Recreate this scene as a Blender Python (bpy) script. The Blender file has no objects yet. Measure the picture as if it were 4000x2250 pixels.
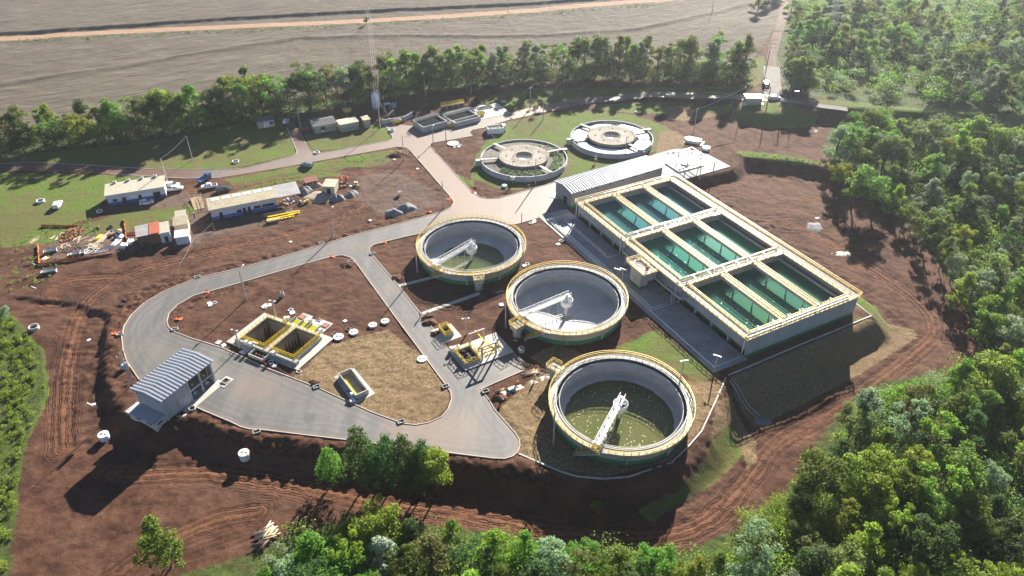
import bpy, bmesh, math, random
import numpy as np
from mathutils import Vector, Matrix
from mathutils.geometry import tessellate_polygon
R = math.radians
rnd = random.Random(7)
nrs = np.random.RandomState(11)
SC = bpy.context.scene
COL = SC.collection

# ------------------------------------------------------------------ camera, sky, sun, exposure
CAM_H, PITCH, FPX = 110.0, R(35.3), 2871.0
cam_data = bpy.data.cameras.new("camera")
cam_data.sensor_width = 36.0
cam_data.lens = 36.0 * FPX / 4000.0
cam_data.clip_start, cam_data.clip_end = 1.0, 9000.0
camera = bpy.data.objects.new("camera", cam_data)
COL.objects.link(camera)
camera.location = (0, 0, CAM_H)
camera.rotation_euler = (R(90) - PITCH, 0, 0)
SC.camera = camera

SUN_AZ, SUN_EL = R(19.0), R(23.4)
world = bpy.data.worlds.new("World")
SC.world = world
world.use_nodes = True
wn = world.node_tree
wn.nodes.clear()
sky = wn.nodes.new("ShaderNodeTexSky")
sky.sky_type = 'NISHITA'
sky.sun_disc = False
sky.sun_elevation = SUN_EL
sky.sun_rotation = SUN_AZ
sky.altitude = 1500
sky.air_density = 0.6
sky.dust_density = 0.3
sky.ozone_density = 1.5
bg = wn.nodes.new("ShaderNodeBackground")
bg.inputs["Strength"].default_value = 0.05
wo = wn.nodes.new("ShaderNodeOutputWorld")
wn.links.new(sky.outputs[0], bg.inputs[0])
wn.links.new(bg.outputs[0], wo.inputs[0])

TO_SUN = Vector((math.sin(SUN_AZ) * math.cos(SUN_EL), math.cos(SUN_AZ) * math.cos(SUN_EL), math.sin(SUN_EL)))
sd = bpy.data.lights.new("sun", 'SUN')
sd.energy = 5.0
sd.angle = R(0.53)
sd.color = (1.0, 0.93, 0.82)
sun = bpy.data.objects.new("sun", sd)
COL.objects.link(sun)
sun.location = (60, 200, 200)
sun.rotation_euler = (-TO_SUN).to_track_quat('-Z', 'Y').to_euler()

SC.view_settings.view_transform = 'Standard'
SC.view_settings.look = 'None'
SC.view_settings.gamma = 1.0
SC.view_settings.use_curve_mapping = False
SC.view_settings.exposure = 1.7
SC.render.engine = 'CYCLES'
SC.cycles.max_bounces = 6
SC.cycles.diffuse_bounces = 3
SC.cycles.glossy_bounces = 3
SC.cycles.transmission_bounces = 4
SC.cycles.transparent_max_bounces = 6
SC.cycles.volume_bounces = 0
SC.cycles.use_denoising = True

# ------------------------------------------------------------------ surveying: photo point -> place on the site
S4 = 4000.0 / 2576.0
def plane_at(px, py, z=0.0):
    """world x, y of a survey point (2576-wide photo) at height z"""
    u = (np.asarray(px, float) * S4 - 2000) / FPX
    v = (1125 - np.asarray(py, float) * S4) / FPX
    dy = math.cos(PITCH) + v * math.sin(PITCH)
    dz = -math.sin(PITCH) + v * math.cos(PITCH)
    t = (np.asarray(z, float) - CAM_H) / dz
    return u * t, dy * t
def A(px, py, z=0.0):
    x, y = plane_at(px, py, z)
    return Vector((float(x), float(y), z))

def seg_dist(X, Y, pts, closed=False):
    """distance of every point to a polyline"""
    d = np.full(X.shape, 1e9)
    n = len(pts)
    for i in range(n if closed else n - 1):
        ax, ay = pts[i][:2]; bx, by = pts[(i + 1) % n][:2]
        ex, ey = bx - ax, by - ay
        L = ex * ex + ey * ey + 1e-9
        t = np.clip(((X - ax) * ex + (Y - ay) * ey) / L, 0, 1)
        d = np.minimum(d, (X - ax - t * ex) ** 2 + (Y - ay - t * ey) ** 2)
    return np.sqrt(d)
def in_poly(X, Y, pts):
    c = np.zeros(X.shape, bool)
    n = len(pts)
    for i in range(n):
        ax, ay = pts[i][:2]; bx, by = pts[(i + 1) % n][:2]
        if ay == by: continue
        k = ((ay > Y) != (by > Y)) & (X < (bx - ax) * (Y - ay) / (by - ay) + ax)
        c ^= k
    return c
def sdf(X, Y, pts):
    """signed distance, positive inside"""
    d = seg_dist(X, Y, pts, True)
    return np.where(in_poly(X, Y, pts), d, -d)
def box_sel(X, Y, pts, pad):
    xs = [p[0] for p in pts]; ys = [p[1] for p in pts]
    return (X > min(xs) - pad) & (X < max(xs) + pad) & (Y > min(ys) - pad) & (Y < max(ys) + pad)
def sstep(t):
    t = np.clip(t, 0, 1)
    return t * t * (3 - 2 * t)
def idw(X, Y, pts, p=3.0):
    w = 0; s = 0
    for (x, y, v) in pts:
        k = 1.0 / ((X - x) ** 2 + (Y - y) ** 2 + 4) ** (p / 2)
        w = w + k; s = s + k * v
    return s / w
def O(pts, z=0.0):
    return [tuple(A(x, y, z)[:2]) for x, y in pts]

# ------------------------------------------------------------------ the lie of the land
PLAT = [(-2500, 6000), (-2500, 170)] + O([(-200, 720), (60, 745), (200, 760), (285, 790), (272, 860), (275, 950), (300, 1010), (372, 1072), (425, 1062), (485, 1040),
        (560, 1072), (640, 1095), (880, 1122), (1120, 1150), (1300, 1168), (1400, 1188), (1520, 1208), (1690, 1168), (1762, 1095), (1828, 958),
        (1990, 888), (2190, 800), (2180, 765), (2000, 645), (1770, 490), (1700, 452), (1840, 425), (1862, 392), (2000, 402), (2100, 425), (2170, 460), (2300, 440), (2560, 440)]) + [(2500, 330), (2500, 6000)]
DROP = [(x, y, d) for (x, y), d in zip(O([(100, 600), (0, 720), (120, 800), (190, 900), (160, 1000), (200, 1120), (300, 1250), (640, 1300), (1000, 1330), (1500, 1400), (1750, 1350),
        (1900, 1180), (2020, 1060), (2200, 950), (2330, 850), (2450, 780), (2300, 650), (2100, 560), (1900, 520), (1850, 470), (2000, 450), (2200, 500), (2500, 500), (2500, 1100), (2200, 1300)]),
        [0.1, 0.2, 0.6, 1.5, 2.0, 2.8, 3.3, 3.4, 3.5, 3.8, 4.0, 4.2, 4.2, 4.0, 3.8, 3.6, 3.2, 2.9, 2.9, 2.4, 3.2, 3.0, 3.2, 4.8, 5.0])]
UPPER = O([(1835, 300), (1875, 318), (1950, 330), (2010, 322), (2110, 312), (2576, 330)]) + [(2500, 360), (2500, 6000), (-300, 6000)] + O([(1250, 20), (1380, 225), (1550, 240), (1700, 250), (1790, 268)])
RISE = [(x, y, d) for (x, y), d in zip(O([(1000, 60), (1250, 20), (1310, 110), (1380, 225), (1550, 235), (1700, 245), (1830, 275), (1950, 290), (2100, 290), (2400, 290), (1900, 100), (1500, 100), (1600, 20), (2400, 100), (1300, -60)]),
        [0.0, 0.0, 0.0, 0.0, 0.7, 1.6, 3.2, 4.0, 4.0, 3.6, 4.2, 0.4, 1.0, 4.0, 0.0])]
T1, T2, T3 = (-11.15, 170.7), (13.5, 146.3), (22.45, 110.1)       # clarifier centres
BF = Vector((53.4, 127.8, 0)); BANG = math.atan2(.4675, .884)      # aeration basin corner and bearing
TWIN = Vector((-48.1, 124.2, 0)); TWANG = R(62.5)                  # lift tanks corner and bearing
def local_rect(o, ang, u0, u1, v0, v1):
    c, s = math.cos(ang), math.sin(ang)
    return [(o.x + c * u - s * v, o.y + s * u + c * v) for u, v in ((u0, v0), (u1, v0), (u1, v1), (u0, v1))]
PITS = [(local_rect(TWIN, TWANG, 1.4, 10.0, 1.9, 8.9), -6.0), (local_rect(TWIN, TWANG, 1.4, 10.0, 10.6, 17.8), -6.0)]
TERR = [O(p) for p in ([(-60, 222), (90, 200), (330, 165), (560, 125), (760, 96), (1000, 90), (1200, 92), (1400, 90), (1600, 78), (1800, 45), (1880, 20)],
        [(-60, 92), (200, 75), (560, 50), (860, 33), (1100, 22), (1400, 8), (1700, -8)])]
def height(X, Y, pits=True):
    X = np.asarray(X, float); Y = np.asarray(Y, float)
    out = np.maximum(-sdf(X, Y, PLAT), 0)
    dr = idw(X, Y, DROP)
    h = -dr * sstep(out / (1.6 * dr + 0.5))
    ins = np.maximum(sdf(X, Y, UPPER), 0)
    rs = idw(X, Y, RISE)
    h = h + rs * sstep(ins / (1.8 * rs + 1.0))
    # contour banks across the ploughed field, ditch side towards the plant
    d = seg_dist(X, Y, TERR[0]); h = h + 0.9 * np.exp(-(d / 2.6) ** 2)
    d = seg_dist(X, Y, TERR[1]); h = h + 1.5 * np.exp(-(d / 2.0) ** 2)
    far = np.maximum(Y - 500, 0); h = h + far * 0.02
    if pits:
        for poly, z in PITS:
            h = np.where(in_poly(X, Y, poly), z, h)
        for cx, cy in (T1, T2, T3):
            h = np.where((X - cx) ** 2 + (Y - cy) ** 2 < 13.3 ** 2, -4.5, h)
    return h
HX, HY = np.arange(-340., 341., 1.), np.arange(40., 521., 1.)
HGRID = height(*np.meshgrid(HX, HY), False)
def hz(x, y):
    """ground level at a place, read from the survey grid"""
    if not (HX[0] < x < HX[-1] and HY[0] < y < HY[-1]):
        return float(height(np.array([x]), np.array([y]), False)[0])
    i = min(int(np.searchsorted(HX, x)) - 1, len(HX) - 2); j = min(int(np.searchsorted(HY, y)) - 1, len(HY) - 2)
    u = (x - HX[i]) / (HX[i + 1] - HX[i]); v = (y - HY[j]) / (HY[j + 1] - HY[j])
    return float((HGRID[j, i] * (1 - u) + HGRID[j, i + 1] * u) * (1 - v) + (HGRID[j + 1, i] * (1 - u) + HGRID[j + 1, i + 1] * u) * v)
def G(px, py):
    """survey point laid on the ground"""
    z = 0.0
    for _ in range(25):
        x, y = plane_at(px, py, z)
        z = z * 0.4 + 0.6 * hz(float(x), float(y))
    x, y = plane_at(px, py, z)
    return Vector((float(x), float(y), z))
def GL(pts):
    return [G(*p) for p in pts]

# ------------------------------------------------------------------ materials
MATS = {}
def nd(t, kind, **kw):
    n = t.nodes.new(kind)
    for k, v in kw.items():
        if k.startswith("i_"):
            n.inputs[k[2:].replace("_", " ")].default_value = v
        else:
            setattr(n, k, v)
    return n
def pos_noise(t, scale, detail=4.0, rough=0.6, vec=None, stretch=None):
    if vec is None:
        g = nd(t, "ShaderNodeNewGeometry"); vec = g.outputs["Position"]
    if stretch is not None:
        m = nd(t, "ShaderNodeMapping"); m.inputs["Rotation"].default_value = (0, 0, stretch[1]); m.inputs["Scale"].default_value = stretch[0]
        t.links.new(vec, m.inputs[0]); vec = m.outputs[0]
    n = nd(t, "ShaderNodeTexNoise"); n.inputs["Scale"].default_value = scale; n.inputs["Detail"].default_value = detail; n.inputs["Roughness"].default_value = rough
    t.links.new(vec, n.inputs["Vector"])
    return n.outputs["Fac"]
def ramp(t, fac, lo, hi, c0=0.0, c1=1.0):
    m = nd(t, "ShaderNodeMapRange"); m.interpolation_type = 'SMOOTHSTEP'
    m.inputs["From Min"].default_value = lo; m.inputs["From Max"].default_value = hi
    m.inputs["To Min"].default_value = c0; m.inputs["To Max"].default_value = c1
    t.links.new(fac, m.inputs["Value"])
    return m.outputs[0]
def mixc(t, fac, a, b, mode='MIX'):
    m = nd(t, "ShaderNodeMix", data_type='RGBA', blend_type=mode)
    for sock, v in (("Factor", fac), ("A", a), ("B", b)):
        s = [x for x in m.inputs if x.name == sock and (x.type == 'RGBA' or (sock == "Factor" and x.type == 'VALUE'))][0]
        if isinstance(v, (int, float)): s.default_value = v
        elif isinstance(v, tuple): s.default_value = v + (1,) if len(v) == 3 else v
        else: t.links.new(v, s)
    return [x for x in m.outputs if x.type == 'RGBA'][0]
def math_n(t, op, a, b=None):
    m = nd(t, "ShaderNodeMath", operation=op)
    for i, v in enumerate((a, b)):
        if v is None: continue
        if isinstance(v, (int, float)): m.inputs[i].default_value = v
        else: t.links.new(v, m.inputs[i])
    return m.outputs[0]
def bump(t, h, strength, dist):
    b = nd(t, "ShaderNodeBump"); b.inputs["Strength"].default_value = strength; b.inputs["Distance"].default_value = dist
    t.links.new(h, b.inputs["Height"])
    return b.outputs[0]
def new_mat(name):
    m = bpy.data.materials.new(name); m.use_nodes = True
    t = m.node_tree; t.nodes.clear()
    o = nd(t, "ShaderNodeOutputMaterial")
    p = nd(t, "ShaderNodeBsdfPrincipled")
    t.links.new(p.outputs[0], o.inputs[0])
    MATS[name] = m
    return m, t, p
def simple(name, col, rough=0.7, var=0.25, scale=0.6, fine=6.0, metal=0.0, dirt=None, dirt_amt=0.35, bmp=0.0, spec=0.4, streak=None):
    """a plain painted, cast or sawn surface: base colour with blotches, fine grain and optional stains"""
    m, t, p = new_mat(name)
    a = pos_noise(t, scale, 5, .65); f = pos_noise(t, fine, 3, .6)
    c = mixc(t, ramp(t, a, .3, .7), tuple(x * (1 - var) for x in col), tuple(min(1, x * (1 + var)) for x in col))
    c = mixc(t, ramp(t, f, .35, .7, 0, .5), c, tuple(x * (1 - var * .8) for x in col))
    if dirt is not None:
        d = pos_noise(t, scale * .37, 6, .7, stretch=streak)
        c = mixc(t, ramp(t, d, .5, .72, 0, dirt_amt), c, dirt)
    t.links.new(c, p.inputs["Base Color"])
    p.inputs["Roughness"].default_value = rough
    p.inputs["Metallic"].default_value = metal
    p.inputs["Specular IOR Level"].default_value = spec
    if bmp > 0:
        t.links.new(bump(t, f, .6, bmp), p.inputs["Normal"])
    return m
simple("concrete", (.42, .42, .41), .8, .18, .35, 5, dirt=(.2, .19, .17), bmp=.01)
simple("launder_shade", (.12, .125, .13), .8, .2, .6, 5)  # darkened concrete: the shade inside the deep launder is put into the colour
simple("apron_concrete", (.34, .34, .34), .7, .16, .3, 4, dirt=(.24, .17, .13), dirt_amt=.75, spec=.5)
simple("concrete_pale", (.5, .48, .43), .75, .14, .35, 5, dirt=(.3, .26, .2), dirt_amt=.4)
simple("concrete_wall", (.42, .43, .44), .75, .14, .3, 4, dirt=(.2, .2, .2), dirt_amt=.4, streak=((3, 3, .3), 0))
simple("concrete_old", (.34, .3, .25), .85, .22, .4, 5, dirt=(.16, .14, .11), dirt_amt=.5)
simple("panel_grey", (.26, .27, .28), .7, .08, .3, 4)
simple("deck_cream", (.36, .35, .3), .7, .12, .5, 5, dirt=(.35, .3, .2))
simple("green_paint", (.035, .2, .07), .55, .15, .5, 5, dirt=(.05, .09, .05))
simple("green_stripe", (.08, .22, .14), .6, .15, .5, 5)
simple("yellow", (.78, .5, .02), .45, .1, .8, 6, dirt=(.45, .32, .08), dirt_amt=.3, spec=.6)
simple("yellow_bright", (.85, .6, .02), .45, .1, .8, 6)
simple("white_paint", (.78, .78, .76), .45, .06, .5, 6, dirt=(.5, .46, .4), dirt_amt=.35)
simple("white_pipe", (.8, .82, .83), .25, .05, .8, 6, spec=.8)
simple("galvanised", (.55, .56, .57), .35, .12, 1.0, 8, metal=.7)
simple("roof_steel", (.41, .44, .48), .45, .08, .3, 3, metal=.3, dirt=(.4, .36, .33), dirt_amt=.3)
simple("roof_fibre", (.42, .36, .25), .75, .16, .6, 4, dirt=(.33, .25, .17), dirt_amt=.5)
simple("roof_fibre_pale", (.5, .46, .36), .75, .1, .6, 4, dirt=(.4, .33, .22))
simple("roof_tin", (.45, .44, .43), .5, .14, .6, 4, metal=.3, dirt=(.33, .22, .14))
simple("roof_dark", (.12, .12, .13), .7, .25, .6, 4)
simple("rust_sheet", (.25, .1, .06), .75, .25, .8, 5)
simple("red_sheet", (.5, .13, .07), .6, .15, .6, 4, dirt=(.45, .28, .2))
simple("wall_white", (.62, .63, .64), .75, .07, .4, 5, dirt=(.42, .33, .27), dirt_amt=.4)
simple("wall_blue", (.06, .16, .42), .65, .12, .5, 5, dirt=(.2, .16, .16))
simple("wall_cream", (.5, .46, .36), .75, .1, .5, 5, dirt=(.3, .25, .18))
simple("dark", (.02, .02, .022), .6, .2, 1, 4)
simple("rubber", (.03, .03, .03), .8, .2, 1, 5)
simple("glass", (.02, .03, .035), .08, .1, 1, 3, spec=.9)
simple("car_white", (.8, .81, .82), .2, .03, .6, 4, spec=.7)
simple("car_dark", (.05, .055, .06), .22, .1, .6, 4, spec=.7)
simple("car_grey", (.3, .33, .36), .25, .05, .6, 4, metal=.4, spec=.7)
simple("car_blue", (.05, .12, .3), .25, .05, .6, 4, spec=.7)
simple("lamp_red", (.5, .02, .02), .3, .1, 1, 4)
simple("wood", (.42, .3, .19), .8, .3, 1.2, 8, dirt=(.2, .14, .1))
simple("wood_pale", (.6, .48, .33), .8, .25, 1.2, 8, dirt=(.35, .26, .18))
simple("wood_dark", (.16, .1, .07), .85, .3, 1.2, 8)
simple("pvc_white", (.82, .83, .84), .4, .05, 1, 6)
simple("clay_brick", (.38, .16, .09), .85, .3, 2, 8)
simple("pole_concrete", (.42, .41, .4), .8, .15, .5, 5)
simple("pole_wood", (.2, .17, .15), .85, .2, .5, 5)
simple("gravel_grey", (.2, .2, .21), .9, .3, 1.5, 9, bmp=.06)
simple("sand", (.34, .28, .22), .9, .2, .8, 9, bmp=.04)
simple("soil_clod", (.11, .045, .025), .95, .35, 1.0, 6, bmp=.08)
simple("orange_mesh", (.75, .2, .04), .7, .2, 1.5, 8)
simple("foam_white", (.85, .86, .85), .5, .08, 1.2, 6, bmp=.03)
simple("scum", (.17, .155, .13), .9, .35, .9, 6, bmp=.03)
simple("tank_blue", (.3, .5, .58), .5, .1, 1, 5)
simple("silo_white", (.68, .74, .78), .5, .06, .5, 4, dirt=(.5, .5, .48))
simple("skin", (.3, .17, .11), .6, .1, 3, 9)
simple("cloth_dark", (.03, .035, .06), .9, .2, 3, 9)
simple("cloth_orange", (.6, .18, .04), .9, .2, 3, 9)
simple("helmet_white", (.8, .8, .78), .4, .02, 3, 9)
simple("bark", (.13, .1, .08), .9, .3, 1.5, 8)
simple("bark_pale", (.3, .27, .23), .9, .25, 1.5, 8)
simple("floor_basin", (.5, .51, .52), .7, .14, .25, 4, dirt=(.34, .33, .31), dirt_amt=.5)
simple("steel_scraper", (.62, .63, .62), .4, .1, 1, 5)

simple("tank_lining", (.45, .46, .46), .75, .16, .5, 5, dirt=(.27, .28, .28), dirt_amt=.55, streak=((2.2, 2.2, .12), 0))
def tide_band(name, z0, z1, amt, col):
    """a stained band left by the old water level"""
    t = MATS[name].node_tree; p = [n for n in t.nodes if n.type == 'BSDF_PRINCIPLED'][0]; src = p.inputs["Base Color"].links[0].from_socket
    g = nd(t, "ShaderNodeNewGeometry"); sx = nd(t, "ShaderNodeSeparateXYZ"); t.links.new(g.outputs["Position"], sx.inputs[0])
    zz = math_n(t, 'ADD', sx.outputs[2], math_n(t, 'MULTIPLY', math_n(t, 'SUBTRACT', pos_noise(t, .6, 4, .6), .5), .9))
    t.links.new(mixc(t, ramp(t, zz, z0, z1, amt, 0), src, col), p.inputs["Base Color"])
tide_band("tank_lining", -.2, .5, .6, (.25, .25, .23))

def water_mat(name, col, col2=None, rough=.06, scale=.12, wave=.02):
    m, t, p = new_mat(name)
    a = pos_noise(t, scale, 3, .5)
    c = mixc(t, ramp(t, a, .3, .7), col, col2 or tuple(x * 1.25 for x in col))
    t.links.new(c, p.inputs["Base Color"])
    p.inputs["Roughness"].default_value = rough
    p.inputs["IOR"].default_value = 1.33
    w = pos_noise(t, 1.4, 2, .5)
    t.links.new(bump(t, w, .25, wave), p.inputs["Normal"])
    return m
water_mat("water_teal", (.05, .22, .18), (.05, .24, .14))
water_mat("water_teal_blue", (.055, .19, .22), (.055, .2, .18))
water_mat("water_teal_green", (.045, .16, .12), (.065, .18, .09))
water_mat("water_olive", (.1, .11, .045), (.08, .105, .05), .07)
water_mat("water_olive_green", (.095, .115, .04), (.12, .125, .05), .07)
water_mat("water_yellow", (.4, .38, .02), (.33, .34, .03), .15)
water_mat("water_dark", (.03, .035, .03), (.04, .045, .04), .1)
water_mat("water_river", (.1, .12, .08), None, .1)

def asphalt_mat():
    m, t, p = new_mat("asphalt")
    big = pos_noise(t, .05, 5, .6); mid = pos_noise(t, .5, 5, .7); fine = pos_noise(t, 9, 3, .6)
    st = pos_noise(t, .25, 4, .6, stretch=((1, .12, 1), R(-28)))
    c = mixc(t, ramp(t, mid, .3, .7), (.1, .1, .1), (.15, .147, .142))
    c = mixc(t, ramp(t, st, .42, .66, 0, .7), c, (.2, .188, .17))
    c = mixc(t, ramp(t, big, .45, .65, 0, .5), c, (.2, .175, .145))
    c = mixc(t, ramp(t, fine, .4, .7, 0, .35), c, (.08, .08, .08))
    ed = nd(t, "ShaderNodeAttribute", attribute_name="edge").outputs["Fac"]
    wob = math_n(t, 'ADD', ed, math_n(t, 'MULTIPLY', math_n(t, 'SUBTRACT', pos_noise(t, .12, 3, .5), .5), 1.6))
    for d0, wd, amt, col in ((1.3, .55, .55, (.085, .083, .082)), (2.9, .5, .5, (.09, .088, .086)), (4.3, .5, .35, (.09, .088, .086))):
        lane = math_n(t, 'ABSOLUTE', math_n(t, 'SUBTRACT', wob, d0))
        c = mixc(t, math_n(t, 'MULTIPLY', ramp(t, lane, .1, wd, amt, 0), ramp(t, mid, .3, .6)), c, col)
    c = mixc(t, ramp(t, math_n(t, 'ADD', ed, math_n(t, 'MULTIPLY', math_n(t, 'SUBTRACT', mid, .5), 2.2)), .0, 1.1, .75, 0), c, (.2, .13, .09))
    sp_ = pos_noise(t, .16, 2, .5)
    c = mixc(t, ramp(t, sp_, .66, .72, 0, .6), c, (.08, .078, .075))
    # red dust carried onto the road round the yard exit and the junctions
    g = nd(t, "ShaderNodeNewGeometry")
    for (px, py, rad, amt) in ((1075, 420, 26, .85), (1180, 500, 20, .75), (1100, 480, 24, .6), (960, 380, 34, .55), (700, 425, 40, .5), (1260, 540, 26, .45), (1130, 1085, 10, .55), (1020, 1075, 7, .6), (640, 975, 7, .45), (1300, 300, 60, .35), (1040, 345, 30, .45)):
        q = A(px, py)
        v = nd(t, "ShaderNodeVectorMath", operation='DISTANCE'); v.inputs[1].default_value = (q.x, q.y, 0)
        t.links.new(g.outputs["Position"], v.inputs[0])
        dn = math_n(t, 'ADD', v.outputs["Value"], math_n(t, 'MULTIPLY', math_n(t, 'SUBTRACT', mid, .5), rad * 1.1))
        c = mixc(t, ramp(t, dn, rad * .2, rad, amt * .85, 0), c, (.27, .185, .135))
    for (px, py, rad, amt) in ((-40, 420, 60, .9), (120, 420, 40, .9), (300, 426, 36, .85), (400, 432, 24, .7), (745, 345, 14, .9), (728, 315, 10, .95)):
        q = A(px, py)
        v = nd(t, "ShaderNodeVectorMath", operation='DISTANCE'); v.inputs[1].default_value = (q.x, q.y, 0)
        t.links.new(g.outputs["Position"], v.inputs[0])
        dn = math_n(t, 'ADD', v.outputs["Value"], math_n(t, 'MULTIPLY', math_n(t, 'SUBTRACT', mid, .5), rad * .8))
        c = mixc(t, ramp(t, dn, rad * .4, rad, amt, 0), c, (.13, .068, .045))
    t.links.new(c, p.inputs["Base Color"])
    p.inputs["Roughness"].default_value = .62
    p.inputs["Specular IOR Level"].default_value = .5
    t.links.new(bump(t, fine, .5, .02), p.inputs["Normal"])
asphalt_mat()
# ------------------------------------------------------------------ mesh helpers
class MB:
    """collects shapes and links them as one mesh object"""
    def __init__(s): s.v = []; s.f = []
    def add(s, vs, fs):
        n = len(s.v); s.v += [tuple(p) for p in vs]; s.f += [tuple(i + n for i in f) for f in fs]; return s
    def box(s, c, size, rz=0.0, taper=1.0):
        x, y, z = (k / 2 for k in size); cs, sn = math.cos(rz), math.sin(rz)
        vs = []
        for dz in (-z, z):
            k = taper if dz > 0 else 1.0
            for dx, dy in ((-x, -y), (x, -y), (x, y), (-x, y)):
                dx *= k; dy *= k
                vs.append((c[0] + cs * dx - sn * dy, c[1] + sn * dx + cs * dy, c[2] + dz))
        return s.add(vs, [(3, 2, 1, 0), (4, 5, 6, 7), (0, 1, 5, 4), (1, 2, 6, 5), (2, 3, 7, 6), (3, 0, 4, 7)])
    def bx(s, x0, x1, y0, y1, z0, z1):
        return s.box(((x0 + x1) / 2, (y0 + y1) / 2, (z0 + z1) / 2), (abs(x1 - x0), abs(y1 - y0), abs(z1 - z0)))
    def bar(s, p, q, w, h=None):
        p = Vector(p); q = Vector(q); h = h or w; d = q - p
        if d.length < 1e-6: return s
        d.normalize(); up = Vector((0, 0, 1)) if abs(d.z) < .95 else Vector((1, 0, 0))
        a = d.cross(up).normalized() * (w / 2); b = a.cross(d).normalized() * (h / 2)
        return s.add([k + i * a + j * b for k in (p, q) for i, j in ((-1, -1), (1, -1), (1, 1), (-1, 1))],
                     [(3, 2, 1, 0), (4, 5, 6, 7), (0, 1, 5, 4), (1, 2, 6, 5), (2, 3, 7, 6), (3, 0, 4, 7)])
    def tube(s, pts, r, n=6, r1=None, cap=True):
        pts = [Vector(p) for p in pts]; rings = []; base = len(s.v); m = len(pts)
        for i, p in enumerate(pts):
            d = (pts[min(i + 1, m - 1)] - pts[max(i - 1, 0)]).normalized()
            up = Vector((0, 0, 1)) if abs(d.z) < .9 else Vector((1, 0, 0))
            a = d.cross(up).normalized(); b = a.cross(d)
            rr = r if r1 is None else r + (r1 - r) * i / max(m - 1, 1)
            for k in range(n):
                t = 2 * math.pi * k / n
                s.v.append(tuple(p + rr * (math.cos(t) * a + math.sin(t) * b)))
        for i in range(m - 1):
            for k in range(n):
                k2 = (k + 1) % n
                s.f.append((base + i * n + k, base + i * n + k2, base + (i + 1) * n + k2, base + (i + 1) * n + k))
        if cap:
            s.f.append(tuple(base + k for k in range(n))[::-1]); s.f.append(tuple(base + (m - 1) * n + k for k in range(n)))
        return s
    def cyl(s, c, r, z0, z1, n=16, r1=None):
        r1 = r if r1 is None else r1
        vs = [(c[0] + q * math.cos(2 * math.pi * k / n), c[1] + q * math.sin(2 * math.pi * k / n), z) for z, q in ((z0, r), (z1, r1)) for k in range(n)]
        return s.add(vs, [tuple(range(n))[::-1], tuple(range(n, 2 * n))] + [(k, (k + 1) % n, n + (k + 1) % n, n + k) for k in range(n)])
    def lathe(s, prof, n=64, c=(0, 0), a0=0.0, a1=None, closed=False):
        """turn a profile of (r, z) about the axis through c"""
        full = a1 is None; a1 = a0 + 2 * math.pi if full else a1
        m = n if full else n + 1; b = len(s.v); k = len(prof)
        for i in range(m):
            t = a0 + (a1 - a0) * i / n
            for r, z in prof: s.v.append((c[0] + r * math.cos(t), c[1] + r * math.sin(t), z))
        for i in range(n):
            j = (i + 1) % m
            for q in range(k if closed else k - 1):
                q2 = (q + 1) % k
                s.f.append((b + i * k + q, b + j * k + q, b + j * k + q2, b + i * k + q2))
        if closed and not full:
            s.f.append(tuple(b + q for q in range(k))); s.f.append(tuple(b + n * k + q for q in range(k))[::-1])
        return s
    def prism(s, poly, z0, z1):
        n = len(poly)
        area = sum(poly[i][0] * poly[(i + 1) % n][1] - poly[(i + 1) % n][0] * poly[i][1] for i in range(n))
        if area < 0: poly = poly[::-1]
        vs = [(p[0], p[1], z0) for p in poly] + [(p[0], p[1], z1) for p in poly]
        tri = tessellate_polygon([[Vector((p[0], p[1], 0)) for p in poly]])
        fs = []
        for t in tri:
            a, b, c = (poly[i] for i in t)
            if (b[0] - a[0]) * (c[1] - a[1]) - (b[1] - a[1]) * (c[0] - a[0]) < 0: t = t[::-1]
            fs.append(tuple(i + n for i in t)); fs.append(tuple(t[::-1]))
        return s.add(vs, fs + [(i, (i + 1) % n, n + (i + 1) % n, n + i) for i in range(n)])
    def sheet(s, polys, z):
        """flat sheet with holes: polys[0] is the outline"""
        pts = [p for q in polys for p in q]
        tri = tessellate_polygon([[Vector((p[0], p[1], 0)) for p in q] for q in polys])
        fs = []
        for t in tri:
            a, b, c = (pts[i] for i in t)
            fs.append(t if (b[0] - a[0]) * (c[1] - a[1]) - (b[1] - a[1]) * (c[0] - a[0]) > 0 else t[::-1])
        return s.add([(p[0], p[1], z) for p in pts], fs)
    def rail(s, pts, h=1.1, step=1.5, w=.06, closed=False, toe=True):
        """handrail: posts, top rail, knee rail and toe board"""
        pts = [Vector(p) for p in pts]
        if closed: pts = pts + [pts[0]]
        for a, b in zip(pts[:-1], pts[1:]):
            L = (b - a).length; n = max(1, round(L / step))
            for i in range(n):
                q = a.lerp(b, i / n); s.bar(q, q + Vector((0, 0, h)), w)
            for k in (h, h * .55): s.bar(a + Vector((0, 0, k)), b + Vector((0, 0, k)), w)
            if toe: s.bar(a + Vector((0, 0, .1)), b + Vector((0, 0, .1)), .02, .18)
        if not closed: s.bar(pts[-1], pts[-1] + Vector((0, 0, h)), w)
        return s
    def mesh(s, name, mat, smooth=False):
        me = bpy.data.meshes.new(name); me.from_pydata(s.v, [], s.f); me.update()
        if mat: me.materials.append(MATS[mat])
        if smooth:
            me.polygons.foreach_set("use_smooth", [True] * len(me.polygons))
        return me
    def build(s, name, mat, parent=None, smooth=False, kind=None, label=None):
        o = bpy.data.objects.new(name, s.mesh(name, mat, smooth)); COL.objects.link(o)
        if parent is not None: o.parent = parent
        if kind: o["kind"] = kind
        if label: o["label"] = label
        return o
def tag(o, label, cat, group=None):
    o["label"] = label; o["category"] = cat
    if group: o["group"] = group
    return o
def thing(name, label, cat, loc=(0, 0, 0), rz=0.0, group=None):
    o = bpy.data.objects.new(name, None); COL.objects.link(o)
    o.location = loc; o.rotation_euler = (0, 0, rz); o.empty_display_size = .3
    return tag(o, label, cat, group)
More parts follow.
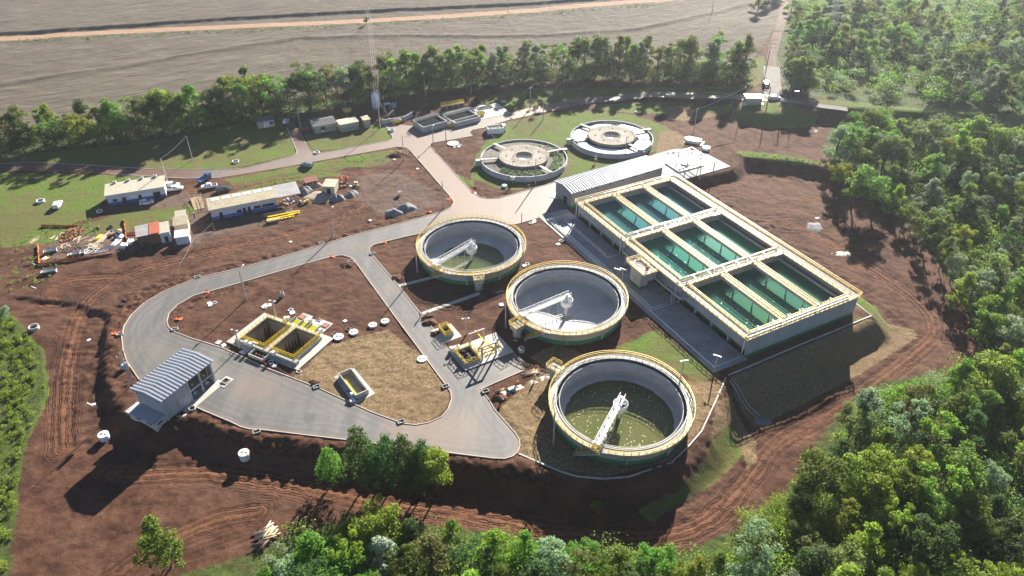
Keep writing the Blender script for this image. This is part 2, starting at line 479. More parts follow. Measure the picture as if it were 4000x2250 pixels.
def inst(name, me, parent=None, loc=(0, 0, 0), rot=(0, 0, 0), scale=(1, 1, 1), mat=None):
    o = bpy.data.objects.new(name, me); COL.objects.link(o)
    o.location = loc; o.rotation_euler = rot; o.scale = scale
    if parent is not None: o.parent = parent
    if mat:
        o.material_slots[0].link = 'OBJECT'; o.material_slots[0].material = MATS[mat]
    return o
def dup(root, loc, rz, label, group=None, scale=None):
    """a copy of a thing with copies of its parts and sub-parts"""
    r = root.copy(); COL.objects.link(r); r.location = loc; r.rotation_euler = (0, 0, rz); r["label"] = label
    if group: r["group"] = group
    if scale: r.scale = scale
    for ch in root.children:
        c = ch.copy(); COL.objects.link(c); c.parent = r
        for g2 in ch.children:
            d = g2.copy(); COL.objects.link(d); d.parent = c
    return r
def struct(o):
    o["kind"] = "structure"; return o

# ------------------------------------------------------------------ ground
def axis(lo, hi, a, b, fine, mid, m0, m1):
    xs = list(np.arange(a, b, fine))
    up = list(np.arange(b, m1, mid)); dn = list(np.arange(a - mid, m0, -mid))[::-1]
    x = up[-1]; st = mid
    while x < hi: st *= 1.35; x += st; up.append(x)
    y = dn[0] if dn else a; st = mid; dd = []
    while y > lo: st *= 1.35; y -= st; dd.append(y)
    return np.array(dd[::-1] + dn + xs + up)
gx = axis(-2400, 2400, -110, 122, .45, 1.5, -290, 290)
gy = axis(-60, 5200, 66, 212, .45, .9, 58, 440)
GX, GY = np.meshgrid(gx, gy)
GZ = height(GX, GY)

def mask(polys, w=1.5):
    m = np.zeros(GX.shape)
    for poly in polys:
        s = box_sel(GX, GY, poly, w * 2)
        if not s.any(): continue
        m[s] = np.maximum(m[s], np.clip(.5 + sdf(GX[s], GY[s], poly) / (2 * w), 0, 1))
    return m
def lines(polylines, width, soft):
    m = np.zeros(GX.shape)
    for pl in polylines:
        s = box_sel(GX, GY, pl, width + soft + 1)
        if not s.any(): continue
        m[s] = np.maximum(m[s], np.clip(.5 + (width / 2 - seg_dist(GX[s], GY[s], pl)) / (2 * soft), 0, 1))
    return m
def smooth_line(pts, n=8):
    """Catmull-Rom through the points"""
    P = [Vector((p[0], p[1], 0)) for p in pts]; out = []
    for i in range(len(P) - 1):
        a, b, c, d = P[max(i - 1, 0)], P[i], P[i + 1], P[min(i + 2, len(P) - 1)]
        for k in range(n):
            t = k / n
            out.append(tuple((.5 * ((2 * b) + (c - a) * t + (2 * a - 5 * b + 4 * c - d) * t * t + (3 * b - a - 3 * c + d) * t ** 3))[:2]))
    out.append(tuple(P[-1][:2]))
    return out
def GO(pts): return [tuple(G(*p)[:2]) for p in pts]
def offset_line(pl, d):
    out = []
    for i, p in enumerate(pl):
        a = pl[max(i - 1, 0)]; b = pl[min(i + 1, len(pl) - 1)]
        ex, ey = b[0] - a[0], b[1] - a[1]; L = math.hypot(ex, ey) + 1e-9
        out.append((p[0] - ey / L * d, p[1] + ex / L * d))
    return out

FIELD = [(-2400, 5200), (-2400, 260)] + O([(-700, 430), (-300, 400), (0, 352), (150, 330), (300, 320), (480, 300), (640, 270), (900, 230), (1100, 200), (1300, 180), (1500, 172), (1700, 175), (1880, 180), (1925, 120), (1962, 60), (1975, 20), (1955, -30), (1930, -120)])
GRASS = [O(p) for p in ([(0, 352), (300, 320), (640, 270), (700, 300), (728, 330), (745, 388), (592, 424), (390, 424), (228, 414), (81, 406), (0, 410), (-300, 430), (-300, 400)],
    [(785, 378), (850, 376), (985, 350), (988, 342), (962, 312), (800, 335), (765, 340)], [(-300, 440), (0, 434), (277, 440), (380, 446), (300, 470), (262, 500), (240, 545), (150, 575), (60, 590), (-300, 620)],
    [(560, 452), (683, 430), (773, 413), (935, 384), (1000, 372), (1000, 395), (975, 410), (930, 420), (880, 420), (840, 432), (700, 450), (590, 468)], [(600, 475), (700, 455), (860, 432), (850, 442), (760, 452), (690, 465), (600, 485)],
    [(250, 555), (320, 530), (460, 520), (500, 500), (500, 530), (450, 545), (380, 560), (340, 585), (280, 580), (130, 610), (0, 625), (0, 580), (150, 575)],
    [(1240, 345), (1275, 308), (1390, 283), (1500, 278), (1600, 290), (1680, 320), (1710, 355), (1660, 378), (1500, 425), (1400, 452), (1300, 478), (1250, 470), (1185, 448), (1192, 405), (1215, 365)],
    [(1130, 430), (1160, 465), (1195, 470), (1190, 455)], [(1240, 470), (1270, 460), (1300, 470), (1270, 478)],
    [(1856, 384), (1880, 380), (2000, 394), (2100, 412), (2095, 420), (1990, 408), (1865, 393)],
    [(1730, 445), (1770, 470), (2000, 618), (2180, 735), (2290, 825), (2280, 838), (2150, 770), (1990, 660), (1760, 490)],
    )]
GRASS += [GO(p) for p in ([(1290, 285), (1390, 262), (1500, 244), (1600, 238), (1850, 240), (1880, 215), (1300, 220), (1200, 255)], [(1500, 262), (1700, 256), (1850, 258), (1838, 282), (1790, 292), (1700, 285), (1600, 285), (1500, 276)], [(1860, 262), (1925, 252), (1985, 258), (2010, 268), (1990, 276), (1870, 282)], [(2170, 270), (2300, 275), (2576, 300), (2576, 312), (2300, 290), (2170, 280)], [(1886, 150), (1925, 140), (1920, 200), (1890, 225), (1870, 222)], [(2490, 300), (2576, 310), (2576, 340), (2510, 320)], [(1840, 270), (1870, 276), (1990, 272), (2060, 290), (2050, 318), (2000, 322), (1940, 326), (1870, 316), (1838, 300)], [(2000, 262), (2120, 280), (2576, 318), (2640, 330), (2640, 290), (2300, 268), (2100, 252), (1990, 245)])]
GRASS += [O([(1540, 880), (1655, 826), (1705, 872), (1820, 945), (1760, 960), (1690, 930), (1600, 890)])]
GRASS += [GO(p) for p in ([(1795, 1105), (1850, 1050), (1872, 1070), (1872, 1140), (1800, 1215), (1720, 1265), (1640, 1312), (1590, 1282), (1700, 1240), (1760, 1180)], [(2150, 800), (2190, 805), (2285, 835), (2230, 890), (2150, 930)],
    [(1900, 975), (2100, 880), (2140, 930), (1960, 1030), (1900, 1040)], [(-60, 780), (30, 790), (110, 880), (125, 990), (60, 1140), (40, 1300), (-60, 1449)])]
DRY = [O(p) for p in ([(815, 872), (880, 852), (975, 828), (1005, 850), (1070, 905), (1122, 975), (1132, 1000), (1120, 1030), (1075, 1061), (1045, 1066), (1000, 1058), (930, 1033), (800, 973), (735, 948), (770, 925)],
    [(1500, 900), (1600, 890), (1720, 960), (1828, 960), (1815, 985), (1750, 1095), (1690, 1160), (1520, 1200), (1400, 1180), (1310, 1150), (1300, 1090), (1250, 1035), (1330, 960), (1375, 930), (1330, 900), (1400, 865)],
    [(1660, 330), (1700, 330), (1740, 355), (1700, 380), (1650, 385)], [(1680, 268), (1760, 275), (1800, 290), (1740, 305), (1680, 300)])]
DRY += [GO(p) for p in ([(1835, 950), (2185, 803), (2290, 840), (2150, 948), (2000, 1025), (1930, 1060), (1900, 1075), (1850, 1000)], [(1800, 1010), (1840, 1000), (1900, 1110), (1905, 1160), (1880, 1180), (1850, 1060), (1790, 1100)], [(2180, 770), (2300, 830), (2310, 845), (2160, 945), (2140, 930), (2270, 838)])]
DUST = [smooth_line(GO(p)) for p in ([(1065, 425), (1000, 460), (960, 480), (870, 545), (700, 598), (500, 640), (330, 690), (240, 740), (200, 800), (172, 900), (160, 1000), (158, 1130)],
    [(1050, 430), (960, 432), (840, 436), (740, 446), (600, 472), (480, 480)], [(300, 1200), (480, 1190), (640, 1203), (900, 1255), (1150, 1290), (1400, 1338), (1650, 1352), (1780, 1310), (1880, 1210), (1960, 1110), (2150, 1000), (2300, 890), (2350, 830), (2310, 760), (2150, 650), (1980, 560)],
    [(130, 760), (120, 745), (135, 720), (190, 705), (300, 700)], [(300, 1440), (420, 1360), (540, 1310), (650, 1290)])]
FROAD = smooth_line(O([(-200, 112), (0, 98), (300, 80), (700, 62), (1000, 48), (1400, 22), (1700, 2), (1900, -12), (2050, -25)]))
CLOD = [O(p) for p in ([(300, 745), (420, 700), (560, 668), (750, 620), (890, 580), (1050, 535), (1060, 545), (890, 594), (750, 636), (580, 682), (460, 716), (360, 766), (310, 820), (300, 900), (345, 960), (330, 1000), (270, 960), (255, 850)],
    [(430, 770), (520, 735), (640, 702), (640, 720), (520, 755), (440, 800), (440, 825)], [(490, 1028), (580, 1066), (640, 1083), (880, 1110), (1120, 1140), (1300, 1158), (1400, 1188), (1395, 1215), (1250, 1190), (1000, 1160), (860, 1150), (640, 1125), (500, 1080)],
    [(935, 640), (1000, 720), (1060, 795), (1110, 850), (1080, 850), (1040, 810), (960, 700)], [(1240, 1020), (1300, 1095), (1320, 1150), (1340, 1140), (1290, 1070), (1260, 1010)], [(1000, 370), (1030, 378), (1045, 400), (1005, 400), (970, 385)], [(1040, 420), (1080, 450), (1125, 500), (1100, 490), (1060, 460)], [(1090, 375), (1195, 490), (1230, 500), (1300, 485), (1220, 480), (1150, 420)])]
GRAVEL = [O(p) for p in ([(900, 445), (1000, 420), (1090, 480), (1110, 520), (1040, 540), (950, 540), (900, 500)], [(260, 505), (420, 490), (500, 480), (560, 500), (520, 560), (700, 530), (720, 560), (560, 590), (480, 620), (330, 630), (130, 660), (90, 610), (270, 570)], [(1220, 335), (1250, 330), (1235, 355), (1200, 360)])]
WOODF = [GO(p) for p in ([(2105, 425), (2140, 470), (2230, 510), (2350, 640), (2440, 800), (2500, 880), (2400, 925), (2170, 975), (2080, 1080), (1990, 1225), (1850, 1330), (1720, 1390), (1480, 1385), (1260, 1345), (950, 1310), (760, 1330), (640, 1390), (520, 1430), (300, 1470), (200, 1600), (2700, 1700), (2900, 500), (2700, 300), (2576, 330), (2330, 290), (2110, 290), (2080, 340)],
    [(1965, 20), (1950, 140), (1975, 225), (2050, 245), (2200, 262), (2600, 295), (3000, 280), (3000, -200), (2000, -200)])]
WOODF.append(O([(-400, 412), (0, 393), (300, 365), (480, 338), (650, 300), (900, 262), (1100, 228), (1300, 205), (1500, 200), (1700, 210), (1880, 218), (1885, 185), (1700, 178), (1500, 176), (1300, 184), (1100, 204), (900, 236), (640, 276), (480, 304), (300, 325), (0, 358), (-400, 410)]))
WOODF.append(GO([(-80, 770), (20, 785), (95, 870), (115, 985), (60, 1130), (40, 1300), (20, 1460), (-80, 1460)]))

# wheel ruts, loose clods and plough ridges are relief in the soil itself
RUTS = []
for pl in DUST:
    for dd in (-1.9, -.9, .8, 1.8): RUTS.append(offset_line(pl, dd + .3 * math.sin(dd * 7)))
for k in range(7):
    RUTS.append(smooth_line(GO([(250 + 8 * k, 1452 + 4 * k), (330 + 10 * k, 1395 + 6 * k), (450 + 12 * k, 1338 + 9 * k), (560 + 12 * k, 1300 + 9 * k), (640 + 8 * k, 1285 + 10 * k)])))
for k in range(5):
    RUTS.append(smooth_line(GO([(1900 + 5 * k, 1140 + 9 * k), (1960 + 6 * k, 1080 + 10 * k), (2060 + 5 * k, 1030 + 9 * k), (2150 + 4 * k, 985 + 8 * k)])))
for p in ([(1850, 540), (1910, 590), (1960, 640), (2020, 680)], [(1880, 555), (1960, 580), (2010, 585)], [(1830, 520), (1900, 545), (1990, 545)], [(2290, 840), (2400, 865), (2470, 880)], [(2310, 760), (2360, 800), (2350, 850)], [(1930, 600), (1990, 660), (2100, 720)]):
    for dd in (-.8, .8): RUTS.append(offset_line(smooth_line(GO(p)), dd))
rut = lines(RUTS, .55, .45)
def vnoise(scale, seed):
    """smooth random field sampled on the grid"""
    r = np.random.RandomState(seed); T = r.rand(512, 512)
    u = GX / scale + 100; v = GY / scale + 100
    i = np.floor(u).astype(int); j = np.floor(v).astype(int); fu = u - i; fv = v - j
    fu = fu * fu * (3 - 2 * fu); fv = fv * fv * (3 - 2 * fv)
    g = lambda a, b: T[a % 512, b % 512]
    return g(i, j) * (1 - fu) * (1 - fv) + g(i + 1, j) * fu * (1 - fv) + g(i, j + 1) * (1 - fu) * fv + g(i + 1, j + 1) * fu * fv
# ------------------------------------------------------------------ roads (traced outlines)
ROAD = O([(-60, 415), (0, 412), (81, 408), (228, 416), (390, 426), (488, 426), (592, 426), (618, 423), (738, 392), (746, 387), (747, 380), (722, 322), (712, 306), (738, 304), (752, 328), (773, 368), (783, 380), (798, 386), (850, 378), (978, 354), (988, 348), (986, 341), (964, 309), (1050, 318), (1142, 314), (1193, 304), (1284, 284),
    (1284, 300), (1219, 321), (1188, 327), (1182, 332), (1190, 342), (1090, 359), (1083, 362), (1082, 368), (1159, 453), (1190, 485), (1207, 496), (1227, 500), (1255, 499), (1339, 475), (1395, 459), (1635, 393), (1674, 381), (1690, 446),
    (1450, 515), (1419, 525), (1377, 539), (1358, 547), (1303, 563), (1049, 589), (966, 609), (940, 616), (930, 624), (930, 633), (966, 676), (1006, 723), (1061, 793), (1106, 848), (1165, 925), (1290, 884), (1320, 931), (1210, 979), (1230, 1006), (1244, 1030), (1298, 1092), (1306, 1106), (1308, 1122), (1303, 1137), (1290, 1148), (1270, 1154), (1240, 1153), (1112, 1137), (884, 1108), (773, 1095), (659, 1081), (630, 1080), (606, 1074), (582, 1062), (510, 1032), (488, 1021),
    (440, 1000), (400, 980), (350, 955), (320, 911), (310, 881), (306, 846), (312, 821), (330, 793), (362, 763), (412, 733), (462, 713), (500, 698), (600, 676), (754, 633), (892, 591), (1054, 549), (1117, 531), (1136, 521), (1142, 509), (1134, 496), (1034, 381), (1022, 372), (1000, 369), (935, 381), (773, 410), (683, 426), (553, 447), (465, 449), (277, 438), (39, 430), (0, 431), (-60, 432)])
ISLAND = O([(644, 700), (767, 664), (837, 645), (860, 642), (879, 647), (890, 654), (935, 716), (988, 789), (1071, 901), (1123, 971), (1134, 986), (1136, 1004), (1127, 1030), (1112, 1048), (1079, 1063), (1046, 1069), (1016, 1066), (998, 1060), (933, 1036), (801, 976), (671, 926), (562, 876), (475, 849), (437, 834), (424, 823), (420, 808), (425, 789), (445, 769), (487, 744), (550, 727)])
road_d = np.full(GX.shape, -9.0)
s_ = box_sel(GX, GY, ROAD, 4)
road_d[s_] = np.minimum(sdf(GX[s_], GY[s_], ROAD), -sdf(GX[s_], GY[s_], ISLAND))
for _c, _r in ((T1, 15.5), (T2, 15.5), (T3, 15.5)):
    road_d = np.maximum(road_d, np.where(np.hypot(GX - _c[0], GY - _c[1]) < 14.2, 9, -9))
flat = np.clip((road_d + 1.2) / 1.2, 0, 1)
blockflat = mask([local_rect(BF, BANG, -10.5, 36.5, -1.5, 80)], .8)
flat = np.maximum(flat, blockflat)
for _p in PITS: flat = np.maximum(flat, mask([_p[0]], 1.5))
flat = np.maximum(flat, mask([local_rect(TWIN, TWANG, -1, 12.5, -1, 21)], 1))
m_grass = mask(GRASS, 1.6); m_dry = mask(DRY, 1.4); m_field = mask([FIELD], 2.5)
m_dust = np.maximum(lines(DUST, 5.0, 2.4), lines([FROAD], 7.5, 1.2) * 1.0)
m_clod = mask(CLOD, 1.2); m_grav = mask(GRAVEL, 3.0); m_wood = mask(WOODF, 2.5)
bank = np.maximum(-sdf(GX, GY, PLAT), 0); bank = np.where((bank > 0) & (bank < 10) & (m_grass < .5) & (m_dry < .5), 1, 0)
near = (GY < 330)
rough = (vnoise(.95, 1) - .5) * .2 + (vnoise(2.6, 12) - .5) * .2 + (vnoise(6.0, 2) - .5) * .2 + (vnoise(15.0, 3) - .5) * .35
clod = (vnoise(.75, 4) - .5) * .55 + (vnoise(1.7, 5) - .5) * .5
GZ = GZ + (rough * (1 - .7 * m_grass) + clod * np.maximum(m_clod, bank * .55) - rut * .24 * near) * (1 - flat) * (GY < 800)
GZ = GZ - .05 * flat
tuss = (vnoise(.9, 8) - .3) * .3
GZ = GZ + np.where(m_dry > .5, (vnoise(.6, 9) - .5) * .08, 0) * (1 - flat)

trk = np.full(GX.shape, 30.0)
for pl in DUST:
    s_ = box_sel(GX, GY, pl, 8)
    trk[s_] = np.minimum(trk[s_], seg_dist(GX[s_], GY[s_], pl))
fur = np.clip(seg_dist(GX, GY, TERR[0]), 0, 400) * np.where(GY > np.interp(GX, [p[0] for p in TERR[0]], [p[1] for p in TERR[0]]), 1, -1)
def ground_mat():
    m, t, p = new_mat("ground")
    a1 = nd(t, "ShaderNodeVertexColor", layer_name="ma"); a2 = nd(t, "ShaderNodeVertexColor", layer_name="mb")
    s1 = nd(t, "ShaderNodeSeparateColor"); s2 = nd(t, "ShaderNodeSeparateColor")
    t.links.new(a1.outputs["Color"], s1.inputs[0]); t.links.new(a2.outputs["Color"], s2.inputs[0])
    grass, dry, field, dust = s1.outputs[0], s1.outputs[1], s1.outputs[2], a1.outputs["Alpha"]
    clod_, grav, wood, rut_ = s2.outputs[0], s2.outputs[1], s2.outputs[2], a2.outputs["Alpha"]
    big = pos_noise(t, .035, 6, .6); mid = pos_noise(t, .22, 6, .65); sm = pos_noise(t, 1.1, 5, .65); fi = pos_noise(t, 5.5, 4, .7)
    def edge(mk, n, k, lo=.42, hi=.58):
        return ramp(t, math_n(t, 'ADD', mk, math_n(t, 'MULTIPLY', math_n(t, 'SUBTRACT', n, .5), k)), lo, hi)
    # red latosol: dark moist to light dry crust
    soil = mixc(t, ramp(t, mid, .34, .66), (.06, .026, .016), (.125, .06, .036))
    soil = mixc(t, ramp(t, big, .4, .62, 0, .6), soil, (.125, .066, .043))
    soil = mixc(t, ramp(t, sm, .5, .75, 0, .5), soil, (.042, .018, .012))
    soil = mixc(t, ramp(t, fi, .62, .78, 0, .35), soil, (.18, .105, .07))
    pe = nd(t, "ShaderNodeTexVoronoi"); pe.inputs["Scale"].default_value = .8; gp = nd(t, "ShaderNodeNewGeometry"); t.links.new(gp.outputs["Position"], pe.inputs["Vector"])
    soil = mixc(t, math_n(t, 'MULTIPLY', ramp(t, pe.outputs["Distance"], .05, .12, .8, 0), ramp(t, mid, .5, .6)), soil, (.3, .22, .17))
    # dry dusty wheel tracks
    dst = mixc(t, ramp(t, sm, .3, .7), (.205, .092, .05), (.135, .062, .036))
    c = mixc(t, ramp(t, math_n(t, 'ADD', dust, math_n(t, 'MULTIPLY', math_n(t, 'SUBTRACT', mid, .5), .9)), .35, .95, 0, .85), soil, dst)
    c = mixc(t, math_n(t, 'MULTIPLY', edge(rut_, sm, .7, .35, .8), .55), c, (.06, .026, .016))
    tk = nd(t, "ShaderNodeAttribute", attribute_name="trk").outputs["Fac"]
    tkw = math_n(t, 'ADD', tk, math_n(t, 'MULTIPLY', math_n(t, 'SUBTRACT', mid, .5), 2.4))
    gate = ramp(t, pos_noise(t, .09, 4, .6), .36, .56)
    tread = None
    for d0, wd, amt in ((.55, .17, .9), (.95, .16, .8), (1.75, .2, .9), (2.2, .16, .7), (3.0, .16, .55), (3.5, .14, .45)):
        ln = math_n(t, 'MULTIPLY', ramp(t, math_n(t, 'ABSOLUTE', math_n(t, 'SUBTRACT', tkw, d0)), .05, wd, amt, 0), gate)
        tread = ln if tread is None else math_n(t, 'MAXIMUM', tread, ln)
    c = mixc(t, math_n(t, 'MULTIPLY', tread, ramp(t, sm, .3, .55)), c, (.04, .018, .012))
    cl = mixc(t, ramp(t, sm, .35, .65), (.05, .022, .014), (.13, .06, .036))
    c = mixc(t, edge(clod_, mid, .5), c, cl)
    gv = mixc(t, ramp(t, sm, .3, .7), (.12, .09, .075), (.17, .135, .115))
    gv = mixc(t, ramp(t, mid, .5, .7, 0, .6), gv, (.17, .09, .06))
    c = mixc(t, math_n(t, 'MULTIPLY', edge(grav, mid, 1.2, .3, .8), .55), c, gv)
    # ploughed stubble field
    g = nd(t, "ShaderNodeNewGeometry")
    fa = nd(t, "ShaderNodeAttribute", attribute_name="fur").outputs["Fac"]; px_ = nd(t, "ShaderNodeSeparateXYZ"); t.links.new(g.outputs["Position"], px_.inputs[0]); fv = nd(t, "ShaderNodeCombineXYZ")
    t.links.new(math_n(t, 'MULTIPLY', px_.outputs[0], .05), fv.inputs[0]); t.links.new(math_n(t, 'MULTIPLY', fa, .75), fv.inputs[1])
    fr = pos_noise(t, 1.0, 5, .72, vec=fv.outputs[0])
    fr2 = pos_noise(t, 1.0, 4, .7, stretch=((.012, .12, 1), R(10)))
    fc = mixc(t, ramp(t, fr, .35, .65), (.065, .053, .04), (.175, .148, .115))
    fc = mixc(t, ramp(t, fr2, .4, .68, 0, .65), fc, (.1, .078, .057))
    fc = mixc(t, ramp(t, sm, .55, .75, 0, .5), fc, (.2, .175, .135))
    fc = mixc(t, ramp(t, fi, .58, .76, 0, .5), fc, (.075, .06, .05))
    fc = mixc(t, ramp(t, math_n(t, 'ADD', dust, math_n(t, 'MULTIPLY', math_n(t, 'SUBTRACT', sm, .5), .35)), .4, .6), fc, (.36, .23, .15))
    fc = mixc(t, edge(grass, mid, .8), fc, (.1, .15, .045))
    c = mixc(t, edge(field, sm, .3), c, fc)
    # mown grass, browned in places
    gg = mixc(t, ramp(t, sm, .32, .68), (.07, .135, .018), (.135, .2, .03))
    gg = mixc(t, ramp(t, fi, .45, .75, 0, .6), gg, (.04, .075, .013))
    gg = mixc(t, ramp(t, mid, .45, .66, 0, .8), gg, (.16, .135, .05))
    gg = mixc(t, ramp(t, big, .42, .58, 0, .6), gg, (.125, .095, .045))
    gg = mixc(t, ramp(t, math_n(t, 'ADD', math_n(t, 'MULTIPLY', mid, .6), math_n(t, 'MULTIPLY', sm, .4)), .56, .64, 0, .8), gg, (.1, .058, .033))
    c = mixc(t, math_n(t, 'MULTIPLY', edge(grass, mid, .9), math_n(t, 'SUBTRACT', 1.0, edge(field, sm, .3))), c, gg)
    # newly laid turf squares, straw coloured with soil joints
    vo = nd(t, "ShaderNodeTexVoronoi", distance='CHEBYCHEV', feature='F1'); vo.inputs["Scale"].default_value = 2.0; vo.inputs["Randomness"].default_value = .75
    t.links.new(g.outputs["Position"], vo.inputs["Vector"])
    hs = nd(t, "ShaderNodeSeparateColor"); t.links.new(vo.outputs["Color"], hs.inputs[0])
    dc = mixc(t, ramp(t, hs.outputs[0], .1, .9), (.24, .165, .09), (.29, .205, .115))
    dc = mixc(t, ramp(t, mid, .5, .7, 0, .6), dc, (.15, .155, .055))
    dc = mixc(t, ramp(t, fi, .5, .75, 0, .6), dc, (.12, .085, .04))
    dc = mixc(t, ramp(t, vo.outputs["Distance"], .34, .5, 0, .5), dc, (.09, .055, .03))
    dc = mixc(t, ramp(t, big, .5, .62, 0, .5), dc, (.2, .13, .075))
    c = mixc(t, math_n(t, 'MULTIPLY', edge(dry, sm, .7), ramp(t, mid, .2, .36)), c, dc)
    wf = mixc(t, ramp(t, sm, .3, .7), (.04, .06, .016), (.09, .12, .03))
    wf = mixc(t, ramp(t, mid, .5, .7, 0, .5), wf, (.1, .065, .035))
    c = mixc(t, edge(wood, mid, .8), c, wf)
    t.links.new(c, p.inputs["Base Color"])
    p.inputs["Roughness"].default_value = .95
    p.inputs["Specular IOR Level"].default_value = .15
    hh = math_n(t, 'ADD', math_n(t, 'MULTIPLY', sm, .7), math_n(t, 'MULTIPLY', fi, .45))
    hh = math_n(t, 'ADD', hh, math_n(t, 'MULTIPLY', math_n(t, 'MULTIPLY', fr, field), 1.2))
    hh = math_n(t, 'SUBTRACT', hh, math_n(t, 'MULTIPLY', tread, .45))
    t.links.new(bump(t, hh, .9, .26), p.inputs["Normal"])
ground_mat()
HX, HY, HGRID = gx, gy, GZ.copy()
ny, nx = GX.shape
idx = np.arange(nx * ny).reshape(ny, nx)
quads = np.stack([idx[:-1, :-1], idx[:-1, 1:], idx[1:, 1:], idx[1:, :-1]], -1).reshape(-1, 4)
me = bpy.data.meshes.new("ground")
me.vertices.add(nx * ny); me.vertices.foreach_set("co", np.stack([GX, GY, GZ], -1).astype(np.float32).ravel())
me.loops.add(quads.size); me.loops.foreach_set("vertex_index", quads.ravel().astype(np.int32))
me.polygons.add(len(quads)); me.polygons.foreach_set("loop_start", np.arange(0, quads.size, 4, dtype=np.int32)); me.polygons.foreach_set("loop_total", np.full(len(quads), 4, np.int32))
me.polygons.foreach_set("use_smooth", np.ones(len(quads), bool))
for nm, chans in (("ma", (m_grass, m_dry, m_field, m_dust)), ("mb", (m_clod, m_grav, m_wood, rut))):
    ca = me.attributes.new(nm, 'FLOAT_COLOR', 'POINT')
    ca.data.foreach_set("color", np.stack(chans, -1).astype(np.float32).ravel())
for nm, arr in (("trk", trk), ("fur", fur)):
    fa_ = me.attributes.new(nm, 'FLOAT', 'POINT'); fa_.data.foreach_set("value", arr.astype(np.float32).ravel())
me.update(calc_edges=True); me.validate()
me.materials.append(MATS["ground"])
ground = bpy.data.objects.new("ground", me); COL.objects.link(ground); struct(ground)

# asphalt sheet and kerbs
def road_sheet():
    """sealed surface with points every metre, each knowing its distance to the kerb"""
    from mathutils.geometry import delaunay_2d_cdt
    loops = [ROAD, ISLAND]; pts = []; edges = []
    for lp in loops:
        dens = []
        for a, b in zip(lp, lp[1:] + lp[:1]):
            k = max(1, int(math.hypot(b[0] - a[0], b[1] - a[1]) / 2.0)); dens += [(a[0] + (b[0] - a[0]) * i / k, a[1] + (b[1] - a[1]) * i / k) for i in range(k)]
        o = len(pts); pts += dens; edges += [(o + i, o + (i + 1) % len(dens)) for i in range(len(dens))]
    xs = np.arange(-150, 70, 1.1); ys = np.arange(92, 300, 1.1); X, Y = np.meshgrid(xs, ys); X = X + (np.arange(len(ys)) % 2)[:, None] * .55
    d = np.minimum(sdf(X, Y, ROAD), -sdf(X, Y, ISLAND)); k = d > .5
    pts += list(zip(X[k].tolist(), Y[k].tolist()))
    v, e, f, *_ = delaunay_2d_cdt([Vector(p) for p in pts], edges, [], 1, 1e-4)
    P = np.array([(q.x, q.y) for q in v]); C = np.array([P[list(q)].mean(0) for q in f])
    ok = (in_poly(C[:, 0], C[:, 1], ROAD)) & ~in_poly(C[:, 0], C[:, 1], ISLAND)
    fs = []
    for q, keep in zip(f, ok):
        if not keep: continue
        a, b, c = (P[i] for i in q[:3]); fs.append(tuple(q) if (b[0] - a[0]) * (c[1] - a[1]) - (b[1] - a[1]) * (c[0] - a[0]) > 0 else tuple(q)[::-1])
    me_ = bpy.data.meshes.new("road"); me_.from_pydata([(p[0], p[1], .03) for p in P], [], fs); me_.update()
    dist = np.maximum(np.minimum(sdf(P[:, 0], P[:, 1], ROAD), -sdf(P[:, 0], P[:, 1], ISLAND)), 0)
    at_ = me_.attributes.new("edge", 'FLOAT', 'POINT'); at_.data.foreach_set("value", dist.astype(np.float32)); me_.materials.append(MATS["asphalt"])
    o = bpy.data.objects.new("road", me_); COL.objects.link(o); struct(o)
road_sheet()
def ribbon(pts, width, z=.06):
    """strip that follows the ground"""
    pl = smooth_line(pts, 10); L = offset_line(pl, width / 2); Rr = offset_line(pl, -width / 2)
    C_ = pl; vs = []
    for row in (L, C_, Rr):
        hs = height(np.array([p[0] for p in row]), np.array([p[1] for p in row]))
        vs.append([(p[0], p[1], h) for p, h in zip(row, hs)])
    n = len(pl); m = MB(); out = []
    for i in range(n):
        h = max(vs[k][i][2] for k in range(3)) + z
        out += [(vs[k][i][0], vs[k][i][1], h) for k in range(3)]
    m.add(out, [(3 * i + k, 3 * i + 3 + k, 3 * i + 4 + k, 3 * i + 1 + k) for i in range(n - 1) for k in (0, 1)])
    return m
struct(ribbon(GO([(1280, 293), (1378, 272), (1489, 253), (1610, 246), (1750, 243), (1870, 246), (1950, 248)]), 6.5).build("road", "asphalt"))
simple("road_sealed_pale", (.17, .165, .155), .85, .15, .4, 5, spec=.15, dirt=(.33, .24, .17), dirt_amt=.5)
struct(ribbon(GO([(1942, 253), (1944, 225), (1942, 195), (1940, 168)]), 6.8, .1).build("road", "road_sealed_pale"))
struct(ribbon(GO([(1950, 249), (2010, 258), (2070, 268), (2130, 282)]), 4.0, .08).build("road", "road_sealed_pale"))
simple("road_dirt", (.13, .08, .058), .95, .25, .3, 4, dirt=(.22, .15, .11), dirt_amt=.5)
struct(ribbon(GO([(1940, 170), (1942, 140), (1952, 100), (1966, 55), (1972, 20), (1976, -25), (1980, -80)]), 4.2, .1).build("dirt_road", "road_dirt"))
def kerb(pts, w=.17, h=.14, name="kerb", z=.0):
    m = MB(); L = offset_line(pts, w / 2); Rr = offset_line(pts, -w / 2); n = len(pts)
    vs = []
    for i in range(n):
        for (x, y), zz in ((L[i], z - .1), (L[i], z + h), (Rr[i], z + h), (Rr[i], z - .1)): vs.append((x, y, zz))
    m.add(vs, [(4 * i + k, 4 * i + 4 + k, 4 * i + 5 + k, 4 * i + 1 + k) for i in range(n - 1) for k in range(3)] + [(0, 1, 2, 3), (4 * n - 1, 4 * n - 2, 4 * n - 3, 4 * n - 4)])
    return struct(m.build(name, "concrete_pale"))
